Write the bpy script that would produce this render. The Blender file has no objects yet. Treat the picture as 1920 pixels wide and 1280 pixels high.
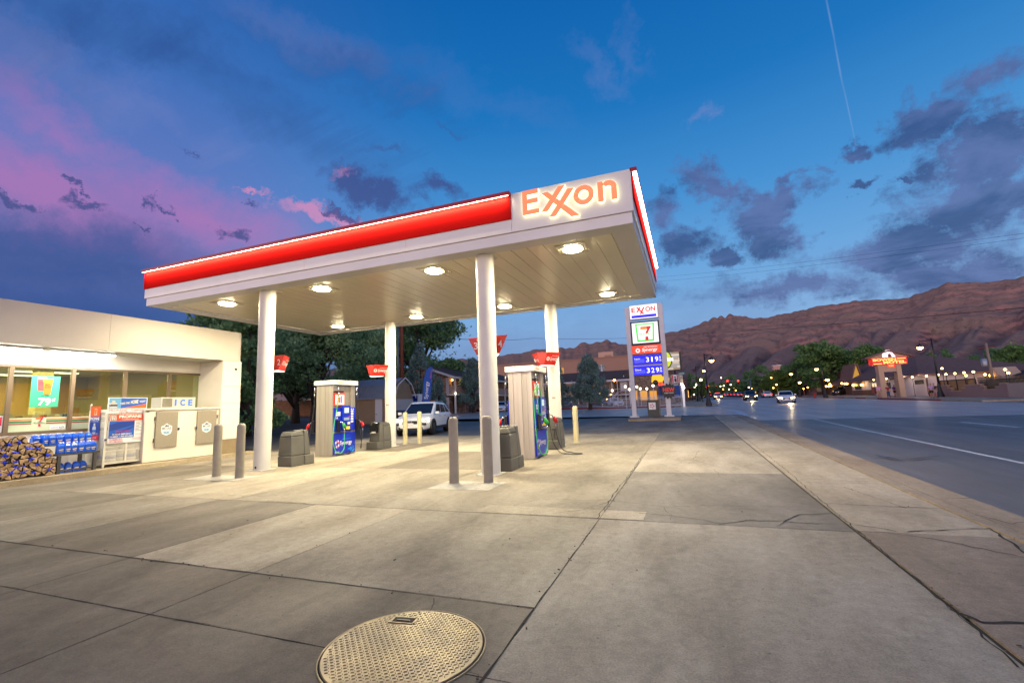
import bpy, bmesh, math, random
from mathutils import Vector, Matrix
from math import sin, cos, pi, radians, sqrt, atan2, hypot

# ---------------------------------------------------------------- camera
sc = bpy.context.scene
C = sc.collection
CAMH = 1.45
M3 = Matrix(((0.9333772, 0.0846868, 0.3487623), (0.3568198, -0.1145707, -0.9271209), (-0.0385570, 0.9897988, -0.1371557)))
cam_data = bpy.data.cameras.new('camera'); cam_data.lens = 16; cam_data.sensor_width = 36
cam_data.clip_start = 0.05; cam_data.clip_end = 9000
cam = bpy.data.objects.new('camera', cam_data); C.objects.link(cam)
mw = M3.to_4x4(); mw.translation = Vector((0, 0, CAMH)); cam.matrix_world = mw
sc.camera = cam
sc.view_settings.view_transform = 'Standard'; sc.view_settings.look = 'None'
sc.view_settings.exposure = 0.0; sc.view_settings.gamma = 1.0
sc.render.engine = 'CYCLES'
sc.cycles.max_bounces = 7; sc.cycles.diffuse_bounces = 4; sc.cycles.glossy_bounces = 3
sc.cycles.transparent_max_bounces = 12; sc.cycles.sample_clamp_indirect = 4.0
sc.cycles.use_denoising = True; sc.cycles.caustics_reflective = False; sc.cycles.caustics_refractive = False

def ray(px, py):                       # direction of a photograph pixel (1920 x 1280) from the camera
    v = M3 @ Vector(((px-960)/853.333, -(py-640)/853.333, -1.0)); return v.normalized()
def gz(x, y):                          # height of the ground: the lot is level, the land beyond climbs a little
    return .0075*max(0, min(y, 200)-8) + .03*max(0, min(-x, 70)-18)
def gp(px, py, lift=0):                # ground point seen at a pixel
    d = ray(px, py); lo, hi = .5, 2000.
    for _ in range(60):
        m = (lo+hi)/2
        if CAMH+d.z*m > gz(d.x*m, d.y*m)+lift: lo = m
        else: hi = m
    return Vector((d.x*lo, d.y*lo, CAMH+d.z*lo))
def onX(px, py, X): d = ray(px, py); t = X/d.x; return Vector((X, d.y*t, CAMH+d.z*t))
def onY(px, py, Y): d = ray(px, py); t = Y/d.y; return Vector((d.x*t, Y, CAMH+d.z*t))
def lin(c): return tuple(((v/255)/12.92 if v/255 <= .04045 else ((v/255+.055)/1.055)**2.4) for v in c[:3])+(1,)

# ---------------------------------------------------------------- sky
world = bpy.data.worlds.new('World'); sc.world = world; world.use_nodes = True
WT = world.node_tree; WT.nodes.clear()
def wn(t, **k):
    n = WT.nodes.new(t)
    for a, b in k.items(): setattr(n, a, b)
    return n
def put(n, i, v):
    if hasattr(v, 'is_output'): WT.links.new(v, n.inputs[i])
    else: n.inputs[i].default_value = v
def mth(op, a, b=None, c=None, clamp=False):
    n = wn('ShaderNodeMath', operation=op); n.use_clamp = clamp; put(n, 0, a)
    if b is not None: put(n, 1, b)
    if c is not None: put(n, 2, c)
    return n.outputs[0]
def sstep(v, a, b):
    n = wn('ShaderNodeMapRange', interpolation_type='SMOOTHSTEP'); put(n, 0, v); put(n, 1, a); put(n, 2, b); put(n, 3, 0.); put(n, 4, 1.)
    return n.outputs[0]
def dotc(v, c):
    n = wn('ShaderNodeVectorMath', operation='DOT_PRODUCT'); put(n, 0, v); n.inputs[1].default_value = c; return n.outputs['Value']
def mixc(f, a, b):
    n = wn('ShaderNodeMix', data_type='RGBA'); put(n, 0, f); put(n, 6, a); put(n, 7, b); return n.outputs[2]
def ramp(v, stops):
    n = wn('ShaderNodeValToRGB'); put(n, 0, v); e = n.color_ramp.elements
    while len(e) < len(stops): e.new(.5)
    for i, (p, c) in enumerate(stops): e[i].position = p; e[i].color = lin(c)
    return n.outputs[0]
def noise(vec, s, det=5, rough=.55, dist=0.):
    n = wn('ShaderNodeTexNoise'); put(n, 'Vector', vec); n.inputs['Scale'].default_value = s; n.inputs['Detail'].default_value = det
    n.inputs['Roughness'].default_value = rough; n.inputs['Distortion'].default_value = dist; return n.outputs[0]
tc = wn('ShaderNodeTexCoord'); D = tc.outputs['Generated']
sp = wn('ShaderNodeSeparateXYZ'); put(sp, 0, D)
dx, dy, dz = sp.outputs
az = mth('ARCTAN2', dx, dy)
right = ramp(dz, [(0, (104, 118, 164)), (.06, (120, 146, 194)), (.16, (130, 174, 222)), (.27, (104, 164, 220)), (.40, (68, 144, 210)), (.56, (26, 116, 190)), (.75, (2, 92, 170)), (1, (2, 70, 140))])
left = ramp(dz, [(0, (30, 62, 116)), (.1, (34, 78, 142)), (.18, (56, 86, 150)), (.28, (100, 112, 176)), (.40, (96, 120, 190)), (.55, (62, 110, 184)), (.72, (26, 90, 166)), (1, (8, 76, 148))])
base = mixc(sstep(az, -.40, -1.1), right, left)
# afterglow added to the unseen sky behind the camera, to brighten ground and hills
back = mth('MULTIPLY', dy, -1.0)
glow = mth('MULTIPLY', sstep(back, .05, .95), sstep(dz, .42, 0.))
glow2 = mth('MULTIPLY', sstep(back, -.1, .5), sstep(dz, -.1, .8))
# cloud layer seen in perspective
den = mth('ADD', mth('MAXIMUM', dz, 0.), .16)
cb = wn('ShaderNodeCombineXYZ'); put(cb, 0, mth('DIVIDE', dx, den)); put(cb, 1, mth('DIVIDE', dy, den)); put(cb, 2, dz)
PV = cb.outputs[0]
n1 = noise(PV, 2.3, 8, .62, .35)
n2 = noise(PV, .9, 6, .6, .5)
wv = wn('ShaderNodeMapping'); put(wv, 0, PV); wv.inputs['Rotation'].default_value = (0, 0, radians(-32)); wv.inputs['Scale'].default_value = (.55, 2.1, 1)
n3 = noise(wv.outputs[0], 1.6, 8, .66, .8)
n4 = noise(D, 34, 8, .68, .3)
nb = mth('ADD', mth('MULTIPLY', n1, .5), mth('MULTIPLY', n4, .5))
wc = wn('ShaderNodeTexNoise'); put(wc, 'Vector', D); wc.inputs['Scale'].default_value = 7.5; wc.inputs['Detail'].default_value = 8; wc.inputs['Roughness'].default_value = .68
wa = wn('ShaderNodeVectorMath', operation='SUBTRACT'); put(wa, 0, wc.outputs['Color']); wa.inputs[1].default_value = (.5, .5, .5)
wb_ = wn('ShaderNodeVectorMath', operation='SCALE'); put(wb_, 0, wa.outputs[0]); wb_.inputs['Scale'].default_value = .20
wd = wn('ShaderNodeVectorMath', operation='ADD'); put(wd, 0, D); put(wd, 1, wb_.outputs[0]); DW = wd.outputs[0]
def blob(px, py, rx, ry, rot, gain=1.9, amp=2.6, ns=None, bias=0., D=DW):
    c = ray(px, py); a = radians(rot)
    p1 = ray(px+rx*cos(a), py+rx*sin(a)); p2 = ray(px-ry*sin(a), py+ry*cos(a))
    t1 = p1-c; t1 -= c*t1.dot(c); t2 = p2-c; t2 -= c*t2.dot(c)
    t2 -= t1*(t2.dot(t1)/t1.length_squared)
    t1, t2 = t1/t1.length_squared, t2/t2.length_squared
    u, v = dotc(D, t1), dotc(D, t2)
    r = mth('SQRT', mth('ADD', mth('MULTIPLY', u, u), mth('MULTIPLY', v, v)))
    m = mth('SUBTRACT', 1.+bias, r)
    m = mth('ADD', m, mth('MULTIPLY', mth('SUBTRACT', ns if ns is not None else nb, .5), amp))
    m = mth('MULTIPLY', m, gain, clamp=True)
    return mth('MULTIPLY', m, mth('GREATER_THAN', dotc(D, c), 0.))
def union(l):
    o = l[0]
    for b in l[1:]: o = mth('MAXIMUM', o, b)
    return o
# soft pink flush on the left, and broad grey-blue veils
pink = union([blob(40, 330, 420, 95, 26, .95, 1.2, n2), blob(400, 420, 330, 75, 14, .95, 1.3, n2), blob(150, 255, 260, 60, 32, .7, 1.2, n3)])
base = mixc(mth('MULTIPLY', pink, .55), base, lin((196, 118, 182)))
pinkc = union([blob(590, 400, 90, 20, 8, 1.6, 2.0), blob(640, 408, 46, 22, 10, 1.6, 1.8), blob(480, 362, 44, 9, 17, 1.6, 1.4), blob(640, 325, 40, 8, -10, 1.3, 1.4)])
base = mixc(mth('MULTIPLY', pinkc, .75), base, lin((214, 142, 186)))
veil = union([blob(330, 100, 420, 70, 25, .9, 3.6, n3), blob(640, 120, 260, 50, 20, .6, 4.2, n3), blob(120, 470, 330, 75, 10, 1.1, 1.6, n2), blob(60, 60, 240, 120, 30, .5, 2.4, n3), blob(500, 210, 300, 60, 27, .6, 3.0, n3), blob(180, 520, 400, 60, 8, .9, 1.4, n2)])
base = mixc(mth('MULTIPLY', veil, .60), base, lin((40, 76, 140)))
wisp = union([blob(240, 190, 300, 60, 28, .7, 3.8, n3), blob(560, 60, 260, 50, 24, .5, 4.2, n3), blob(1140, 130, 110, 34, 48, .55, 3.4), blob(1200, 105, 60, 26, 60, .45, 3.6), blob(1330, 212, 36, 17, 4, .9, 2.2), blob(900, 170, 220, 40, 22, .25, 3., n3)])
base = mixc(mth('MULTIPLY', wisp, .30), base, lin((140, 142, 196)))
hor = union([blob(1300, 600, 260, 70, -4, .7, 2.4, n1), blob(1000, 640, 420, 70, -3, .6, 2.2, n1)])
base = mixc(mth('MULTIPLY', hor, .28), base, lin((90, 96, 150)))
dark = union([blob(1880, 290, 210, 95, -14, 2.2, 3.0), blob(1740, 225, 140, 48, -28, 1.9, 3.0), blob(1840, 385, 230, 70, -6, 1.9, 2.8), blob(1850, 150, 130, 60, -34, 1.5, 3.2), blob(1480, 385, 70, 40, -30, 1.7, 2.8),
              blob(1425, 410, 105, 66, 24, 2.2, 2.6), blob(1340, 350, 80, 40, 20, 1.6, 3.0), blob(1500, 340, 42, 17, -16, 1.6, 2.6), blob(1345, 487, 40, 26, 0, 2., 2.2), blob(1275, 455, 46, 40, 20, 1.7, 3.),
              blob(1250, 400, 40, 40, 30, 1.3, 3.), blob(1580, 295, 40, 23, -8, 2.0, 2.2), blob(1612, 353, 34, 14, -10, 2., 2.2), blob(1702, 340, 22, 9, -4, 2., 2.), blob(1240, 535, 40, 20, 10, 1., 3.),
              blob(1690, 470, 290, 58, -5, 1.8, 2.2), blob(1480, 550, 230, 44, -4, 1.5, 2.2), blob(1790, 520, 290, 56, -4, 1.6, 1.6), blob(1300, 430, 70, 20, 40, .9, 3.)])
darkl = union([blob(690, 352, 100, 36, 16, 1.7, 2.6), blob(640, 395, 40, 13, 12, 1.8, 2.2), blob(810, 365, 70, 28, 14, 1.2, 2.8), blob(440, 437, 30, 15, 16, 1.7, 2.), blob(140, 351, 22, 9, 14, 2., 1.8), blob(150, 383, 46, 13, 15, 1.8, 2.2),
               blob(18, 372, 34, 13, 22, 1.8, 1.8), blob(255, 390, 17, 12, 30, 1.5, 2.2), blob(290, 386, 36, 8, 16, 1.6, 2.2), blob(238, 436, 14, 5, 8, 1.6, 1.8), blob(310, 395, 20, 7, 20, 1.3, 2.), blob(332, 420, 13, 6, 24, 1.3, 2.), blob(612, 396, 24, 8, 12, 1.8, 1.8), blob(465, 385, 20, 9, 10, 1.2, 2.), blob(350, 285, 24, 6, 8, .8, 2.), blob(715, 268, 50, 12, 0, .6, 2.6), blob(850, 235, 44, 12, 30, .5, 2.6)])
shade = mixc(sstep(n1, .40, .66), lin((92, 110, 164)), lin((50, 73, 126)))
base = mixc(mth('MULTIPLY', dark, .86), base, shade)
base = mixc(mth('MULTIPLY', darkl, .84), base, lin((62, 78, 138)))
trail = union([blob(1557, 38, 60, 2.4, 78.7, 1.0, 1.2, n1, .2, D), blob(1572, 118, 60, 2.2, 79.5, 1.0, 1.2, n1, .2, D), blob(1591, 207, 66, 1.8, 78., .9, 1.2, n1, .2, D)])
base = mixc(mth('MULTIPLY', trail, .30), base, lin((150, 178, 222)))
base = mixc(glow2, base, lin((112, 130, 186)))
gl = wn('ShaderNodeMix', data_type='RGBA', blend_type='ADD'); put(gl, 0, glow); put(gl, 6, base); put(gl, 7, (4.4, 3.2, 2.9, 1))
# a trace of the physical twilight sky under it all
nis = wn('ShaderNodeTexSky', sky_type='NISHITA'); nis.sun_disc = False; nis.sun_elevation = radians(1.0); nis.sun_rotation = radians(235)
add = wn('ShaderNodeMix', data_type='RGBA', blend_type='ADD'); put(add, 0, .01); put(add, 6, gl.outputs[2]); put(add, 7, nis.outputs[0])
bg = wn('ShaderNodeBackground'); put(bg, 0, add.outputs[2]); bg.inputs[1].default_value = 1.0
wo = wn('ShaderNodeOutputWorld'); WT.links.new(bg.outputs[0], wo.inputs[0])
world.cycles.sampling_method = 'MANUAL'; world.cycles.sample_map_resolution = 512

# last light of the set sun: low, wide and faint
sl = bpy.data.lights.new('sun', 'SUN'); sl.energy = .28; sl.angle = radians(30); sl.color = (1, .80, .80)
so = bpy.data.objects.new('sun', sl); C.objects.link(so)
so.rotation_euler = Vector((.80, .55, -.22)).to_track_quat('-Z', 'Y').to_euler()

# ---------------------------------------------------------------- materials
MATS = {}
def mat(name, rgb, rough=.55, metal=0., var=.0, vs=3., bump=.0, bs=40., spec=.5, var2=None, coat=0.):
    "plain painted / stone / plastic surface; var mixes towards var2 (or a darker tone) with noise in world space"
    if name in MATS: return MATS[name]
    m = bpy.data.materials.new(name); m.use_nodes = True; t = m.node_tree; b = t.nodes['Principled BSDF']
    col = lin(rgb); b.inputs['Base Color'].default_value = col; b.inputs['Roughness'].default_value = rough; b.inputs['Metallic'].default_value = metal
    b.inputs['Specular IOR Level'].default_value = spec; b.inputs['Coat Weight'].default_value = coat
    g = t.nodes.new('ShaderNodeNewGeometry')
    if var > 0:
        n = t.nodes.new('ShaderNodeTexNoise'); n.inputs['Scale'].default_value = vs; n.inputs['Detail'].default_value = 6; n.inputs['Roughness'].default_value = .62
        t.links.new(g.outputs['Position'], n.inputs['Vector'])
        r = t.nodes.new('ShaderNodeMapRange'); r.inputs[1].default_value = .33; r.inputs[2].default_value = .68; t.links.new(n.outputs[0], r.inputs[0])
        x = t.nodes.new('ShaderNodeMix'); x.data_type = 'RGBA'; t.links.new(r.outputs[0], x.inputs[0]); x.inputs[6].default_value = col
        x.inputs[7].default_value = lin(var2) if var2 else tuple(c*(1-var) for c in col[:3])+(1,)
        t.links.new(x.outputs[2], b.inputs['Base Color'])
    if bump > 0:
        n = t.nodes.new('ShaderNodeTexNoise'); n.inputs['Scale'].default_value = bs; n.inputs['Detail'].default_value = 4
        t.links.new(g.outputs['Position'], n.inputs['Vector'])
        p = t.nodes.new('ShaderNodeBump'); p.inputs['Strength'].default_value = bump; p.inputs['Distance'].default_value = .02
        t.links.new(n.outputs[0], p.inputs['Height']); t.links.new(p.outputs[0], b.inputs['Normal'])
    MATS[name] = m; return m
def emat(name, rgb, s):
    if name in MATS: return MATS[name]
    m = bpy.data.materials.new(name); m.use_nodes = True; b = m.node_tree.nodes['Principled BSDF']
    b.inputs['Base Color'].default_value = tuple(.5*c for c in lin(rgb)[:3])+(1,); b.inputs['Emission Color'].default_value = lin(rgb); b.inputs['Emission Strength'].default_value = s
    b.inputs['Roughness'].default_value = .4; MATS[name] = m; return m
def glass(name, tint=(200, 215, 205), refl=.12, rough=.02):
    if name in MATS: return MATS[name]
    m = bpy.data.materials.new(name); m.use_nodes = True; t = m.node_tree; t.nodes.clear()
    tr = t.nodes.new('ShaderNodeBsdfTransparent'); tr.inputs[0].default_value = lin(tint)
    gl = t.nodes.new('ShaderNodeBsdfGlossy'); gl.inputs['Roughness'].default_value = rough
    fr = t.nodes.new('ShaderNodeFresnel'); fr.inputs[0].default_value = 1.45
    ad = t.nodes.new('ShaderNodeMath'); ad.operation = 'MULTIPLY_ADD'; t.links.new(fr.outputs[0], ad.inputs[0]); ad.inputs[1].default_value = .5; ad.inputs[2].default_value = refl*.2; ad.use_clamp = True
    mx = t.nodes.new('ShaderNodeMixShader'); t.links.new(ad.outputs[0], mx.inputs[0]); t.links.new(tr.outputs[0], mx.inputs[1]); t.links.new(gl.outputs[0], mx.inputs[2])
    o = t.nodes.new('ShaderNodeOutputMaterial'); t.links.new(mx.outputs[0], o.inputs[0]); MATS[name] = m; return m
def node_mat(name, fn):
    if name in MATS: return MATS[name]
    m = bpy.data.materials.new(name); m.use_nodes = True; t = m.node_tree; b = t.nodes['Principled BSDF']
    g = t.nodes.new('ShaderNodeNewGeometry').outputs['Position']
    def N(kind, **k):
        n = t.nodes.new(kind)
        for a, v in k.items():
            if a in ('ins',):
                for i, x in v.items():
                    if hasattr(x, 'is_output'): t.links.new(x, n.inputs[i])
                    else: n.inputs[i].default_value = x
            else: setattr(n, a, v)
        return n
    fn(t, b, g, N); MATS[name] = m; return m
def nz(N, g, scale, det=6, rough=.6, dist=0.):
    return N('ShaderNodeTexNoise', ins={'Vector': g, 'Scale': scale, 'Detail': det, 'Roughness': rough, 'Distortion': dist}).outputs[0]
def mr(N, v, a, b, c=0., d=1.):
    return N('ShaderNodeMapRange', ins={0: v, 1: a, 2: b, 3: c, 4: d}).outputs[0]
def mx(N, f, a, b, mode='MIX'):
    return N('ShaderNodeMix', data_type='RGBA', blend_type=mode, ins={0: f, 6: a, 7: b}).outputs[2]
def concrete(name, rgb, dark, rough=.6):
    def f(t, b, g, N):
        mp = N('ShaderNodeMapping', ins={0: g, 'Scale': (1.0, .45, 1)}).outputs[0]
        a = mr(N, nz(N, mp, .9, 7, .62, .4), .36, .66)
        c = mx(N, a, lin(rgb), lin(dark))
        st = mr(N, nz(N, mp, 3.1, 8, .7, .8), .53, .74, 0., .55)
        c = mx(N, st, c, tuple(x*.62 for x in lin(dark)[:3])+(1,))
        bl = mr(N, nz(N, g, 11, 6, .72, .3), .30, .70, .80, 1.2)
        fine = N('ShaderNodeMath', operation='MULTIPLY', ins={0: mr(N, nz(N, g, 75, 4, .85), .3, .7, .62, 1.38), 1: bl}).outputs[0]
        c = N('ShaderNodeVectorMath', operation='SCALE', ins={0: c, 'Scale': fine}).outputs[0]
        sp = mr(N, nz(N, g, 21, 2, .5), .70, .76, 0., .5)       # small dark spots of old gum and oil
        c = mx(N, sp, c, (.03, .026, .022, 1))
        t.links.new(c, b.inputs['Base Color'])
        t.links.new(mr(N, a, 0, 1, rough, rough+.2), b.inputs['Roughness'])
        h = N('ShaderNodeMath', operation='ADD', ins={0: nz(N, g, 160, 3, .7), 1: nz(N, g, 9, 4, .6)}).outputs[0]
        bp = N('ShaderNodeBump', ins={'Strength': .28, 'Distance': .006, 'Height': h}); t.links.new(bp.outputs[0], b.inputs['Normal'])
        b.inputs['Specular IOR Level'].default_value = .35
    return node_mat(name, f)
def asphalt(name, rgb, rgb2, rough=.5):
    def f(t, b, g, N):
        mp = N('ShaderNodeMapping', ins={0: g, 'Scale': (1.0, .12, 1)}).outputs[0]
        c = mx(N, mr(N, nz(N, mp, .8, 6, .6, .3), .35, .68), lin(rgb), lin(rgb2))
        c = mx(N, mr(N, nz(N, g, .25, 5, .6), .45, .7, 0., .5), c, tuple(x*.7 for x in lin(rgb)[:3])+(1,))
        fine = mr(N, nz(N, g, 170, 2, .8), .3, .75, .6, 1.5)
        c = N('ShaderNodeVectorMath', operation='SCALE', ins={0: c, 'Scale': fine}).outputs[0]
        t.links.new(c, b.inputs['Base Color'])
        t.links.new(mr(N, nz(N, mp, 1.3, 5), .3, .7, rough-.08, rough+.1), b.inputs['Roughness'])
        bp = N('ShaderNodeBump', ins={'Strength': .35, 'Distance': .008, 'Height': nz(N, g, 120, 3, .7)}); t.links.new(bp.outputs[0], b.inputs['Normal'])
    return node_mat(name, f)

# ---------------------------------------------------------------- mesh builder
def woff(o):
    v = Vector((0, 0, 0))
    while o is not None: v += o.location; o = o.parent
    return v
class MB:
    def __init__(s): s.b = bmesh.new(); s.mi = 0
    def face(s, pts):
        vs = [s.b.verts.new(p) for p in pts]
        try: f = s.b.faces.new(vs); f.material_index = s.mi; return f
        except ValueError: return None
    def box(s, x0, x1, y0, y1, z0, z1): return s.hexa([(x0, y0, z0), (x1, y0, z0), (x1, y1, z0), (x0, y1, z0)], [(x0, y0, z1), (x1, y0, z1), (x1, y1, z1), (x0, y1, z1)])
    def hexa(s, lo, hi):
        L = [s.b.verts.new(p) for p in lo]; H = [s.b.verts.new(p) for p in hi]; n = len(L); fs = [s.b.faces.new(L[::-1]), s.b.faces.new(H)]
        for i in range(n): fs.append(s.b.faces.new((L[i], L[(i+1) % n], H[(i+1) % n], H[i])))
        for f in fs: f.material_index = s.mi
        return s
    def obox(s, c, size, rz=0., rx=0., ry=0.):
        R = Matrix.Rotation(rz, 3, 'Z') @ Matrix.Rotation(ry, 3, 'Y') @ Matrix.Rotation(rx, 3, 'X'); c = Vector(c); a, b, d = size[0]/2, size[1]/2, size[2]/2
        q = [(-a, -b), (a, -b), (a, b), (-a, b)]
        return s.hexa([c+R @ Vector((x, y, -d)) for x, y in q], [c+R @ Vector((x, y, d)) for x, y in q])
    def prism(s, pts, vec):
        v = Vector(vec); pts = [Vector(p) for p in pts]; return s.hexa(pts, [p+v for p in pts])
    def tube(s, pts, r, n=8, cap=True):
        pts = [Vector(p) for p in pts]; rings = []; rr = r if isinstance(r, (list, tuple)) else [r]*len(pts); up = None
        for i, p in enumerate(pts):
            d = (pts[min(i+1, len(pts)-1)]-pts[max(i-1, 0)])
            d = d.normalized() if d.length > 1e-9 else Vector((0, 0, 1))
            if up is None: up = Vector((0, 0, 1)) if abs(d.z) < .9 else Vector((1, 0, 0))
            a = d.cross(up)
            if a.length < 1e-4: a = d.cross(Vector((0, 1, 0.3)))
            a.normalize(); b2 = a.cross(d).normalized(); up = b2
            rings.append([s.b.verts.new(p+(a*cos(2*pi*k/n)+b2*sin(2*pi*k/n))*rr[i]) for k in range(n)])
        for A, B in zip(rings, rings[1:]):
            for k in range(n):
                f = s.b.faces.new((A[k], A[(k+1) % n], B[(k+1) % n], B[k])); f.material_index = s.mi; f.smooth = True
        if cap:
            for R in (rings[0][::-1], rings[-1]):
                f = s.b.faces.new(R); f.material_index = s.mi
        return s
    def cyl(s, p0, p1, r, n=16): return s.tube([p0, p1], r, n)
    def lathe(s, prof, c=(0, 0, 0), n=24, axis='z'):
        c = Vector(c); rings = []
        for r, z in prof:
            R = []
            for k in range(n):
                a = 2*pi*k/n; x, y = r*cos(a), r*sin(a)
                v = {'z': (x, y, z), 'y': (x, z, y), 'x': (z, x, y)}[axis]; R.append(s.b.verts.new(c+Vector(v)))
            rings.append(R)
        for A, B in zip(rings, rings[1:]):
            for k in range(n):
                f = s.b.faces.new((A[k], A[(k+1) % n], B[(k+1) % n], B[k])); f.material_index = s.mi; f.smooth = True
        for R in (rings[0][::-1], rings[-1]):
            f = s.b.faces.new(R); f.material_index = s.mi
        return s
    def ball(s, c, r, n=12, sc=(1, 1, 1)):
        m = max(4, n//2); return s.lathe_s([(sin(pi*i/m)*r+1e-4, -cos(pi*i/m)*r) for i in range(m+1)], c, n, sc)
    def lathe_s(s, prof, c, n, scl):
        v0 = len(s.b.verts); s.lathe(prof, (0, 0, 0), n); s.b.verts.ensure_lookup_table()
        for v in s.b.verts[v0:]: v.co = Vector((v.co.x*scl[0], v.co.y*scl[1], v.co.z*scl[2]))+Vector(c)
        return s
    def panel(s, O, U, V, w, h, t=.01):
        "flat board: lower-left corner O, unit directions U (right) and V (up), thickness t behind its face"
        O, U, V = Vector(O), Vector(U).normalized(), Vector(V).normalized(); n = U.cross(V)
        q = [O, O+U*w, O+U*w+V*h, O+V*h]; return s.hexa([p-n*t for p in q], q)
    def poly(s, O, U, V, pts):
        O, U, V = Vector(O), Vector(U), Vector(V); return s.face([O+U*x+V*y for x, y in pts])
    def rot(s, R, c=(0, 0, 0), start=0):
        s.b.verts.ensure_lookup_table(); c = Vector(c)
        for v in s.b.verts[start:]: v.co = c+R @ (v.co-c)
        return s
    def text(s, body, O, U, V, w, h, bold=.0, shear=0., arch=0.):
        "lettering stretched into the rectangle O, w along U, h along V"
        key = (body, bold, shear)
        if key not in TXT:
            cu = bpy.data.curves.new('t', 'FONT'); cu.body = body; cu.offset = bold; cu.shear = shear; cu.resolution_u = 3; cu.fill_mode = 'FRONT'
            o = bpy.data.objects.new('t', cu); C.objects.link(o); bpy.context.view_layer.update()
            me = bpy.data.meshes.new_from_object(o.evaluated_get(bpy.context.evaluated_depsgraph_get()))
            TXT[key] = ([v.co.copy() for v in me.vertices], [tuple(p.vertices) for p in me.polygons])
            bpy.data.objects.remove(o); bpy.data.curves.remove(cu); bpy.data.meshes.remove(me)
        vs, ps = TXT[key]
        x0 = min(v.x for v in vs); x1 = max(v.x for v in vs); y0 = min(v.y for v in vs); y1 = max(v.y for v in vs)
        O, U, V = Vector(O), Vector(U).normalized(), Vector(V).normalized(); nv = []
        for v in vs:
            a, b = (v.x-x0)/(x1-x0), (v.y-y0)/(y1-y0); nv.append(s.b.verts.new(O+U*(a*w)+V*(b*h+arch*(1-(2*a-1)**2))))
        for p in ps:
            try: f = s.b.faces.new([nv[i] for i in p]); f.material_index = s.mi
            except ValueError: pass
        return s
    def build(s, name, mats, parent=None, local=False, smooth=False, bevel=0., seg=2, kind=None, fixn=True, angle=35):
        if fixn: bmesh.ops.recalc_face_normals(s.b, faces=s.b.faces[:])
        if bevel > 0:
            es = [e for e in s.b.edges if len(e.link_faces) == 2 and e.calc_face_angle(0) > radians(angle)]
            bmesh.ops.bevel(s.b, geom=es, offset=bevel, segments=seg, affect='EDGES', profile=.6, clamp_overlap=True)
        me = bpy.data.meshes.new(name)
        if parent is not None and not local:
            off = woff(parent)
            for v in s.b.verts: v.co -= off
        if smooth:
            for f in s.b.faces: f.smooth = True
        s.b.to_mesh(me); s.b.free()
        for m in (mats if isinstance(mats, (list, tuple)) else [mats]): me.materials.append(m)
        if smooth and smooth != 1: me.set_sharp_from_angle(angle=radians(smooth))
        o = bpy.data.objects.new(name, me); C.objects.link(o)
        if parent is not None: o.parent = parent
        if kind: o['kind'] = kind
        return o
TXT = {}
def tag(o, label, cat, group=None, kind=None):
    o['label'] = label; o['category'] = cat
    if group: o['group'] = group
    if kind: o['kind'] = kind
    return o
def thing(name, label, cat, loc=(0, 0, 0), rz=0., group=None):
    o = bpy.data.objects.new(name, None); C.objects.link(o); o.location = loc; o.rotation_euler = (0, 0, rz); o.empty_display_size = .2
    return tag(o, label, cat, group)
def copy_tree(o, parent=None):
    c = o.copy(); C.objects.link(c)
    if parent is not None: c.parent = parent
    for ch in list(o.children): copy_tree(ch, c)
    return c
def dup(o, loc, label, rz=None, scale=None):
    c = copy_tree(o); c.location = loc; c['label'] = label
    if rz is not None: c.rotation_euler = (0, 0, rz)
    if scale is not None: c.scale = scale if isinstance(scale, (tuple, list)) else (scale,)*3
    return c
def lamp(name, kind, loc, energy, color, parent=None, size=.2, size_y=None, direction=(0, 0, -1), spread=pi, shape='DISK', blend=.3, cone=pi/2, r=.05):
    l = bpy.data.lights.new(name, kind); l.energy = energy; l.color = color
    if kind == 'AREA':
        l.shape = shape; l.size = size; l.spread = spread
        if size_y: l.size_y = size_y
    elif kind == 'SPOT': l.spot_size = cone; l.spot_blend = blend; l.shadow_soft_size = r
    else: l.shadow_soft_size = r
    o = bpy.data.objects.new(name, l); C.objects.link(o); o.rotation_euler = Vector(direction).to_track_quat('-Z', 'Y').to_euler()
    if parent is not None: o.parent = parent; o.location = Vector(loc)-woff(parent)
    else: o.location = loc
    return o
X_, Y_, Z_ = Vector((1, 0, 0)), Vector((0, 1, 0)), Vector((0, 0, 1))
# ================================================================ GROUND
rnd = random.Random(7)
M_ASPH = asphalt('asphalt', (88, 82, 78), (102, 95, 90), .44)
M_ASPH2 = asphalt('asphalt_lot', (84, 80, 76), (66, 63, 60), .55)
M_CON = [concrete('concrete_mid', (146, 136, 120), (116, 107, 93)), concrete('concrete_light', (164, 153, 134), (136, 125, 107)),
         concrete('concrete_dark', (114, 104, 90), (94, 86, 74)), concrete('concrete_old', (118, 110, 98), (94, 87, 77)), concrete('concrete_pale', (172, 167, 157), (148, 142, 132))]
M_WALK = concrete('sidewalk_concrete', (160, 147, 127), (132, 121, 103))
M_WALK2 = concrete('sidewalk_patch', (136, 121, 103), (110, 98, 84))
M_KERB = concrete('kerb_concrete', (150, 134, 112), (124, 108, 90))
M_DARK = mat('joint_dark', (34, 31, 28), .9)  # even dark colour of the joint bed, cover gap and handle recess
M_PAINTW = mat('road_paint_white', (205, 207, 210), .6, var=.35, vs=6)
M_PAINTY = mat('road_paint_yellow', (196, 150, 60), .6, var=.3, vs=6)
M_REDK = mat('red_kerb_paint', (140, 45, 42), .6, var=.35, vs=4)
M_DIRT = mat('gravel_bed', (120, 106, 88), .9, var=.4, vs=2, bump=.5, bs=30)
def struct(o, kind='structure'): o['kind'] = kind; return o
b = MB()
XS = [-3000, -700, -300, -120, -70, -18, 0, 30, 120, 400, 1200, 4000]; YS = [-300, -60, 8, 60, 200, 600, 1500, 4000]
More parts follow.
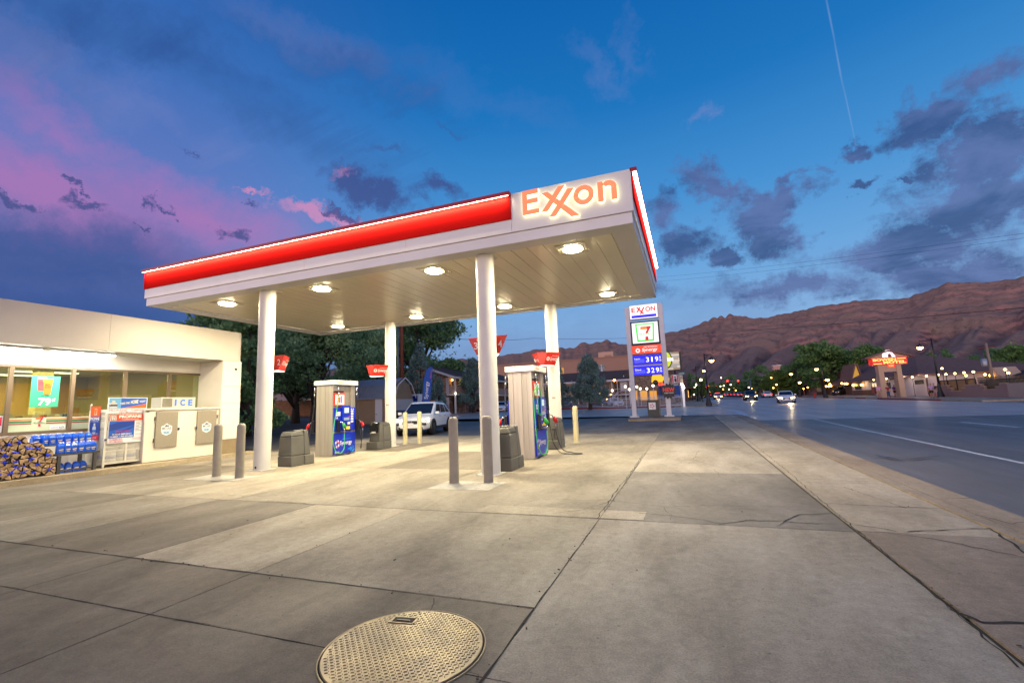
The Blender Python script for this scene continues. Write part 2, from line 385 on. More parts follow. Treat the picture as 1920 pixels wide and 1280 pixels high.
for i in range(len(XS)-1):
    for j in range(len(YS)-1):
        b.face([(x, y, gz(x, y)-.03) for x, y in ((XS[i], YS[j]), (XS[i+1], YS[j]), (XS[i+1], YS[j+1]), (XS[i], YS[j+1]))])
b.build('street', M_ASPH, kind='structure')
def sheet(b, x0, x1, y0, y1, lift=0., th=.05, gap=0.):
    ys = [y0+gap] + [v for v in (8, 14, 20, 28, 40, 60, 90, 130) if y0+gap < v < y1-gap] + [y1-gap]; x0 += gap; x1 -= gap
    for a, c in zip(ys, ys[1:]):
        b.hexa([(x, y, gz(x, y)+lift-th) for x, y in ((x0, a), (x1, a), (x1, c), (x0, c))], [(x, y, gz(x, y)+lift) for x, y in ((x0, a), (x1, a), (x1, c), (x0, c))])
# joint bed below the slabs
b = MB(); sheet(b, -15.0, 1.56, -9, 34.6, -.018, .004); b.build('joint_bed', M_DARK, kind='structure')
# the slabs of the forecourt, one sheet with real joints between them
b = MB(); SW = 1.52
rows = [(-9, -3, [(-14.95, -9.9, 2), (-9.9, -5.66, 0), (-5.66, -3.9, 2), (-3.9, -1.15, 0)]),
        (-3, 2.43, [(-14.95, -9.9, 2), (-9.9, -7.85, 0), (-7.85, -5.66, 2), (-5.66, -3.9, 2), (-3.9, -1.15, 2)]),
        (2.43, 3.30, [(-14.95, -9.9, 2), (-9.9, -7.85, 2), (-7.85, -5.66, 2), (-5.66, -3.9, 2), (-3.9, -1.15, 2)]),
        (3.30, 5.90, [(-14.95, -9.9, 2), (-9.9, -7.85, 0), (-7.85, -5.66, 2), (-5.66, -3.9, 1), (-3.9, -1.15, 0)]),
        (-9, 2.43, [(-1.15, SW, 0)]), (2.43, 5.90, [(-1.15, SW, 0)]),
        (5.90, 9.7, [(-14.95, -12.2, 2), (-12.2, -9.9, 0), (-9.9, -7.6, 1), (-7.6, -4.55, 0), (-4.55, -1.15, 0), (-1.15, SW, 3)]),
        (9.7, 13.2, [(-14.95, -12.2, 0), (-12.2, -9.2, 1), (-9.2, -7.4, 0), (-7.4, -4.55, 2), (-4.55, -1.15, 0), (-1.15, SW, 0)]),
        (13.2, 16.2, [(-14.95, -9.2, 2), (-9.2, -6.0, 1), (-6.0, -1.15, 0), (-1.15, SW, 0)]),
        (16.2, 19.6, [(-14.95, -7.5, 0), (-7.5, -1.15, 0), (-1.15, SW, 3)]),
        (19.6, 26, [(-6, -1.15, 3), (-1.15, SW, 3)]), (26, 34.5, [(-6, -1.15, 3), (-1.15, SW, 3)])]
for y0, y1, cells in rows:
    for x0, x1, mi in cells: b.mi = mi; sheet(b, x0, x1, y0, y1, 0, .016, .004)
b.build('forecourt_slabs', M_CON, kind='structure')
b = MB()
b.mi = 1; sheet(b, -2.85, -.62, 5.93, 6.37, .004, .003); b.mi = 0
for (x0, x1, y0, y1) in [(-4.55, -3.33, 7.4, 8.25), (-11.3, -9.6, 7.55, 8.25)]: sheet(b, x0, x1, y0, y1, .004, .003)
b.build('concrete_patches', [M_CON[4], M_CON[1]], kind='structure')
b = MB(); sheet(b, -16, -6.02, 19.62, 34.5, -.012, .004); sheet(b, -40, -16.0, 14, 34.5, -.012, .004); b.build('side_lot', M_ASPH2, kind='structure')
# cracks
def crack(b, pts, w, jit, seed, step=.12):
    r = random.Random(seed); P = []
    for (x0, y0), (x1, y1) in zip(pts, pts[1:]):
        n = max(2, int(hypot(x1-x0, y1-y0)/step))
        for i in range(n): t = i/n; P.append((x0+(x1-x0)*t+r.uniform(-jit, jit), y0+(y1-y0)*t+r.uniform(-jit, jit)))
    P.append(pts[-1]); ws = [w*.66*r.uniform(.35, 1.5) for _ in P]
    for i in range(len(P)-1):
        (x0, y0), (x1, y1) = P[i], P[i+1]; dx, dy = x1-x0, y1-y0; L = hypot(dx, dy)+1e-6; nx, ny = -dy/L, dx/L
        q = [(x0-nx*ws[i], y0-ny*ws[i]), (x1-nx*ws[i+1], y1-ny*ws[i+1]), (x1+nx*ws[i+1], y1+ny*ws[i+1]), (x0+nx*ws[i], y0+ny*ws[i])]
        b.face([(x, y, gz(x, y)+.0045) for x, y in q])
def pxy(l): return [tuple(gp(*p)[:2]) for p in l]
b = MB(); cr = [([(1205, 852), (1180, 890), (1150, 925), (1120, 972)], .011), ([(1150, 938), (1095, 955), (1040, 962)], .007), ([(960, 948), (1010, 936), (1150, 938), (1250, 951), (1320, 947), (1400, 950), (1545, 950)], .005),
    ([(1200, 962), (1255, 966), (1320, 975), (1350, 983), (1400, 975), (1470, 977), (1500, 965), (1560, 962)], .009), ([(1470, 977), (1530, 982), (1585, 982), (1640, 988), (1680, 996)], .008), ([(1455, 988), (1480, 972)], .006),
    ([(1300, 862), (1345, 875), (1390, 878)], .006), ([(1310, 845), (1300, 862), (1200, 861)], .005), ([(1340, 880), (1350, 893), (1380, 903)], .004), ([(1245, 951), (1260, 968), (1258, 975)], .004),
    ([(425, 928), (500, 930), (545, 926)], .006), ([(475, 938), (540, 941), (600, 946)], .011), ([(813, 1122), (815, 1138), (806, 1145)], .004), ([(880, 1262), (902, 1272)], .004),
    ([(1195, 902), (1130, 905), (1050, 893)], .003), ([(1240, 870), (1320, 905), (1420, 902)], .003)]
for i, (p, w) in enumerate(cr): crack(b, pxy(p), w, .02, i)
for (x, y0, y1, w) in [(-1.15, 3.3, 11.5, .006), (-3.9, -2, 5.9, .003), (-5.66, 1, 5.9, .003), (-1.15, 1.2, 3.3, .011)]: crack(b, [(x, y0), (x, y1)], w, .006, int(y1*10), .2)
for (y, x0, x1, w) in [(3.30, -12, -1.15, .009), (5.90, -13, -6.5, .004), (5.90, -6.5, 1.5, .005), (2.43, -11, -2.33, .005), (9.7, -9, -4, .003)]: crack(b, [(x0, y), (x1, y)], w, .007, int(y*10), .2)
b.build('pavement_cracks', mat('crack', (30, 27, 24), .95), kind='structure')
# small weeds, flakes and crumbs that lie in the joints
b = MB()
for i in range(170):
    q = rnd.random(); x, y = (-1.15+rnd.gauss(0, .03), rnd.uniform(1.8, 10)) if q < .3 else ((rnd.uniform(-8, -1.2), 3.3+rnd.gauss(0, .03)) if q < .55 else ((SW+.02+rnd.gauss(0, .03), rnd.uniform(2.5, 12)) if q < .8 else (rnd.uniform(-8, 2.5), rnd.uniform(2.5, 9))))
    s = rnd.uniform(.003, .011); b.obox((x, y, .004+s*.3), (s*rnd.uniform(.8, 2.2), s, s*.6), rnd.uniform(0, 3), rnd.uniform(-.3, .3))
b.build('grit', mat('grit_brown', (92, 76, 58), .9, var=.5, vs=30), kind='stuff')
# sidewalk along the street, kerb and gutter
b = MB(); r2 = random.Random(3); ys = [-9, -4, -1, 1.2, 3.25, 5.95, 8.9, 11.3, 14.2, 17.4, 20.6, 24, 27.5, 31, 34.5]
for a, c in zip(ys, ys[1:]):
    b.mi = 1 if a < 5.9 else 0; sheet(b, 1.55, 2.78, a, c, .0, .03, .006)
b.build('sidewalk', [M_WALK, M_WALK2], kind='structure')
b = MB()
for a, c in zip(ys, ys[1:]):
    b.hexa([(x, y, gz(x, y)+z) for x, y, z in ((2.80, a+.006, -.05), (3.00, a+.006, -.05), (3.00, c-.006, -.05), (2.80, c-.006, -.05))],
           [(x, y, gz(x, y)+z) for x, y, z in ((2.80, a+.006, .012), (2.97, a+.006, .0), (2.97, c-.006, .0), (2.80, c-.006, .012))])
    b.hexa([(x, y, gz(x, y)-.1) for x, y in ((3.005, a+.006), (3.42, a+.006), (3.42, c-.006), (3.005, c-.006))],
           [(x, y, gz(x, y)+z) for x, y, z in ((3.005, a+.006, -.012), (3.42, a+.006, -.026), (3.42, c-.006, -.026), (3.005, c-.006, -.012))])
b.build('kerb', M_KERB, kind='structure')
b = MB()
for i, (p, w) in enumerate([([(1583, 740+410/2.37), (1700, 953)], .006), ([(1545, 944), (1640, 948), (1775, 954)], .008), ([(1700, 996), (1860, 990)], .012), ([(1520, 898), (1600, 902), (1665, 903)], .006), ([(1800, 1150), (1840, 1165), (1925, 1168)], .018), ([(1640, 995), (1760, 1012), (1920, 1045)], .007),
    ([(1440, 858), (1560, 862)], .004), ([(1830, 965), (1900, 982), (1925, 978)], .008), ([(1350, 783), (1480, 886), (1610, 996), (1760, 1120), (1910, 1252)], .007), ([(1860, 992), (1900, 1020), (1925, 1040)], .014), ([(1762, 935), (1820, 934)], .01)]):
    crack(b, pxy(p), w, .015, 40+i, .08)
b.build('sidewalk_cracks', MATS['crack'], kind='structure')
# paler surface of the crossing, with the sky's reflection put into its colour
b = MB(); pts = [(3.44, 27.5), (8, 26.0), (14, 24.5), (21, 24.0), (21, 92), (3.6, 92), (3.44, 61)]
ysl = [24, 40, 60, 92]
for x0, x1, y0, y1 in ((3.44, 21, 27.5, 60), (3.44, 21, 60, 110), (-30, 3.43, 35, 57.8)):
    b.face([(x, y, gz(x, y)-.026) for x, y in ((x0, y0), (x1, y0), (x1, y1), (x0, y1))])
b.build('road_crossing', asphalt('asphalt_crossing', (176, 162, 154), (150, 138, 132), .40), kind='structure')
# road markings
def stripe(b, pts, w, lift=.006):
    for (x0, y0), (x1, y1) in zip(pts, pts[1:]):
        L = hypot(x1-x0, y1-y0); nx, ny = -(y1-y0)/L*w/2, (x1-x0)/L*w/2
        b.face([(x, y, gz(x, y)-.03+lift) for x, y in ((x0-nx, y0-ny), (x1-nx, y1-ny), (x1+nx, y1+ny), (x0+nx, y0+ny))])
b = MB(); stripe(b, [(5.74, -10), (5.74, 8), (5.80, 20), (5.95, 27.5)], .11)
stripe(b, pxy([(1802, 789.5), (1912, 799.5)]), .22)
for y in (-14, -1.6, 46, 58, 70): stripe(b, [(10.9, y), (10.9, y+4.0)], .11)
for y in (45, 57): stripe(b, [(6.4, y), (6.2, y+7)], .10)
stripe(b, pxy([(1286, 771), (1283, 782)]), .42); stripe(b, pxy([(1311, 770.5), (1318, 776), (1322, 782)]), .42)
stripe(b, pxy([(1366, 767), (1384, 770), (1396, 778)]), .5)
stripe(b, pxy([(1855, 764), (1925, 762)]), .3); stripe(b, pxy([(1860, 767), (1880, 766), (1925, 767)]), .5)
stripe(b, pxy([(1430, 757), (1530, 754)]), .1); stripe(b, pxy([(1700, 763), (1930, 757)]), .3)
b.build('road_marking', M_PAINTW, kind='structure')
b = MB(); stripe(b, [(13.9, -10), (13.9, 24)], .1); stripe(b, [(14.2, -10), (14.2, 24)], .1); b.build('road_marking_yellow', M_PAINTY, kind='structure')
b = MB()
for p in ([(1640, 852), (1690, 862), (1760, 855)], [(1660, 858), (1720, 858)]): crack(b, pxy(p), .05, .03, 9, .15)
b.build('road_stain', mat('oil_stain', (44, 43, 44), .5), kind='structure')
# pavements on the far sides
def raised(name, pts, m, h=.13, edge=None):
    b = MB(); b.hexa([(x, y, gz(x, y)-.2) for x, y in pts], [(x, y, gz(x, y)+h-.03) for x, y in pts]); return b.build(name, m, kind='structure')
raised('far_sidewalk', [(21.2, 46), (60, 46), (60, 125), (21.0, 125)], M_WALK)
raised('corner_sidewalk', [(-1.5, 59), (3.4, 61), (3.4, 160), (-1.5, 160)], M_WALK)
raised('motel_forecourt', [(-60, 58.5), (-1.52, 59), (-1.52, 110), (-60, 110)], M_ASPH2, .10)
b = MB(); b.hexa([(x, y, gz(x, y)-.1) for x, y in ((-46, 57.9), (-1.6, 58.4), (-1.6, 58.7), (-46, 58.3))], [(x, y, gz(x, y)+.12) for x, y in ((-46, 57.9), (-1.6, 58.4), (-1.6, 58.7), (-46, 58.3))])
for y0, y1 in ((52, 66), (70.5, 73.5), (79, 84), (98, 106)): b.hexa([(x, y, gz(x, y)-.1) for x, y in ((20.95, y0), (21.2, y0), (21.2, y1), (20.95, y1))], [(x, y, gz(x, y)+.115) for x, y in ((20.95, y0), (21.2, y0), (21.2, y1), (20.95, y1))])
b.build('red_kerb', M_REDK, kind='structure')
b = MB()
for X0, X1, Y0, Y1 in ((-90, -26, 34.6, 48),): b.hexa([(x, y, gz(x, y)-.2) for x, y in ((X0, Y0), (X1, Y0), (X1, Y1), (X0, Y1))], [(x, y, gz(x, y)+.03) for x, y in ((X0, Y0), (X1, Y0), (X1, Y1), (X0, Y1))])
b.build('gravel_ground', M_DIRT, kind='structure')

# ================================================================ FORECOURT CANOPY
M_WHITE = mat('canopy_white_paint', (222, 220, 216), .38, var=.10, vs=.5)
M_COLW = mat('column_white_paint', (214, 210, 200), .42, var=.10, vs=1.2)
M_SOFF = mat('soffit_pan', (244, 236, 208), .28, var=.10, vs=.35, bump=.12, bs=1.6)
M_SOFFD = mat('soffit_joint', (120, 112, 92), .6)
M_RED = mat('red_fascia', (172, 23, 22), .6, spec=.0)
M_REDD = mat('red_cap', (150, 14, 34), .4)
M_LED = emat('led_strip', (255, 226, 196), 5.)
M_LEDW = emat('led_strip_white', (255, 240, 232), 12.)
CX0, CX1, CY0, CY1 = -14.94, -.65, 8.57, 15.65
ZS, ZB, ZT = 4.79, 5.015, 5.86
cano = thing('fuel_canopy', 'flat white canopy on four round columns with glowing red band and orange letters', 'canopy', (-7.8, 12.1, 0))
b = MB(); b.box(CX0+.05, CX1-.05, CY0+.05, CY1-.05, 4.93, 5.80); b.build('roof_deck', M_WHITE, cano)
def frame(b, x0, x1, y0, y1, z0, z1, t, gaps=()):
    b.box(x0, x1, y0, y0+t, z0, z1); b.box(x0, x1, y1-t, y1, z0, z1); b.box(x0, x0+t, y0+t, y1-t, z0, z1); b.box(x1-t, x1, y0+t, y1-t, z0, z1)
b = MB(); xs = [CX0, CX0+.9, CX0+3.1, CX0+6.2, CX0+9.2, -3.13, CX1]
for a, c in zip(xs, xs[1:]): b.box(a+(.003 if a > CX0 else 0), c-(.003 if c < CX1 else 0), CY0, CY0+.048, ZB+.004, ZT)
for y0, y1 in ((CY0+.05, CY0+2.4), (CY0+2.4, CY0+4.9), (CY0+4.9, CY1)):
    b.box(CX1-.048, CX1, y0+.003, y1-.003, ZB+.004, ZT); b.box(CX0, CX0+.048, y0+.003, y1-.003, ZB+.004, ZT)
b.box(CX0+.05, CX1-.05, CY1-.048, CY1, ZB+.004, ZT); b.build('fascia_panels', M_WHITE, cano)
b = MB(); frame(b, CX0+.05, CX1-.035, CY0+.035, CY1-.05, ZS, ZB-.006, .10); frame(b, CX0+.15, CX1-.13, CY0+.135, CY1-.15, ZS+.02, ZB-.05, .35); b.build('fascia_lower_band', M_WHITE, cano)
b = MB(); b.box(CX0-.02, -3.13, CY0-.030, CY0-.003, 5.30, 5.80); b.box(CX1+.003, CX1+.030, CY0+.02, CY1-.1, 5.30, 5.80); rb = b.build('red_band', M_RED, cano)
b = MB(); b.box(CX0-.05, -3.12, CY0-.115, CY0+.02, 5.805, 5.885); b.box(CX1-.02, CX1+.115, CY0+.0, CY1-.05, 5.805, 5.885); b.build('band_cap', M_REDD, cano, bevel=.006)
b = MB(); b.box(CX0-.03, -3.15, CY0-.10, CY0-.075, 5.792, 5.803); b.build('led_strip', M_LED, cano)
b = MB(); b.box(CX1+.035, CX1+.105, CY0+.03, CY1-.1, 5.765, 5.802); b.build('led_strip', M_LEDW, cano)
lamp('led_wash', 'AREA', (-9.05, CY0-.105, 5.788), 165, (1, .76, .44), cano, size=11.7, size_y=.018, direction=(0, 1.3, -1), shape='RECTANGLE', spread=radians(120))
lamp('led_wash', 'AREA', (CX1+.08, 12.1, 5.758), 300, (1, .96, .92), cano, size=6.9, size_y=.03, direction=(.15, 0, -1), shape='RECTANGLE')
# soffit planks
b = MB(); n = 36; w = (CX1-.5-CX0-.5-.04)/n
for i in range(n): x = CX0+.52+i*w; b.box(x+.005, x+w-.005, CY0+.50, CY1-.52, 4.842, 4.862)
b.box(CX0+.5, CX1-.48, CY0+.49, CY1-.5, 4.868, 4.88); b.build('soffit', M_SOFF, cano)
# columns
for (x, y) in ((-10.62, 9.15), (-4.03, 9.15), (-10.75, 14.95), (-4.16, 14.95)):
    b = MB(); z = gz(x, y); b.lathe([(.206, z-.02), (.206, 4.85)], (x, y, 0), 40); b.box(x-.17, x+.17, y-.35, y+.35, 4.818, 4.845)
    b.box(x-.24, x+.24, y-.24, y+.24, z-.01, z+.012); c = b.build('column', M_COLW, cano, smooth=30)
    if y < 10: bb = MB(); bb.cyl((x+.02, y-.205, .09), (x+.02, y-.213, .09), .03, 12); bb.build('drain_plug', mat('black_rubber', (24, 24, 25), .6), c)
    if y > 12:
        bb = MB()
        for i in range(4):
            for j in range(1): a = radians(-100+i*9); bb.obox((x+.209*cos(a), y+.209*sin(a), 1.62+j*.12), (.02, .003, .055), a+pi/2)
        bb.build('notice', mat('notice_print', (120, 100, 96), .6), c)
# letters standing off the fascia, lit inside
M_LETF = emat('letter_face', (250, 132, 88), 1.0); M_LETB = emat('letter_halo', (255, 246, 190), 3.2)
FY = CY0-.07
def letter(polys):
    b = MB()
    for pts in polys: b.prism([(x, FY+.055, z) for x, z in pts], (0, -.05, 0))
    sg = b.build('sign_letter', [M_LETF, M_LETB], cano)
    for p in sg.data.polygons:
        if p.normal.y > -.7: p.material_index = 1
def ring(cx, cz, r1, r0, a0=0, a1=2*pi, n=28): 
    o = []
    for i in range(n):
        u, v = a0+(a1-a0)*i/n, a0+(a1-a0)*(i+1)/n; o.append([(cx+r1*cos(u), cz+r1*sin(u)), (cx+r1*cos(v), cz+r1*sin(v)), (cx+r0*cos(v), cz+r0*sin(v)), (cx+r0*cos(u), cz+r0*sin(u))])
    return o
def strokes(name, polys, mats=None):
    "a letter from touching strokes: front faces only plus a merged rim, each stroke a hair apart in depth so that nothing is coplanar"
    b = MB()
    for i, pts in enumerate(polys):
        d = .0006*(i % 3); b.prism([(x, FY+.055, z) for x, z in pts], (0, -.05-d, 0))
    o = b.build(name, [M_LETF, M_LETB], cano)
    for p in o.data.polygons:
        if p.normal.y > -.7: p.material_index = 1
    return o
strokes('sign_letter', [[(-2.85, 5.30), (-2.74, 5.30), (-2.74, 5.83), (-2.85, 5.83)], [(-2.74, 5.725), (-2.50, 5.725), (-2.50, 5.83), (-2.74, 5.83)], [(-2.74, 5.53), (-2.51, 5.53), (-2.51, 5.635), (-2.74, 5.635)], [(-2.74, 5.30), (-2.49, 5.30), (-2.49, 5.40), (-2.74, 5.40)]])
strokes('sign_letter', [[(-2.44, 5.70), (-2.30, 5.71), (-1.67, 5.09), (-1.84, 5.09)], [(-2.08, 5.78), (-1.93, 5.78), (-2.31, 5.295), (-2.45, 5.295)], [(-1.89, 5.69), (-1.75, 5.68), (-2.15, 5.16), (-2.29, 5.16)]])
strokes('sign_letter', ring(-1.57, 5.49, .205, .10))
strokes('sign_letter', [[(-1.29, 5.28), (-1.18, 5.28), (-1.18, 5.69), (-1.29, 5.69)], [(-1.03, 5.28), (-.92, 5.28), (-.92, 5.53), (-1.03, 5.53)]] + ring(-1.08, 5.53, .16, .05, 0, pi*.80, 14))
# eight flush lights under the canopy
M_LENS = emat('light_lens', (255, 236, 190), 210.)
M_LHOU = mat('light_housing', (196, 188, 166), .35)
LC = (1.0, .89, .62); first = None
names = ['left end front', 'second from left front', 'third from left front', 'right end front', 'left end rear', 'second from left rear', 'third from left rear', 'right end rear']
for j, y in enumerate((9.65, 14.4)):
    for i, x in enumerate((-12.87, -9.2, -5.63, -2.1)):
        t = thing('ceiling_light', 'recessed square canopy light with glowing lens, ' + ('front row' if j == 0 else 'rear row') + ', ' + ('nearest the store', 'second from the store', 'second from the street', 'nearest the street')[i], 'light', (x, y, 4.84), 0, 'lights under the canopy')
        b = MB(); b.box(x-.33, x+.33, y-.33, y+.33, 4.826, 4.8405); b.box(x-.24, x+.24, y-.24, y+.24, 4.820, 4.8258); b.build('housing', M_LHOU, t, bevel=.006)
        b = MB(); q = [(x+.185*(1 if k in (0, 1, 2, 15) or k < 4 or k > 12 else 1)*cos(2*pi*k/20)*(1.0), y+.185*sin(2*pi*k/20)) for k in range(20)]
        b.lathe([(.03, 4.797), (.16, 4.798), (.20, 4.803), (.215, 4.8195)], (x, y, 0), 24); b.build('lens', M_LENS, t)
        lamp('light_source', 'AREA', (x, y, 4.792), 250, LC, t, size=.36)

# ================================================================ numbered flag signs on the columns
M_FLAG = mat('flag_red', (196, 38, 26), .4); M_FLAGD = mat('flag_red_dark', (168, 26, 22), .45); M_LETW = mat('lettering_white', (236, 234, 230), .5)
def flower(b, O, U, V, r, n=8):
    for k in range(n):
        a = 2*pi*k/n; c = Vector(O)+Vector(U)*(cos(a)*r*.62)+Vector(V)*(sin(a)*r*.62); b.face([c+Vector(U)*(cos(t)*r*.26)+Vector(V)*(sin(t)*r*.26) for t in [2*pi*i/8 for i in range(8)]])
def flag(x, yo, sd, zt, label, n1='', n2=''):
    "wedge sign: broad numbered face at yo, narrowing towards the pump (sd = +1 if the pump is further back)"
    zb = zt-.40; yi = yo+sd*.46; t = thing('number_sign', label, 'sign', (x, (yo+yi)/2, zb), 0, 'red number signs on the columns')
    b = MB(); b.hexa([(x-.285, yo, zb), (x+.285, yo, zb), (x+.04, yi, zb), (x-.04, yi, zb)], [(x-.49, yo, zt), (x+.49, yo, zt), (x+.19, yi, zt), (x-.19, yi, zt)]); b.build('sign_body', M_FLAG, t, bevel=.006)
    b = MB(); b.hexa([(x-.26, yo+sd*.02, zb-.02), (x+.26, yo+sd*.02, zb-.02), (x+.045, yi-sd*.02, zb-.02), (x-.045, yi-sd*.02, zb-.02)], [(x-.27, yo+sd*.02, zb-.002), (x+.27, yo+sd*.02, zb-.002), (x+.05, yi-sd*.02, zb-.002), (x-.05, yi-sd*.02, zb-.002)]); b.build('light_bar', emat('flag_light', (255, 250, 240), 1.6), t)
    for q in (1, -1):
        A, B2, Cc, D2 = Vector((x+q*.49, yo, zt)), Vector((x+q*.19, yi, zt)), Vector((x+q*.04, yi, zb)), Vector((x+q*.285, yo, zb))
        if q*sd > 0: L0, R0, L1, R1 = D2, Cc, A, B2
        else: L0, R0, L1, R1 = Cc, D2, B2, A
        U = (R1-L1).normalized(); V = ((L1+R1)-(L0+R0)); V = (V-U*V.dot(U)).normalized(); n = U.cross(V); O = (L0+L1+R0+R1)/4-U*.33-V*.2+n*.022
        b = MB(); flower(b, O+U*.16+V*.20, U, V, .075); b.text('Synergy', O+U*.25+V*.11, U, V, .34, .15, .012, .25); b.text('FUEL TECHNOLOGY', O+U*.32+V*.28, U, V, .27, .03, .01); b.build('lettering', M_LETW, t)
    if n1:
        for s, nn in ((-1, n1), (1, n2)): b = MB(); b.text(nn, (x+s*.30-.045, yo-.004, zt-.27), X_, Z_, .10, .16, .01); b.build('number', M_LETW, t)
flag(-10.70, 9.38, 1, 3.04, 'red wedge sign with numbers 1 and 2 behind the column nearest the store', '1', '2')
flag(-4.12, 9.38, 1, 3.00, 'red wedge sign with numbers 3 and 4 behind the column nearest the camera', '3', '4')
flag(-10.84, 14.30, -1, 3.10, 'red wedge sign with slanted white lettering on the rear column by the white car')
flag(-4.20, 14.28, -1, 3.06, 'red wedge sign with slanted white lettering on the rear column nearest the street')
# ================================================================ FUEL DISPENSERS
def steel(name, rgb, rough=.32, aniso=True):
    def f(t, b, g, N):
        mp = N('ShaderNodeMapping', ins={0: g, 'Scale': (5, 5, .12)}).outputs[0]
        a = mr(N, nz(N, mp, 1.6, 1, .4), .3, .7)  # upright bands in the colour stand in for the steel's reflections
        t.links.new(mx(N, a, lin(rgb), tuple(c*.80 for c in lin(rgb)[:3])+(1,)), b.inputs['Base Color']); b.inputs['Metallic'].default_value = .7
        t.links.new(mr(N, a, 0, 1, rough-.06, rough+.12), b.inputs['Roughness'])
    return node_mat(name, f)
M_STEEL = steel('brushed_steel', (196, 189, 175), .36); M_STEELD = steel('brushed_steel_dark', (176, 168, 154), .42)
M_BLUE = mat('pump_blue', (14, 42, 176), .32, var=.15, vs=2); M_BLUED = mat('pump_blue_deep', (10, 26, 128), .35)
M_PCAP = mat('pump_cap_white', (228, 224, 212), .4); M_BLK = mat('black_plastic', (20, 20, 22), .38); M_RUB = mat('hose_rubber', (30, 31, 34), .45)
M_GRN = mat('hose_green', (60, 176, 66), .4); M_NGR = mat('nozzle_green', (30, 140, 52), .4); M_NRD = mat('nozzle_red', (200, 24, 34), .4)
M_YEL = mat('button_yellow', (232, 206, 40), .5); M_LCD = emat('lcd_display', (196, 216, 226), .75); M_PLW = mat('plastic_white', (222, 222, 220), .45); M_CYAN = mat('print_cyan', (30, 140, 220), .5); M_ORG = mat('print_orange', (228, 96, 34), .5); M_CRIM = mat('print_crimson', (206, 40, 70), .5)
M_CHR = mat('chrome', (200, 200, 196), .18, 1.)
def bez(pts, n=24):
    pts = [Vector(p) for p in pts]; out = []; P = [pts[0]*2-pts[1]]+pts+[pts[-1]*2-pts[-2]]
    for i in range(1, len(P)-2):
        for k in range(n):
            t = k/n; a, b, c, d = P[i-1], P[i], P[i+1], P[i+2]
            out.append(.5*((2*b)+(c-a)*t+(2*a-5*b+4*c-d)*t*t+(3*b-a-3*c+d)*t*t*t))
    return out+[pts[-1]]
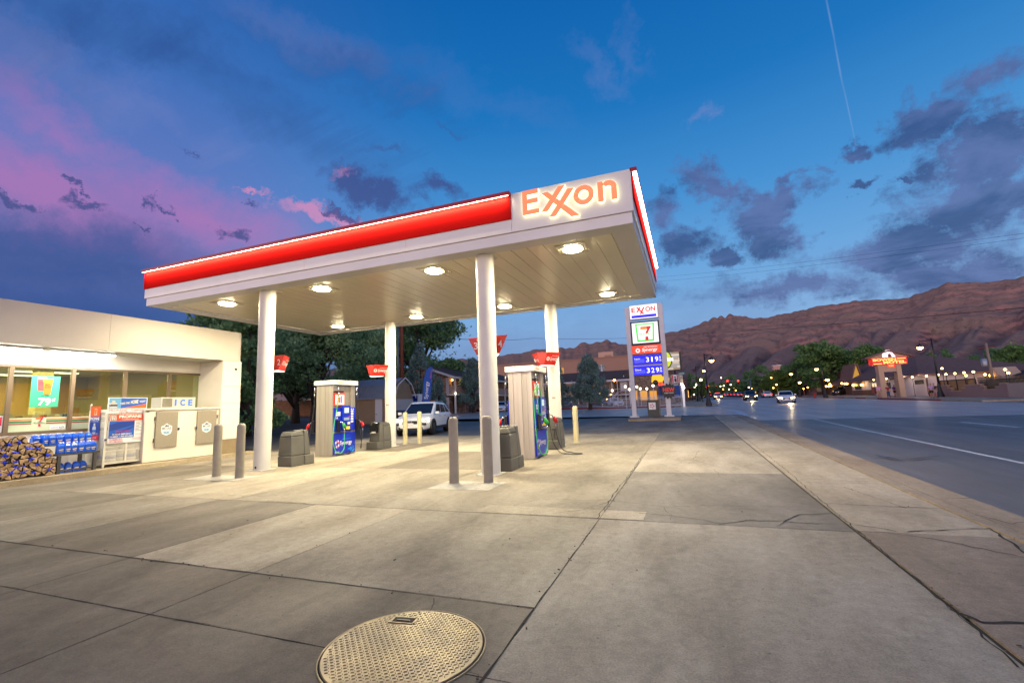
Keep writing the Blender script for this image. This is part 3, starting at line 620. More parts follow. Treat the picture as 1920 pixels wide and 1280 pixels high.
def pump(x0, x1, y0, y1, label, zb, coil):
    t = thing('fuel_dispenser', label, 'fuel pump', ((x0+x1)/2, (y0+y1)/2, zb), 0, 'fuel dispensers')
    H = 2.36; xm = (x0+x1)/2
    b = MB()
    for s in (y0, y1):
        e = 1 if s == y1 else -1; ya, yb = sorted((s, s-e*.20))
        b.box(x0+.03, x0+.17, ya, yb, zb, zb+2.28); b.box(x1-.17, x1-.03, ya, yb, zb, zb+2.28); b.box(x0+.172, x1-.172, ya+.006, yb-.006, zb, zb+2.275); 
    b.box(xm-.05, xm+.05, y0-.012, y0+.03, zb+.02, zb+2.26)
    b.build('end_column', M_STEEL, t, bevel=.007, seg=2)
    b = MB(); b.box(x0+.09, x1-.09, y0+.202, y1-.202, zb+.0, zb+2.27); b.build('core', M_STEELD, t)
    b = MB(); b.box(x0-.04, x1+.05, y0-.05, y1+.05, zb+2.282, zb+2.43); cp = b.build('top_cap', M_PCAP, t, bevel=.012)
    b = MB(); b.text('Exxon', (x1+.053, y0+.16, zb+2.325), Y_, Z_, .26, .07, .008); b.build('lettering', M_ORG, cp)
    for s in (1, -1):
        X = x1 if s > 0 else x0; U = Y_*s; O = Vector((X, y0 if s > 0 else y1, zb)); L = y1-y0; Nn = X_*s
        def P(u, z, d=0.): return O+U*u+Z_*z+Nn*d
        def slab(bb, u0, u1, z0, z1, d0, d1): bb.hexa([P(u0, z0, d0), P(u1, z0, d0), P(u1, z0, d1), P(u0, z0, d1)], [P(u0, z1, d0), P(u1, z1, d0), P(u1, z1, d1), P(u0, z1, d1)])
        b = MB(); slab(b, .045, L-.045, .06, .72, -.15, .018); lo = b.build('lower_panel', M_BLUE, t, bevel=.008)
        if s > 0:
            b = MB(); b.text('Synergy', P(.31, .30, .0215), U, Z_, .56, .17, .012); b.text('Exxon', P(.09, .095, .0215), U, Z_, .19, .065, .008); b.build('lettering', M_LETW, lo)
            b = MB(); b.text('FUEL TECHNOLOGY', P(.40, .495, .0215), U, Z_, .42, .035, .01); b.mi = 0
            r2 = random.Random(4)
            for k in range(22): u, v = L-.08-abs(r2.gauss(0, .16)), .10+abs(r2.gauss(0, .1)); rr = r2.uniform(.012, .034); b.face([P(u+rr*cos(a*pi/3), v+rr*sin(a*pi/3), .0205+.0002*k) for a in range(6)])
            b.build('lettering', M_CYAN, lo)
            b = MB()
            for k in range(12): a = 2*pi*k/12; b.mi = (0, 1, 2)[k % 3]; c = P(.185+.075*cos(a), .375+.095*sin(a), .0215+.0003*(k % 2)); b.face([c+U*(.032*cos(q*pi/4))+Z_*(.04*sin(q*pi/4)) for q in range(8)])
            b.build('emblem', [M_CYAN, M_CRIM, M_LETW], lo)
        b = MB(); slab(b, .045, L-.045, .78, 1.54, -.15, .03); slab(b, .34, .72, .82, 1.60, .031, .085); up = b.build('console', M_BLUE, t, bevel=.014)
        b = MB(); slab(b, .42, .63, 1.36, 1.53, .086, .089); b.build('display', M_LCD, up)
        b = MB(); slab(b, .40, .66, 1.12, 1.21, .086, .089); b.build('display', mat('lcd_dark', (130, 150, 168), .3), up)
        b = MB()
        for k in range(6): slab(b, .10+.07*(k % 3), .16+.07*(k % 3), 1.34-.07*(k//3), 1.40-.07*(k//3), .031, .033)
        slab(b, .13, .17, 1.18, 1.23, .031, .033)
        for k in range(5): slab(b, .80, .92, 1.38-.085*k, 1.44-.085*k, .031, .033)
        slab(b, .80, .85, 1.46, 1.50, .031, .033); slab(b, .89, .94, 1.46, 1.50, .031, .033); slab(b, .58, .70, .985, 1.06, .086, .089); slab(b, .37, .43, .96, 1.02, .086, .089); b.build('label_print', M_PLW, up)
        b = MB()
        for k in range(4): slab(b, .50+.05*k, .54+.05*k, .865, .92, .086, .090)
        slab(b, .50, .70, .828, .86, .086, .09); slab(b, .38, .46, .83, .88, .086, .09); b.build('grade_button', M_YEL, up)
        b = MB(); slab(b, .46, .52, .93, 1.05, .086, .094); b.build('card_slot', M_BLK, up)
        b = MB()
        for k in range(12): slab(b, .60+.024*(k % 3), .618+.024*(k % 3), .93+.014*(k//3), .941+.014*(k//3), .086, .092)
        b.build('keypad', M_BLK, up)
        b = MB(); slab(b, .64, .68, 1.22, 1.26, .086, .09); b.build('sticker', M_CRIM, up)
        b = MB(); slab(b, .045, .52, 1.60, 2.02, -.12, .012); ad = b.build('advert_frame', mat('advert_red', (206, 52, 40), .45), t, bevel=.006)
        b = MB(); slab(b, .075, .49, 1.63, 1.96, .013, .016); b.build('advert', M_PLW, ad)
        b = MB()
        slab(b, .22, .30, 1.70, 1.88, .0175, .0185); b.build('printed_cup', M_ORG, ad)
        b = MB(); slab(b, .31, .39, 1.68, 1.92, .0175, .019); b.build('printed_cup', M_CYAN, ad)
        b = MB(); slab(b, .05, .46, 2.03, 2.08, -.1, .02); b.build('shelf', M_BLK, t)
        # nozzle boots, nozzles and hoses
        for u, nm, hm, dr in ((.17, M_NGR, M_GRN, 1), (L-.02, M_NRD, M_RUB, -1)):
            if s < 0: nm, hm = M_NRD, M_RUB
            b = MB(); slab(b, u-.055, u+.055, .76, 1.14, .031, .10); b.build('nozzle_boot', M_BLK, t, bevel=.012)
            b = MB(); st = P(u+.02, 1.10, .11); b.tube([st, st+Nn*.05-Z_*.02+U*.02, st+Nn*.11-Z_*.12+U*.05], [.016, .018, .020], 10); nz_ = b.build('nozzle', M_CHR, t)
            b = MB(); c = st+Nn*.12-Z_*.16+U*.055; v0 = 0; b.tube([c+Z_*.10-Nn*.03, c+Z_*.03, c-Z_*.06+Nn*.015], [.038, .052, .042], 12); b.tube([c+Z_*.05+Nn*.03, c+Nn*.075-Z_*.01, c-Z_*.07+Nn*.04], .018, 8); b.build('nozzle_cover', nm, nz_, smooth=1)
            b = MB(); e = c-Z_*.07+Nn*.02; b.tube([e, e-Z_*.16], [.022, .016], 8); b.build('swivel', M_CHR, nz_)
            e = e-Z_*.15; top = P(u+(.0 if dr > 0 else .02), 2.22, .03)
            b = MB(); b.tube([top, top-Z_*.10+Nn*.01, top-Z_*.20+Nn*.015], [.02, .026, .016], 8); b.tube([top-Z_*.2+Nn*.015, top-Z_*.32+Nn*.018], [.026, .016], 8); b.build('hose_coupling', M_CHR, t, smooth=1)
            q = top-Z_*.34+Nn*.02
            if dr > 0 and coil and s > 0:
                pts = bez([q, P(.12, 1.55, .07), P(.10, 1.20, .09), P(.22, 1.14, .12), P(.30, 1.50, .12), P(.16, 1.78, .13), P(-.10, 1.80, .10), P(-.26, 1.60, .09), P(-.24, .9, .10), P(-.20, .42, .12), P(-.06, .14, .18), P(.12, .16, .24), P(.24, .38, .26), e-Z_*.04, e])
            elif dr > 0: pts = bez([q, P(.10, 1.5, .06), P(-.06, 1.0, .10), P(-.14, .50, .14), P(-.06, .18, .18), P(.10, .10, .22), P(.24, .24, .25), e-Z_*.12, e])
            elif coil and s > 0: pts = bez([q, P(u+.02, 1.5, .05), P(u+.05, .9, .08), P(u+.02, .36, .16), P(u+.06, .06, .34), P(u+.02, .025, .56), P(u-.14, .025, .78), P(u+.06, .025, .95), P(u+.14, .03, .70), P(u+.05, .16, .40), e-Z_*.12, e])
            else: pts = bez([q, P(u+.03, 1.5, .05), P(u+.10, .90, .09), P(u+.14, .40, .14), P(u+.09, .17, .18), P(u+.03, .22, .21), e-Z_*.10, e])
            b = MB(); b.tube(pts, .0125, 8); b.build('hose', hm, t)
    return t
pump(-11.40, -10.67, 11.78, 12.86, 'stainless and blue fuel dispenser nearest the store, green hose hanging in one loop', gz(0, 12.3), False)
pump(-4.50, -3.77, 11.46, 12.54, 'stainless and blue fuel dispenser nearest the street, green hose coiled on its side', gz(0, 12), True)

# ================================================================ SERVICE UNITS, BOLLARDS, MANHOLE
M_UNIT = mat('unit_grey_plastic', (92, 90, 84), .5, var=.2, vs=3, bump=.1, bs=60); M_UNITD = mat('unit_lid', (78, 76, 70), .5)
def unit(x, y, flip, label, towel):
    z = gz(x, y); t = thing('service_unit', label, 'trash bin', (x, y, z), pi if flip else 0, 'grey bin and squeegee units beside the columns')
    w, d = .50, .74           # local: bin half towards -y, wash half towards +y
    def body(y0, y1, z0, z1, in0, in1, nm, m, tp=.03):
        b = MB(); b.hexa([(-w/2+in0, y0+.01, z0), (w/2-in0, y0+.01, z0), (w/2-in0, y1, z0), (-w/2+in0, y1, z0)], [(-w/2+in1, y0+tp, z1), (w/2-in1, y0+tp, z1), (w/2-in1, y1, z1), (-w/2+in1, y1, z1)]); return b.build(nm, m, t, True, bevel=.03, seg=3)
    body(-.40, .06, .0, .28, .0, .005, 'lower_body', M_UNIT, .0); body(-.40, .06, .285, .80, .004, .035, 'bin_body', M_UNIT, .02)
    b = MB(); b.hexa([(-w/2+.03, -.385, .806), (w/2-.03, -.385, .806), (w/2-.03, .055, .806), (-w/2+.03, .055, .806)], [(-w/2+.07, -.33, .93), (w/2-.07, -.33, .93), (w/2-.07, .05, .95), (-w/2+.07, .05, .95)]); l = b.build('lid', M_UNITD, t, True, bevel=.035, seg=3)
    b = MB(); b.box(-.12, .12, -.26, -.06, .936, .950); b.build('bin_opening', M_BLK, l, True)
    body(.075, .44, .0, .27, .0, .01, 'wash_base', M_UNIT, .0)
    b = MB(); b.hexa([(-w/2+.01, .075, .275), (w/2-.01, .075, .275), (w/2-.01, .30, .275), (-w/2+.01, .30, .275)], [(-w/2+.05, .075, .96), (w/2-.05, .075, .96), (w/2-.05, .22, .96), (-w/2+.05, .22, .96)]); b.build('tower', M_UNIT, t, True, bevel=.03, seg=3)
    if towel:
        b = MB(); b.lathe([(.02, -.15), (.11, -.145), (.12, 0), (.11, .145), (.02, .15)], (0, .27, .86), 20, 'x'); b.box(-.14, .14, .2, .39, .60, .83); b.build('towel_dispenser', mat('smoked_plastic', (26, 27, 26), .18), t, True, smooth=30)
        b = MB(); b.box(-.12, .12, .36, .40, .585, .64); b.build('towel', M_PLW, t, True)
        b = MB(); b.cyl((.10, .36, .28), (.12, .40, .62), .012, 8); b.box(.04, .20, .38, .41, .60, .64); b.build('squeegee', M_BLK, t, True)
    else:
        b = MB(); b.cyl((-.12, .35, .28), (-.14, .42, .60), .012, 8); b.box(-.20, -.06, .40, .43, .585, .62); b.build('squeegee', M_BLK, t, True)
    return t
unit(-10.36, 10.02, False, 'grey plastic bin unit behind the column nearest the store', False)
unit(-3.93, 9.86, False, 'grey plastic bin unit behind the column nearest the camera', False)
unit(-10.62, 14.10, True, 'grey bin unit with black towel dispenser in front of the column by the white car', True)
unit(-4.02, 14.12, True, 'grey bin unit in front of the rear column nearest the street', False)
M_BOL = mat('bollard_taupe', (148, 140, 124), .5, var=.22, vs=5, bump=.08, bs=14); M_BOLC = mat('bollard_cream', (192, 180, 142), .5, var=.22, vs=5, bump=.08, bs=14)
def bollard(x, y, label, m, r=.092, h=1.26):
    z = gz(x, y); b = MB(); b.lathe([(r*1.01, z-.02), (r, z+.03), (r, z+h-.09), (r*.93, z+h-.045), (r*.72, z+h-.015), (r*.4, z+h-.002), (.004, z+h)], (0, 0, 0), 28)
    t = thing('bollard', label, 'bollard', (x, y, z), 0, 'steel bollards round the pump islands')
    for v in b.b.verts: v.co += Vector((x, y, 0))
    b.build('post', m, t, smooth=1)
    b = MB(); b.lathe([(r*1.28, z-.01), (r*1.22, z+.008), (r*1.04, z+.014)], (x, y, 0), 28); b.build('base_grout', M_CON[4], t)
bollard(-10.80, 8.03, 'taupe steel bollard farthest left, in front of the store corner', M_BOL)
bollard(-9.90, 7.93, 'taupe steel bollard beside the front column nearest the store', M_BOL)
bollard(-4.30, 8.00, 'taupe steel bollard on the pale pad, left of the front column nearest the camera', M_BOL)
bollard(-3.65, 8.15, 'taupe steel bollard standing right in front of the column nearest the camera', M_BOL)
bollard(-10.63, 15.75, 'cream bollard between rear column and front of the white car', M_BOLC)
bollard(-10.06, 15.9, 'cream bollard in front of the headlight of the white car', M_BOLC)
bollard(-3.70, 15.8, 'dented cream bollard right of the rear column nearest the street', M_BOLC)
# manhole lid
p1, p2_, p3_ = [gp(*q).to_2d() for q in ((592, 1252), (909, 1190), (806, 1145))]
def circ(a, b_, c):
    d = 2*(a.x*(b_.y-c.y)+b_.x*(c.y-a.y)+c.x*(a.y-b_.y)); s = lambda v: v.x*v.x+v.y*v.y
    u = Vector(((s(a)*(b_.y-c.y)+s(b_)*(c.y-a.y)+s(c)*(a.y-b_.y))/d, (s(a)*(c.x-b_.x)+s(b_)*(a.x-c.x)+s(c)*(b_.x-a.x))/d)); return u, (a-u).length
mc, mrad = circ(p1, p2_, p3_)
M_LID = mat('lid_steel', (164, 146, 106), .42, .35, var=.25, vs=4, var2=(112, 102, 84))
t = thing('manhole_cover', 'round diamond-plate steel cover with a recessed handle set in the concrete', 'manhole cover', (mc.x, mc.y, 0))
b = MB(); b.lathe([(mrad*1.0, -.01), (mrad*1.0, .006), (mrad*.985, .006), (mrad*.985, -.006)], (mc.x, mc.y, 0), 72); b.build('rim', M_LID, t)
b = MB(); b.lathe([(mrad*.984, .002), (mrad*.965, .0022)], (mc.x, mc.y, 0), 72); b.build('gap', M_DARK, t)
b = MB(); b.lathe([(mrad*.962, -.004), (mrad*.962, .008), (mrad*.955, .010)], (mc.x, mc.y, 0), 72); plate = b.build('plate', M_LID, t)
hx, hy = gp(757, 1166).x, gp(757, 1166).y; ha = radians(8)
b = MB(); st = .0235; nn = int(mrad/st)
for i in range(-nn, nn+1):
    for j in range(-nn, nn+1):
        x, y = i*st, j*st
        if hypot(x, y) > mrad*.925 or (abs(mc.x+x-hx) < .10 and abs(mc.y+y-hy) < .052): continue
        a = radians(40 if (i+j) % 2 else -50); c, s_ = cos(a), sin(a); l, w, h = .0115, .0036, .0042; z = .0101
        q = [(-l, 0), (0, -w), (l, 0), (0, w)]; lo = [b.b.verts.new((mc.x+x+u*c-v*s_, mc.y+y+u*s_+v*c, z)) for u, v in q]
        hi = [b.b.verts.new((mc.x+x+u*c*.55, mc.y+y+u*s_*.55, z+h)) for u in (-l, l)]
        for f in ((lo[0], lo[1], hi[1], hi[0]), (lo[1], lo[2], hi[1]), (lo[2], lo[3], hi[0], hi[1]), (lo[3], lo[0], hi[0])): b.b.faces.new(f)
b.build('tread', M_LID, plate)
b = MB(); b.obox((hx, hy, .0125), (.155, .070, .003), ha); hd = b.build('handle_recess', M_DARK, t, bevel=.001)
b = MB(); b.obox((hx, hy+.040, .0135), (.18, .012, .007), ha); b.obox((hx, hy-.040, .0135), (.18, .012, .007), ha); b.obox((hx-.084, hy-.01, .0135), (.014, .070, .007), ha); b.obox((hx+.084, hy+.01, .0135), (.014, .070, .007), ha); b.build('handle_surround', M_LID, hd, bevel=.002)
b = MB(); b.obox((hx, hy-.004, .0165), (.095, .018, .005), ha); b.build('handle', mat('dark_steel', (44, 40, 40), .4, .6), hd, bevel=.002)

# ================================================================ STORE
M_STUC = mat('store_stucco', (226, 218, 204), .75, var=.10, vs=1.1, bump=.12, bs=60); M_STUF = mat('store_fascia', (206, 196, 182), .5, var=.08, vs=.7)
M_BAND = mat('store_base_brown', (140, 122, 92), .7, var=.15, vs=3); M_FRM = mat('bronze_frame', (112, 94, 74), .45, .3); M_GL = glass('store_glass', (206, 212, 190), .3)
WX, FX = -16.45, -15.28
store = thing('store_building', 'low cream convenience store with long window front, lit soffit and plain parapet', 'building', (-20, 5, 0))
b = MB(); b.box(-40, -14.95, -9, 12.6, -.1, .13); b.build('walkway', concrete('walkway_concrete', (176, 160, 130), (150, 134, 106)), kind='structure')
b = MB(); b.box(WX-.2, WX, -9, 11.72, .131, 1.15); b.box(WX-.2, WX, -9, 11.72, 3.0, 3.44); b.box(WX-.2, WX, 11.722, 11.84, .131, 3.44); b.box(-40, WX-.202, 12.0, 12.2, .131, 4.3); b.build('front_wall', M_STUC, store)
b = MB(); b.box(WX-.2, FX-.3, 11.845, 12.0, .131, 3.40); 
q = [(FX-1.5, 11.42), (FX-.02, 11.42), (FX, 11.44), (FX, 12.08), (FX-.04, 12.17), (FX-.12, 12.22), (FX-1.5, 12.22)]
b.prism([(x, y, .64) for x, y in q], (0, 0, 2.755)); pil = b.build('corner_pier', M_STUC, store)
b = MB(); b.prism([(x+.004, y-.002, .131) for x, y in q], (0, 0, .5)); b.build('base_band', M_BAND, pil)
b = MB(); b.box(FX-.001, FX+.002, 11.44, 12.1, 1.88, 1.89); b.box(FX-.001, FX+.002, 11.44, 12.1, 2.5, 2.51); b.build('joint_line', M_BAND, pil)
b = MB(); b.cyl((FX+.004, 11.9, 3.12), (FX+.05, 11.9, 3.10), .035, 14); b.build('camera_housing', M_BLK, store)
# parapet with rounded end
def para(b, y0, y1, rounded=False):
    if not rounded: b.box(FX-.25, FX, y0, y1, 3.405, 4.47); return
    p = [(FX-.25, y0), (FX, y0)] + [(FX-.30+.30*cos(a), y1-.30+.30*sin(a)) for a in [radians(k*15) for k in range(7)]] + [(-40, y1), (-40, y1-.25), (FX-.30, y1-.25)]
    lo = [b.b.verts.new((x, y, 3.405)) for x, y in p]; hi = [b.b.verts.new((x, y, 4.47)) for x, y in p]; n = len(p)
    for i in range(n): b.b.faces.new((lo[i], lo[(i+1) % n], hi[(i+1) % n], hi[i]))
    b.b.faces.new(lo[::-1]); b.b.faces.new(hi)
b = MB(); para(b, -9, .6); para(b, .606, 7.95); para(b, 7.956, 12.24, True); b.build('parapet', M_STUF, store)
b = MB(); b.box(-40, FX-.25, -9, 11.9, 3.9, 4.05); b.build('roof', M_STUF, store)
b = MB(); b.box(WX+.002, FX-.002, -9, 11.84, 3.41, 3.45); b.build('soffit', mat('soffit_white', (222, 220, 210), .5), store)
for i, (a, c) in enumerate(((6.88, 8.45), (4.42, 6.80), (1.95, 4.34), (-.6, 1.85))):
    b = MB(); b.box(-15.86, -15.74, a, c, 3.36, 3.408); f = b.build('tube_fixture', M_PLW, store)
    b = MB(); b.cyl((-15.80, a+.05, 3.335), (-15.80, c-.05, 3.335), .022, 10); b.build('tube_lamp', emat('tube_glow', (255, 250, 232), 26.), f)
    lamp('tube_light', 'AREA', (-15.80, (a+c)/2, 3.30), 75, (1, .97, .88), f, size=c-a-.1, size_y=.12, direction=(-.35, 0, -1), shape='RECTANGLE')
# windows
mull = [-.2, 1.1, 2.45, 3.8, 5.13, 6.46, 7.765, 9.08, 10.39, 11.70]
for a, c in zip(mull, mull[1:]):
    b = MB(); b.box(WX-.06, WX+.03, a-.045+.003, a+.045, 1.16, 2.99)
    if c > 11.6: b.box(WX-.06, WX+.03, c-.07, c+.018, 1.16, 2.99)
    b.box(WX-.06, WX+.03, a+.047, c-.047 if c < 11.6 else c-.072, 1.16, 1.235); b.box(WX-.06, WX+.03, a+.047, c-.047 if c < 11.6 else c-.072, 2.93, 2.99); w = b.build('window', M_FRM, store)
    b = MB(); b.box(WX-.05, WX-.042, a+.047, c-.047 if c < 11.6 else c-.072, 1.236, 2.929); b.build('pane', M_GL, w)
# inside
M_INT = mat('interior_wall', (186, 170, 124), .8, var=.1, vs=.6); M_INTF = mat('interior_floor', (150, 140, 120), .4)
b = MB(); b.box(-24.2, -24, -9, 12, .131, 3.4); b.box(-24, WX-.21, 11.85, 11.98, .131, 3.4); b.box(-24, WX-.21, -8.9, -8.7, .131, 3.4); b.build('interior_wall', M_INT, store)
b = MB(); b.box(-24, WX-.21, -8.7, 11.85, 3.30, 3.36); b.build('interior_ceiling', mat('interior_ceiling', (188, 182, 160), .8), store)
b = MB(); b.box(-24, WX-.21, -8.7, 11.85, .131, .15); b.build('interior_floor', M_INTF, store)
b = MB(); b.box(-20.6, -20.2, 4.0, 4.4, .15, 3.3); b.box(-20.6, -20.2, 8.6, 9.0, .15, 3.3); b.build('interior_post', mat('interior_cream', (210, 196, 140), .7), store)
LBL = ('nearest the window', 'second row from the window', 'third row from the window', 'deepest row')
for j, x in enumerate((-17.6, -19.3, -21.2, -23.0)):
    for i, y in enumerate((.8, 3.6, 6.4, 9.2)):
        t = thing('ceiling_tube_light', 'fluorescent ceiling strip inside the store, ' + LBL[j] + ', ' + ('far left', 'left of the poster', 'behind the poster', 'right of the poster')[i], 'light', (x, y, 3.2), 0, 'fluorescent strips inside the store')
        b = MB(); b.box(x-.09, x+.09, y-.95, y+.95, 3.235, 3.298); b.build('fixture', M_PLW, t)
        b = MB(); b.box(x-.07, x+.07, y-.92, y+.92, 3.20, 3.234); b.build('diffuser', emat('interior_tube', (255, 246, 214), 9.), t)
lamp('store_light', 'AREA', (-20.3, 2, 3.15), 2000, (1, .90, .62), store, size=5.5, size_y=16, direction=(0, .001, -1), shape='RECTANGLE')
r3 = random.Random(12); pal = [(170, 60, 40), (60, 90, 140), (200, 180, 110), (90, 120, 70), (190, 190, 180), (120, 90, 60), (210, 140, 50)]
for k, (x, y0, y1, h, d) in enumerate(((-18.6, 5.2, 7.4, 1.62, 'long goods shelf inside the store behind the drinks poster'), (-19.8, 7.7, 10.9, 1.58, 'goods shelf inside the store behind the propane cage'), (-18.4, 1.2, 4.4, 1.55, 'goods shelf inside the store at its left end'))):
    t = thing('store_shelf', d, 'shelf', (x, (y0+y1)/2, .15), 0, 'goods shelves inside the store')
    b = MB(); b.box(x-.02, x+.02, y0, y1, .15, h+.15)
    for z in (.2, .6, 1.0, 1.4): b.box(x-.35, x-.022, y0, y1, z, z+.03); b.box(x+.022, x+.35, y0, y1, z, z+.03)
    b.build('rack', mat('shelf_beige', (190, 184, 160), .5), t); ms = [mat('goods_%d' % i, c, .5) for i, c in enumerate(pal)]
    b = MB()
    for z in (.235, .635, 1.035, 1.435):
        y = y0+.03
        while y < y1-.15: w = r3.uniform(.06, .16); b.mi = r3.randrange(7); b.box(x+.08, x+.33, y, y+w-.01, z, z+r3.uniform(.14, .30)); y += w
    o = b.build('goods', ms, t); o['kind'] = 'stuff'
t = thing('sales_counter', 'low pale service counter inside the store at the right end of the windows', 'counter', (-17.7, 10.4, .15)); b = MB(); b.box(-18.1, -17.2, 9.6, 11.5, .15, 1.15); b.build('counter_body', M_INT, t); b = MB(); b.box(-18.15, -17.1, 9.55, 11.5, 1.151, 1.2); b.build('counter_top', M_PLW, t)
b = MB(); b.box(-17.6, -17.3, 10.9, 11.2, 1.205, 1.55); tag(b.build('register', M_PLW, None, bevel=.03), 'small white till on the counter inside the last window of the store', 'till')
b = MB(); b.box(-24-.001+.004, -23.98, 8.8, 11.3, .5, 3.0); b.build('warm_back_panel', mat('warm_panel', (214, 168, 84), .8), store)
# stickers and striped boards low in the windows
M_OR = mat('stripe_orange', (214, 104, 36), .5); M_GR = mat('stripe_green', (36, 110, 60), .5); M_MR = mat('stripe_maroon', (150, 40, 40), .5); M_PALE = mat('pale_board', (186, 194, 160), .6)
GX = WX-.034
for (a, c) in ((5.18, 6.41), (6.51, 7.715), (7.815, 9.03)):
    b = MB(); b.panel((GX, a, 1.24), Y_, Z_, c-a, .36, .004); bd = b.build('window_board', M_PALE, store)
    gaps = ((a, c),) if a < 6 or a > 7.5 else ((a, a+.46), (a+.76, c))
    for z, m in ((1.535, M_OR), (1.475, M_GR), (1.425, M_MR)):
        for u, v in gaps: b = MB(); b.panel((GX+.003, u, z), Y_, Z_, v-u, .030 if m is not M_GR else .042, .002); b.build('stripe', m, bd)
def seven(b, O, U, V, w, h, mats=(0, 1)):
    "the figure 7: orange bar on top, red curved leg"
    O, U, V = Vector(O), Vector(U), Vector(V); n = U.cross(V)
    b.mi = mats[0]; b.poly(O, U, V, [(x*w, y*h) for x, y in ((.04, .80), (.62, .80), (.62, 1.0), (.04, 1.0))])
    b.mi = mats[1]; b.poly(O+n*.0008, U, V, [(x*w, y*h) for x, y in ((.62, .80), (.66, .80), (.96, 1.0), (.62, 1.0))]); b.poly(O+n*.0016, U, V, [(x*w, y*h) for x, y in ((.96, 1.0), (.66, .80), (.52, .62), (.46, .50), (.70, .50), (.78, .66), (1.0, .92))])
    b.poly(O, U, V, [(x*w, y*h) for x, y in ((.42, 0), (.72, 0), (.70, .28), (.45, .28))])
b = MB(); seven(b, (GX+.006, 7.04, 1.36), Y_, Z_, .17, .24); b.mi = 2; b.text('ELEVEn', (GX+.008, 7.02, 1.44), Y_, Z_, .22, .038, .01); b.build('window_emblem', [M_OR, M_CRIM, M_GR], store)
b = MB(); b.panel((GX+.008, 7.36, 1.265), Y_, Z_, .33, .11, .003); pr = b.build('price_strip', M_PLW, store)
b = MB(); b.text('4.59', (GX+.0125, 7.56, 1.285), Y_, Z_, .10, .06, .008); b.build('lettering', M_BLK, pr)
b = MB(); b.text('Breakfast Deal', (GX+.0125, 7.38, 1.30), Y_, Z_, .16, .03, .004); b.build('lettering', M_CRIM, pr)
b = MB(); b.panel((GX+.008, 6.10, 1.25), Y_, Z_, .31, .42, .003); cd = b.build('window_card', M_PLW, store)
b = MB(); b.text('d', (GX+.0125, 6.27, 1.42), Y_, Z_, .12, .22, .03); b.build('lettering', M_CRIM, cd)
# drinks poster
px_ = WX+.034
t = thing('poster', 'teal window poster with pink and orange cups and a 79 cent price', 'poster', (px_, 7.16, 2.3))
b = MB(); b.panel((px_, 6.86, 1.88), Y_, Z_, .60, .84, .004); b.build('sheet', mat('poster_teal', (58, 168, 130), .5, var=.12, vs=4), t, bevel=.0008)
def cup(b, y, z, w0, w1, h, d, lid): b.mi = 0; b.poly((px_+d, y, z), Y_, Z_, [(-w0, 0), (w0, 0), (w1, h), (-w1, h)]); b.mi = 1; b.poly((px_+d+.001, y, z), Y_, Z_, [(-w1*1.04, h*.86), (w1*1.04, h*.86), (w1*.98, h*1.02), (-w1*.98, h*1.02)]); b.mi = 2; b.text('BIG', (px_+d+.002, y-.052, z+h*.56), Y_, Z_, .09, .055, .02); b.text('GULP', (px_+d+.002, y-.065, z+h*.42), Y_, Z_, .13, .05, .02)
b = MB(); cup(b, 7.07, 2.32, .065, .095, .36, .006, 1); b.build('printed_cup', [mat('cup_pink', (214, 76, 76), .5), mat('cup_pink_light', (232, 140, 140), .5), M_CRIM], t)
b = MB(); cup(b, 7.20, 2.22, .07, .105, .41, .009, 1); b.build('printed_cup', [mat('cup_orange', (224, 120, 30), .5), mat('cup_amber', (240, 170, 40), .5), mat('cup_text', (190, 40, 20), .5)], t)
b = MB(); b.text('79', (px_+.008, 7.03, 1.92), Y_, Z_, .27, .20, .03); b.text('¢', (px_+.008, 7.32, 2.02), Y_, Z_, .07, .10, .02); b.build('price', mat('poster_cream', (236, 226, 214), .5), t)
b = MB(); b.text('ANY SIZE', (px_+.008, 7.07, 2.165), Y_, Z_, .17, .035, .006); b.build('lettering', mat('poster_navy', (20, 70, 90), .5), t)

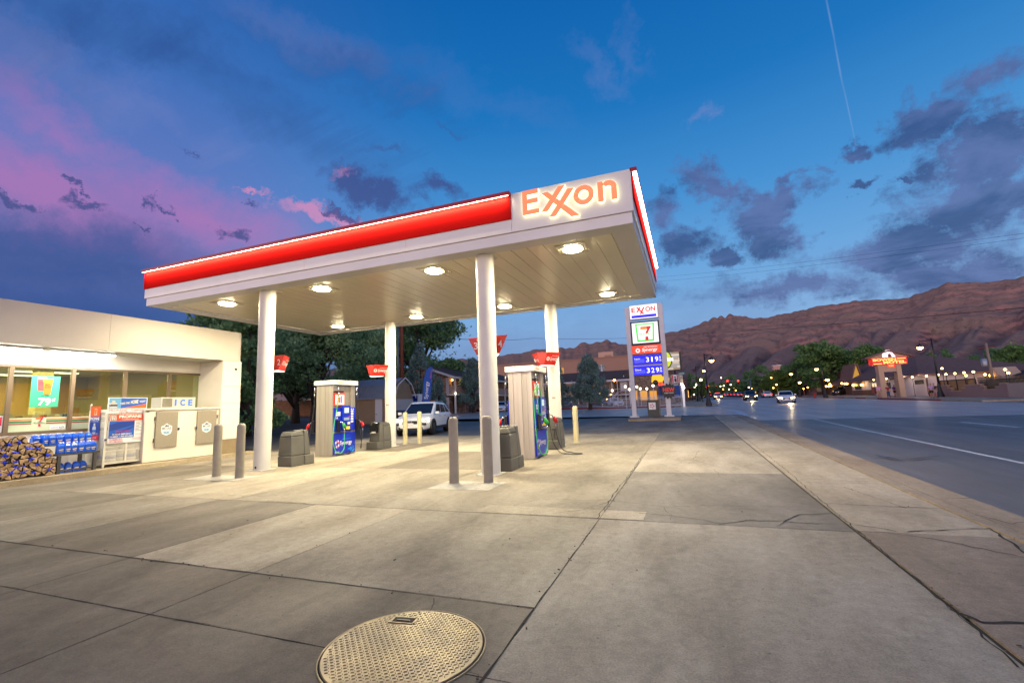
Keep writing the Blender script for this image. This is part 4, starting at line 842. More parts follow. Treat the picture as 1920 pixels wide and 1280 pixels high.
# ================================================================ GOODS OUTSIDE THE STORE
M_WOOD = mat('split_wood', (202, 172, 126), .8, var=.45, vs=14, var2=(140, 108, 74)); M_BARK = mat('bark', (74, 58, 50), .9, var=.4, vs=8); M_WRAP = mat('wrap_blue', (28, 60, 214), .35); M_FILM = mat('wrap_film', (98, 84, 104), .3, var=.4, vs=9)
cent = [(100, 620), (300, 580), (40, 720), (250, 725), (420, 690), (612, 680), (730, 780), (35, 805), (275, 862), (480, 835), (80, 910), (215, 1005), (405, 985), (600, 930), (835, 930), (140, 1110), (335, 1085), (550, 1045), (770, 1030), (5, 1130), (-60, 620), (-70, 780), (-75, 930), (-90, 1090), (-60, 1010)]
r4 = random.Random(5)
for i, (u, v) in enumerate(cent):
    p = onX(u/8.533, 760+v/8.533, -15.30); y, z = p.y, max(p.z, .28); R = .145*r4.uniform(.92, 1.08); xe = -15.30+r4.uniform(-.05, .06)
    t = thing('firewood_bundle', 'wrapped bundle of split firewood with a crumpled blue plastic end in the stack', 'firewood', (xe-.2, y, z), 0, 'firewood bundles stacked by the store')
    bl = MB(); n = r4.choice((5, 6, 7)); a0 = r4.uniform(0, 6); sq = r4.uniform(.85, 1.1)
    angs = sorted(a0+2*pi*(k+r4.uniform(-.22, .22))/n for k in range(n))
    for k in range(n):
        a, c2 = angs[k], angs[(k+1) % n]+(2*pi if k == n-1 else 0); r0 = .018+r4.uniform(0, .03); am = (a+c2)/2; rr = R*r4.uniform(.84, 1.03); g_ = .04
        pts = [(r0*cos(am), r0*sin(am))]+[(rr*cos(q_)*1.05, rr*sin(q_)*sq) for q_ in (a+g_, a+(c2-a)*.35, a+(c2-a)*.65, c2-g_)]
        d = r4.uniform(-.02, .025); lo = [(xe-.42, y+u_, z+w_) for u_, w_ in pts]; hi = [(xe+d, y+u_, z+w_) for u_, w_ in pts]; bl.hexa(lo, hi)
    o = bl.build('logs', [M_WOOD, M_BARK], t, bevel=.006, seg=1)
    for pl in o.data.polygons: pl.material_index = 0 if pl.normal.x > .5 else 1
    bl = MB(); bl.lathe([(R*1.02, -.40), (R*1.07, -.2), (R*1.03, -.03)], (xe, y, z), 14, 'x'); 
    for f in [f for f in bl.b.faces if len(f.verts) > 4]: bl.b.faces.remove(f)
    bl.build('film', M_FILM, t, smooth=1, fixn=False)
    bl = MB(); cy, cz = y+r4.uniform(-.03, .03), z+r4.uniform(-.05, .03)
    for k in range(5):
        a = r4.uniform(0, 2*pi); l = r4.uniform(.035, .085); w = r4.uniform(.2, .45); x = xe+.034
        bl.face([(x+.012, cy, cz), (x+r4.uniform(-.005, .02), cy+l*cos(a-w), cz+l*sin(a-w)*.8), (x+.006, cy+l*1.15*cos(a), cz+l*.9*sin(a)), (x+r4.uniform(-.005, .02), cy+l*cos(a+w), cz+l*sin(a+w)*.8)])
    bl.ball((xe+.04, cy, cz), .026, 8); bl.build('wrap_end', M_WRAP, t)
# washer fluid on a two-step bench
M_BEN = mat('bench_dark_grey', (70, 68, 64), .6, var=.3, vs=5)
t = thing('display_bench', 'dark grey two-step display bench carrying blue jugs beside the propane cage', 'bench', (-15.6, 7.4, .13))
b = MB(); b.box(-15.66, -15.28, 7.02, 7.95, .585, .635); b.build('lower_shelf', M_BEN, t, bevel=.006)
b = MB(); b.box(-16.08, -15.68, 6.70, 7.95, .83, .87); b.build('upper_shelf', M_BEN, t, bevel=.006)
for (x, y, h) in ((-15.33, 7.09, .58), (-15.33, 7.86, .58), (-16.0, 6.76, .825), (-16.0, 7.86, .825), (-15.72, 6.76, .825)): b = MB(); b.box(x-.035, x+.035, y-.035, y+.035, .131, h); b.build('leg', M_BEN, t)
b = MB(); b.box(-15.345, -15.315, 7.13, 7.82, .19, .23); b.build('stretcher', M_BEN, t)
M_JUG = mat('jug_blue', (24, 92, 214), .22, coat=.4); M_JUGC = mat('jug_clear', (186, 206, 232), .25); M_JLAB = mat('jug_label', (30, 44, 96), .5); M_JW = mat('jug_label_white', (224, 222, 220), .5)
def jug():
    t = thing('washer_fluid_jug', '', 'jug', (0, 0, 0), 0, 'blue washer fluid jugs on the bench')
    b = MB(); b.hexa([(-.06, -.072, 0), (.06, -.072, 0), (.06, .072, 0), (-.06, .072, 0)], [(-.06, -.072, .20), (.06, -.072, .20), (.06, .072, .20), (-.06, .072, .20)]); b.build('body', M_JUG, t, True, bevel=.018, seg=3)
    b = MB(); b.hexa([(-.055, -.066, .202), (.055, -.066, .202), (.055, .066, .202), (-.055, .066, .202)], [(-.018, -.02, .262), (.018, -.02, .262), (.018, .02, .262), (-.018, .02, .262)]); b.tube([(0, -.03, .255), (0, -.062, .235), (0, -.064, .195)], .011, 8); b.build('shoulder', M_JUG, t, True, bevel=.008)
    b = MB(); b.cyl((0, 0, .26), (0, 0, .292), .021, 12); b.build('cap', M_PLW, t, True)
    b = MB(); b.box(.0605, .062, -.045, .05, .045, .14); l = b.build('label', M_JLAB, t, True)
    b = MB(); b.poly((.0628, -.04, .09), Y_, Z_, [(0, 0), (.085, .006), (.085, .03), (0, .02)]); b.poly((.0628, -.03, .055), Y_, Z_, [(0, 0), (.065, 0), (.065, .012), (0, .012)]); b.build('label_print', M_JW, l, True)
    return t
spots = [(-15.36, 7.10+.145*k, .637, 'lower') for k in (0, 1, 2, 3, 4, 5)] + [(-15.54, 7.24+.15*k, .637, 'lower') for k in range(5)] + [(-15.77, 6.79+.158*k, .872, 'upper') for k in range(8)] + [(-15.95, 6.84+.155*k, .872, 'upper') for k in range(7)] + [(-15.5, 7.22+.16*k, .133, 'floor') for k in range(4)]
j0 = jug()
LB = {'lower': 'blue washer fluid jug standing on the lower step of the dark bench', 'upper': 'blue washer fluid jug standing on the upper step of the dark bench', 'floor': 'blue washer fluid jug in the shade underneath the dark bench'}
for i, (x, y, z, lv) in enumerate(spots):
    x += r4.uniform(-.02, .02); y += r4.uniform(-.008, .008); a = r4.uniform(-.25, .35)
    if i == 0: j0.location = (x, y, z); j0.rotation_euler = (0, 0, a); j0['label'] = LB[lv]; j0['group'] = 'blue jugs on the %s step' % lv
    else:
        c = dup(j0, (x, y, z), LB[lv], a); c['group'] = 'blue jugs on the %s step' % lv if lv != 'floor' else 'blue jugs under the bench'
# propane exchange cage
M_CAGE = mat('cage_white', (220, 214, 198), .45, var=.12, vs=4); M_PB = mat('print_blue', (20, 84, 178), .45); M_PBD = mat('print_blue_deep', (12, 50, 136), .45); M_PO = mat('print_red_orange', (206, 76, 30), .45)
ax0, ax1, ay0, ay1, az0, az1 = -16.28, -15.48, 8.13, 9.26, .22, 1.76
t = thing('propane_cage', 'white wire mesh propane exchange cage with orange and blue posters', 'cage', ((ax0+ax1)/2, (ay0+ay1)/2, .13))
b = MB(); q = .05
for x in (ax0, ax1-q):
    for y in (ay0, ay1-q): b.box(x, x+q, y, y+q, .131, az1)
for z in (az0, az1-q-.03):
    b.box(ax1-q, ax1, ay0+q, ay1-q, z, z+q); b.box(ax0+q, ax1-q, ay0, ay0+q, z, z+q); b.box(ax0, ax0+q, ay0+q, ay1-q, z, z+q); b.box(ax0+q, ax1-q, ay1-q, ay1, z, z+q)
b.box(ax1-q+.005, ax1-.005, (ay0+ay1)/2-.025, (ay0+ay1)/2+.025, az0+q, .95); b.box(ax1-q+.005, ax1-.01, ay0+q, ay1-q, .56, .59); b.build('frame', M_CAGE, t, bevel=.004)
b = MB(); b.box(ax0+.01, ax1-.01, ay0+.01, ay1-.01, az1-.028, az1); b.box(ax0+.01, ax1-.06, ay0+.06, ay1-.06, az0, az0+.02); b.build('roof', M_CAGE, t)
def meshwire(b, O, U, V, w, h, p, r):
    O, U, V = Vector(O), Vector(U), Vector(V); n = U.cross(V); k = -int(h/p)-1
    for sgn in (1, -1):
        for i in range(-int(h/p)-2, int(w/p)+int(h/p)+2):
            x0 = i*p
            pts = []
            for tt in (0., h):
                pts.append((x0+sgn*tt*1.0, tt))
            (xa, ya), (xb, yb) = pts
            def clip(xa, ya, xb, yb):
                t0, t1 = 0., 1.; d = xb-xa
                for lim, s in ((0, 1), (w, -1)):
                    f0, f1 = (xa-lim)*s, (xb-lim)*s
                    if f0 < 0 and f1 < 0: return None
                    if f0 < 0: t0 = max(t0, f0/(f0-f1))
                    if f1 < 0: t1 = min(t1, f0/(f0-f1))
                if t1 <= t0: return None
                return xa+d*t0, ya+(yb-ya)*t0, xa+d*t1, ya+(yb-ya)*t1
            c_ = clip(xa, ya, xb, yb)
            if not c_: continue
            A = O+U*c_[0]+V*c_[1]; B2 = O+U*c_[2]+V*c_[3]; D_ = (B2-A).normalized(); s2 = D_.cross(n)*r
            b.face([A-s2+n*.001*sgn, B2-s2+n*.001*sgn, B2+s2+n*.001*sgn, A+s2+n*.001*sgn])
b = MB(); meshwire(b, (ax1-.02, ay0+q, az0+q), Y_, Z_, ay1-ay0-2*q, az1-az0-2*q, .042, .0052); b.build('mesh_panel', M_CAGE, t, fixn=False)
b = MB(); meshwire(b, (ax0+q, ay0+.02, az0+q), X_, Z_, ax1-ax0-2*q, az1-az0-2*q, .042, .0052); b.build('mesh_panel', M_CAGE, t, fixn=False)
b = MB(); b.tube([(ax1+.005, ay0+.02, az1), (ax1+.005, ay0+.02, az1+.14), (ax1+.01, ay0+.05, az1+.17), (ax1+.005, ay0+.08, az1+.13)], .012, 8); b.build('hook', M_CAGE, t)
b = MB(); b.tube([(ax0+.03, ay0+.005, az1), (ax0+.03, ay0+.005, az1+.14), (ax0+.06, ay0+.01, az1+.17), (ax0+.09, ay0+.005, az1+.13)], .012, 8); b.build('hook', M_CAGE, t)
b = MB(); b.box(ax1+.002, ax1+.03, ay0+.0, ay0+.05, .88, .93); b.build('latch', M_CHR, t)
fx = ax1+.006
b = MB(); b.panel((fx, ay0+.0, 1.645), Y_, Z_, ay1-ay0, .115, .005); h_ = b.build('header_strip', M_PLW, t)
b = MB(); b.text('PROPANE', (fx+.002, ay0+.05, 1.70), Y_, Z_, .46, .05, .004); b.text('FLAMMABLE GAS', (fx+.002, ay0+.62, 1.705), Y_, Z_, .44, .042, .004); b.text('NO SMOKING', (fx+.002, ay0+.32, 1.652), Y_, Z_, .44, .042, .004); b.build('lettering', M_CRIM, h_)
b = MB(); b.panel((fx+.004, ay0+.07, .79), Y_, Z_, .90, .83, .006); po = b.build('poster_board', M_PLW, t)
ox = fx+.006; y0 = ay0+.07
b = MB(); b.panel((ox+.002, y0+.01, 1.42), Y_, Z_, .88, .19, .002); b.build('orange_header', M_PO, po)
b = MB(); b.panel((ox+.002, y0+.02, .935), Y_, Z_, .64, .48, .002); b.build('blue_field', M_PB, po)
b = MB(); b.poly((ox+.003, y0+.02, .935), Y_, Z_, [(0, .20), (.25, .26), (.64, .36), (.64, .48), (.2, .44), (0, .38)]); b.poly((ox+.0035, y0+.02, .935), Y_, Z_, [(0, .08), (.3, .2), (.64, .34), (.64, .30), (.25, .10), (0, .0)]); b.build('swoosh', M_PBD, po)
b = MB(); b.text('PROPANE', (ox+.004, y0+.25, 1.50), Y_, Z_, .58, .085, .03); b.text('CYLINDER EXCHANGE', (ox+.004, y0+.32, 1.445), Y_, Z_, .44, .025, .006); b.text('24 HOUR EMERGENCY', (ox+.006, y0+.10, 1.02), Y_, Z_, .50, .045, .012); b.text('NUMBER 1-800-000-0000', (ox+.006, y0+.05, .955), Y_, Z_, .58, .045, .012); b.build('lettering', M_LETW, po)
b = MB(); b.text('AmeriGas', (ox+.006, y0+.18, 1.10), Y_, Z_, .38, .05, .012); b.text('FLAMMABLE', (ox+.004, y0+.05, .875), Y_, Z_, .32, .045, .005); b.text('NO SMOKING', (ox+.004, y0+.05, .815), Y_, Z_, .34, .045, .005); b.text('PROPANE', (ox+.004, y0+.62, .885), Y_, Z_, .24, .035, .004); b.text('UN1075', (ox+.004, y0+.70, 1.00), Y_, Z_, .16, .03, .003); b.build('lettering', M_CRIM, po)
b = MB()
for k in range(7): b.panel((ox+.002, y0+.69, 1.37-.043*k), Y_, Z_, (.17, .12, .14, .1, .15, .11, .16)[k], .014, .001)
b.panel((ox+.002, y0+.60, .855), Y_, Z_, .27, .008, .001); b.build('small_print', mat('small_print_grey', (120, 112, 100), .6), po)
b = MB(); b.panel((ox+.003, y0+.03, 1.435), Y_, Z_, .15, .16, .002); em = b.build('emblem', M_PLW, po)
b = MB(); b.poly((ox+.0045, y0+.035, 1.44), Y_, Z_, [(.0, .15), (.14, .15), (.125, 0), (.015, 0)]); b.mi = 1; b.poly((ox+.0055, y0+.035, 1.44), Y_, Z_, [(.016, .136), (.124, .136), (.112, .014), (.028, .014)]); seven(b, (ox+.0065, y0+.065, 1.462), Y_, Z_, .08, .10, (2, 3)); b.mi = 0; b.text('ELEVEn', (ox+.0095, y0+.062, 1.497), Y_, Z_, .085, .017, .01); b.build('emblem_print', [M_GR, M_PLW, M_OR, M_CRIM], em)
hx0 = ax1-.10
b = MB(); b.panel((hx0, ay0+.08, 1.768), Y_, Z_, 1.02, .335, .02); hb = b.build('top_sign', M_PLW, t)
b = MB(); b.panel((hx0+.002, ay0+.10, 1.785), Y_, Z_, .98, .30, .0015); b.build('blue_field', M_PB, hb)
b = MB(); b.poly((hx0+.003, ay0+.10, 1.785), Y_, Z_, [(0, 0), (.30, .0), (.30, .30), (0, .30)]); b.build('sky_field', mat('print_sky', (96, 160, 206), .5), hb)
b = MB(); b.poly((hx0+.0035, ay0+.10, 1.785), Y_, Z_, [(.30, 0), (.98, 0), (.98, .13)]); b.build('orange_wedge', M_ORG, hb)
b = MB(); b.text('TAKE ONE', (hx0+.005, ay0+.38, 1.885), Vector((0, 1, .12)), Z_, .24, .065, .015); b.text('HOME', (hx0+.005, ay0+.65, 1.905), Vector((0, 1, .12)), Z_, .20, .11, .02); b.text('TODAY', (hx0+.005, ay0+.88, 1.945), Vector((0, 1, .12)), Z_, .17, .06, .012); b.build('lettering', mat('print_cream', (240, 226, 170), .5), hb)
b = MB(); b.poly((hx0+.005, ay0+.18, 1.80), Y_, Z_, [(-.06, 0), (.12, 0), (.13, .03), (.13, .11), (.10, .15), (-.04, .15), (-.07, .11), (-.07, .03)]); b.poly((hx0+.005, ay0+.18, 1.80), Y_, Z_, [(-.01, .16), (.07, .16), (.07, .21), (-.01, .21)]); b.mi = 1; b.poly((hx0+.006, ay0+.18, 1.80), Y_, Z_, [(-.07, .045), (.13, .045), (.13, .10), (-.07, .10)]); b.build('printed_cylinder', [mat('print_tan', (206, 196, 150), .5), M_PBD], hb)
# side poster
sy = ay0-.004
b = MB(); b.panel((-16.20, sy, .90), X_, Z_, .46, .96, .005); sp_ = b.build('side_poster', M_PBD, t)
b = MB(); b.panel((-16.20, sy-.002, 1.58), X_, Z_, .46, .28, .002); b.build('orange_header', M_PO, sp_)
b = MB(); b.panel((-16.20, sy-.002, .90), X_, Z_, .46, .14, .002); b.build('red_footer', M_CRIM, sp_)
b = MB(); b.text('PROPANE', (-16.18, sy-.004, 1.47), X_, Z_, .42, .085, .02); b.text('CYLINDER EXCHANGE', (-16.14, sy-.004, 1.425), X_, Z_, .34, .02, .003); b.text('take one home today', (-16.17, sy-.004, 1.03), Vector((1, 0, .12)), Z_, .38, .035, .005); b.text('24 HOUR', (-16.06, sy-.006, .96), X_, Z_, .22, .03, .004); b.build('lettering', M_LETW, sp_)
b = MB(); b.poly((-15.97, sy-.006, 1.09), X_, Z_, [(-.07, 0), (.07, 0), (.085, .03), (.085, .16), (.06, .21), (-.06, .21), (-.085, .16), (-.085, .03)]); b.poly((-15.97, sy-.006, 1.31), X_, Z_, [(-.04, 0), (.04, 0), (.04, .07), (-.04, .07)]); b.mi = 1; b.poly((-15.97, sy-.007, 1.13), X_, Z_, [(-.085, 0), (.085, 0), (.085, .07), (-.085, .07)]); b.build('printed_cylinder', [mat('print_silver', (170, 176, 180), .5), M_PB], sp_)
b = MB(); b.panel((-16.02, sy-.004, 1.62), X_, Z_, .12, .17, .001); b.mi = 1; b.poly((-16.015, sy-.0065, 1.63), X_, Z_, [(0, .15), (.11, .15), (.10, 0), (.01, 0)]); b.build('emblem', [M_PLW, M_OR], sp_)
for k, (x, y) in enumerate(((-15.75, 8.42), (-15.75, 8.95), (-16.05, 8.45), (-16.05, 8.92))):
    c = thing('propane_cylinder', ('pale propane cylinder behind the mesh, front left of the cage floor', 'pale propane cylinder behind the mesh, front right of the cage floor', 'propane cylinder at the back left inside the white cage', 'propane cylinder at the back right inside the white cage')[k], 'gas cylinder', (x, y, .245), 0, 'propane cylinders in the cage')
    b = MB(); b.lathe([(.10, .245), (.14, .27), (.152, .32), (.152, .50), (.14, .56), (.09, .59)], (x, y, 0), 18); b.build('tank', mat('cylinder_white', (206, 200, 188), .5), c, smooth=1)
    b = MB(); b.lathe([(.10, .592), (.10, .68), (.088, .68), (.088, .594)], (x, y, 0), 18); b.build('collar', M_CAGE, c)
    b = MB(); b.lathe([(.1535, .36), (.1535, .46)], (x, y, 0), 18); b.build('band', M_PB, c)
# ice merchandiser
ix0, ix1, iy0, iy1, iz0, iz1 = -16.28, -15.36, 9.40-.33, 11.40, .15, 1.70
M_ICE = mat('ice_box_white', (224, 216, 196), .42, var=.08, vs=1.4); M_DOOR = mat('ice_door_grey', (150, 140, 122), .5, var=.2, vs=26, bump=.2, bs=90)
t = thing('ice_merchandiser', 'long white outdoor ice freezer with two grey doors and a flat lid', 'freezer', ((ix0+ix1)/2, (iy0+iy1)/2, .13))
b = MB(); b.box(ix0, ix1, iy0, iy1, iz0, iz1); b.box(ix0+.03, ix1-.03, iy0+.03, iy1-.03, .131, iz0-.001); b.build('cabinet', M_ICE, t, bevel=.012)
b = MB(); b.box(ix0-.02, ix1+.05, iy0-.02, iy1+.02, iz1+.002, iz1+.06); b.build('lid', M_ICE, t, bevel=.014)
b = MB(); b.box(ix1+.002, ix1+.012, iy0+.03, iy0+.1, iz1-.05, iz1-.02); b.build('maker_plate', mat('plate_navy', (40, 50, 80), .4), t)
for k, (a, c) in enumerate(((9.36, 10.01), (10.63, 11.30))):
    b = MB(); b.box(ix1+.002, ix1+.05, a, c, .55, 1.645); d = b.build('door', M_DOOR, t, bevel=.008)
    b = MB()
    yy = a-.035 if k == 0 else c+.005
    for z in (.78, 1.44): b.box(ix1+.003, ix1+.062, yy, yy+.03, z-.06, z+.06)
    b.build('hinge', mat('grey_metal', (112, 106, 98), .35, .7), d)
    yl = c+.004 if k == 0 else a-.05; b = MB(); b.box(ix1+.003, ix1+.07, yl, yl+.045, 1.05, 1.13); b.build('latch', M_CHR, d)
    cy, cz = (a+c)/2-.01, 1.10; b = MB(); b.poly((ix1+.053, cy, cz), Y_, Z_, [(-.16, -.04), (-.13, -.13), (0, -.19), (.13, -.13), (.16, -.04), (.16, .10), (.08, .13), (0, .19), (-.08, .13), (-.16, .10)]); em = b.build('emblem', M_PLW, d)
    b = MB(); b.poly((ix1+.0545, cy, cz), Y_, Z_, [(-.13, -.05), (-.11, -.115), (0, -.165), (.11, -.115), (.13, -.05)]); b.mi = 1; b.text('MOAB', (ix1+.0555, cy-.13, cz-.01), Y_, Z_, .26, .085, .01); b.text('ICE', (ix1+.0565, cy-.07, cz-.12), Y_, Z_, .14, .06, .01); b.poly((ix1+.055, cy, cz+.085), Y_, Z_, [(-.07, 0), (-.02, .07), (.01, .04), (.04, .06), (.07, 0)]); b.build('emblem_print', [mat('ice_pale_blue', (160, 200, 222), .5), mat('ice_slate', (84, 96, 104), .5)], em)
t = thing('ice_sign_box', 'white lit box with blue ICE letters and a grille on the freezer lid', 'sign', (-15.75, 10.1, 1.76))
b = MB(); b.box(-16.05, -15.56, 9.62, 10.70, 1.7625, 2.11); b.build('box_body', emat('ice_box_glow', (236, 230, 214), .12), t, bevel=.01)
for i, (ch, a) in enumerate((('I', 10.03), ('C', 10.20), ('E', 10.46))): b = MB(); b.text(ch, (-15.556, a, 1.83), Y_, Z_, (.055, .16, .14)[i], .21, .04); b.build('letter', mat('ice_letter_blue', (40, 112, 214), .5), t)
b = MB()
for k in range(9): b.box(-15.557, -15.548, 9.66+.033*k, 9.678+.033*k, 1.80, 2.07)
b.build('grille', mat('grille_dark', (110, 104, 84), .5), t)
# ================================================================ TREES
def leafmat(name, c1, c2, c3, vs=1.1):
    def f(t, b, g, N):
        a = mr(N, nz(N, g, vs, 3, .6), .36, .64); c = mx(N, a, lin(c1), lin(c2))
        oi = N('ShaderNodeNewGeometry').outputs['Random Per Island']
        c = mx(N, mr(N, oi, .55, 1., 0., .8), c, lin(c3)); t.links.new(c, b.inputs['Base Color'])
        b.inputs['Roughness'].default_value = .6; b.inputs['Specular IOR Level'].default_value = .25
        tr = t.nodes.new('ShaderNodeBsdfTranslucent'); t.links.new(c, tr.inputs[0]); ms = t.nodes.new('ShaderNodeMixShader'); ms.inputs[0].default_value = .3
        t.links.new(b.outputs[0], ms.inputs[1]); t.links.new(tr.outputs[0], ms.inputs[2]); t.links.new(ms.outputs[0], t.nodes['Material Output'].inputs[0])
    return node_mat(name, f)
L_MESQ = leafmat('leaf_grey_green', (138, 172, 124), (98, 136, 92), (166, 192, 142)); L_DARK = leafmat('leaf_dark_green', (112, 148, 98), (80, 116, 76), (142, 170, 112))
L_JUN = leafmat('leaf_blue_green', (120, 148, 138), (84, 112, 106), (156, 182, 166)); L_STR = leafmat('leaf_street', (106, 142, 80), (72, 108, 60), (140, 170, 100), .6); L_STR2 = leafmat('leaf_yellow_green', (110, 136, 62), (76, 108, 50), (142, 162, 84), .6)
M_TRUNK = mat('trunk_bark', (66, 54, 46), .9, var=.4, vs=6)
def leaf(b, p, s, r, elong=1.):
    d = Vector((r.gauss(0, 1), r.gauss(0, 1), r.gauss(0, .8))).normalized(); u = d.cross(Vector((r.gauss(0, 1), r.gauss(0, 1), r.gauss(0, 1)))).normalized(); v = d.cross(u)
    l, w = s*r.uniform(.7, 1.4)*elong, s*r.uniform(.35, .65); q = [b.b.verts.new(p+u*l*x+v*w*y) for x, y in ((-1, 0), (-.1, -1), (1, 0), (.1, 1))]
    b.b.faces.new(q)
def tree(name, label, cat, base, H, W, kind, seed, n=6000, leaf_s=.14, m=None, low=.28, trunk_r=None, group=None, cw=1., lean=(0, 0)):
    r = random.Random(seed); bx = Vector(base); t = thing(name, label, cat, bx, 0, group); m = m or L_MESQ
    tr = trunk_r or H*.028; b = MB(); top = Vector((lean[0], lean[1], H*(.55 if kind == 'broad' else .92)))
    b.tube([Vector((0, 0, -.15)), Vector((r.uniform(-.1, .1), r.uniform(-.1, .1), H*.15)), Vector((r.uniform(-.15, .15)+lean[0]*.4, r.uniform(-.15, .15), H*.32)), top], [tr*1.5, tr, tr*.75, tr*.2], 8)
    clumps = []
    if kind == 'broad':
        for k in range(r.randint(22, 28)):
            a = r.uniform(0, 2*pi); q = sqrt(r.random()); hh = r.uniform(low, .90); wmax = W/2*(1-max(0, (hh-.55)/.5)**1.6*.75)*(.80 if hh < .4 else 1)
            c = Vector((cos(a)*q*wmax*.82*cw+lean[0]*hh, sin(a)*q*wmax*.82+lean[1]*hh, hh*H)); clumps.append((c, r.uniform(.10, .19)*W, r.uniform(.06, .12)*W))
            if k < 11: s = Vector((0, 0, H*r.uniform(.16, .42)*min(1, hh+.3))); mid = (s+c)/2+Vector((0, 0, H*.03)); b.tube([s, mid, c], [tr*.55, tr*.35, tr*.1], 6)
        clumps.append((Vector((lean[0], lean[1], H*.88)), W*.18, W*.15))
    else:       # juniper: flame shaped upward sprays
        for k in range(60):
            hh = r.uniform(low, .98)**1.0; q = sqrt(r.uniform(.15, 1)); pr = (min(1, (hh-low+.10)/.22)*(1-(hh-.30)/.70 if hh > .30 else 1)); wmax = W/2*max(.05, min(1, pr)**.8); a = r.uniform(0, 2*pi)
            clumps.append((Vector((cos(a)*q*wmax, sin(a)*q*wmax, hh*H*.92)), W*.085+.1, H*.075))
        for k in range(7):
            hh = r.uniform(.15, .55); a = r.uniform(0, 2*pi); b.tube([Vector((0, 0, H*hh*.6)), Vector((cos(a)*W*.25, sin(a)*W*.25, H*hh))], [tr*.4, tr*.1], 5)
    b.build('trunk', M_TRUNK, t, True, fixn=False)
    b = MB(); tot = sum(c[1]**2*c[2] for c in clumps)
    for c, rw_, rh in clumps:
        nk = max(20, int(n*rw_*rw_*rh/tot))
        for i in range(nk):
            d = Vector((r.gauss(0, 1), r.gauss(0, 1), r.gauss(0, 1))).normalized()*(r.random()**.42); p = c+Vector((d.x*rw_, d.y*rw_, d.z*rh))
            if r.random() < .06: p += d*rw_*.45
            if kind != 'broad': p.z += abs(r.gauss(0, rh*.35))
            leaf(b, p, leaf_s, r, 1.25 if kind != 'broad' else 1.)
    cr_ = b.build('crown', m, t, True, fixn=False); return t
def at(px, py, dist): d = ray(px, py); q = d*dist/hypot(d.x, d.y); return Vector((q.x, q.y, CAMH+q.z))
def grounded(px, py, dist): p = at(px, py, dist); return Vector((p.x, p.y, gz(p.x, p.y)))
# behind the store and the canopy
tree('leafy_tree', 'spreading grey green tree with forked trunk left of the near fuel dispenser', 'tree', grounded(554, 785, 44), 10.2, 11.5, 'broad', 11, 22000, .15, L_MESQ, .30, .26)
tree('leafy_tree', 'grey green tree with leaning trunk seen directly left of the near fuel dispenser', 'tree', grounded(588, 790, 40), 9.4, 9.5, 'broad', 12, 17000, .14, L_MESQ, .32, .24, lean=(.6, 0))
tree('leafy_tree', 'dense dark tree rising beside the right end of the store', 'tree', grounded(462, 800, 30), 7.4, 5.4, 'broad', 13, 14000, .13, L_DARK, .06, .2)
tree('leafy_tree', 'dark tree behind the store parapet, peeking out under the canopy end', 'tree', grounded(405, 760, 38), 9.2, 7.5, 'broad', 14, 12000, .15, L_DARK, .25, .25)
tree('leafy_tree', 'grey green tree above the grey metal shed roof', 'tree', grounded(660, 775, 56), 12.5, 12.0, 'broad', 15, 20000, .19, L_MESQ, .22, .3)
tree('leafy_tree', 'tall dark tree behind the brown utility pole and shed gable', 'tree', grounded(790, 770, 66), 16.2, 16.5, 'broad', 16, 26000, .22, L_DARK, .20, .4)
tree('leafy_tree', 'dark tree filling the gap between canopy end and shed', 'tree', grounded(715, 770, 74), 17.5, 13.0, 'broad', 17, 14000, .24, L_DARK, .2, .4)
tree('leafy_tree', 'dark tree far left behind the store wall and first column', 'tree', grounded(500, 770, 60), 12.5, 13.0, 'broad', 18, 14000, .2, L_DARK, .15, .35)
tree('juniper_tree', 'narrow blue green juniper left of the blue feather flag', 'tree', grounded(789, 770, 46), 7.6, 3.4, 'jun', 21, 9000, .10, L_JUN, .05, .14)
tree('juniper_tree', 'small blue green juniper right of the blue feather flag', 'tree', grounded(824, 768, 46), 4.2, 1.7, 'jun', 22, 3000, .09, L_JUN, .05, .1)
tree('juniper_tree', 'broad blue green juniper in front of the brick motel balcony', 'tree', grounded(888, 774, 58), 7.2, 4.7, 'jun', 23, 12000, .105, L_JUN, .20, .2)
tree('juniper_tree', 'broad blue green juniper before the hotel, between rear column and price sign', 'tree', grounded(1107, 770, 56), 6.9, 5.0, 'jun', 24, 14000, .105, L_JUN, .17, .18)
tree('juniper_tree', 'dark juniper half hidden behind the rear column nearest the street', 'tree', grounded(1044, 770, 58), 6.8, 3.6, 'jun', 25, 9000, .105, L_JUN, .12, .18)
for i, (px, py, d, s) in enumerate(((612, 779, 49, .7), (625, 781, 48, .55), (520, 785, 45, .6), (650, 783, 46, .5))):
    tree('shrub', ('low green shrub by the wooden fence, left of the dispenser', 'small green shrub right beside the near dispenser top', 'low shrub at the foot of the wooden fence by the first column', 'small shrub between dispenser and shed')[i], 'shrub', grounded(px, py, d), s*1.6, s*2.6, 'broad', 60+i, 900, .08, L_STR, .1, .04)
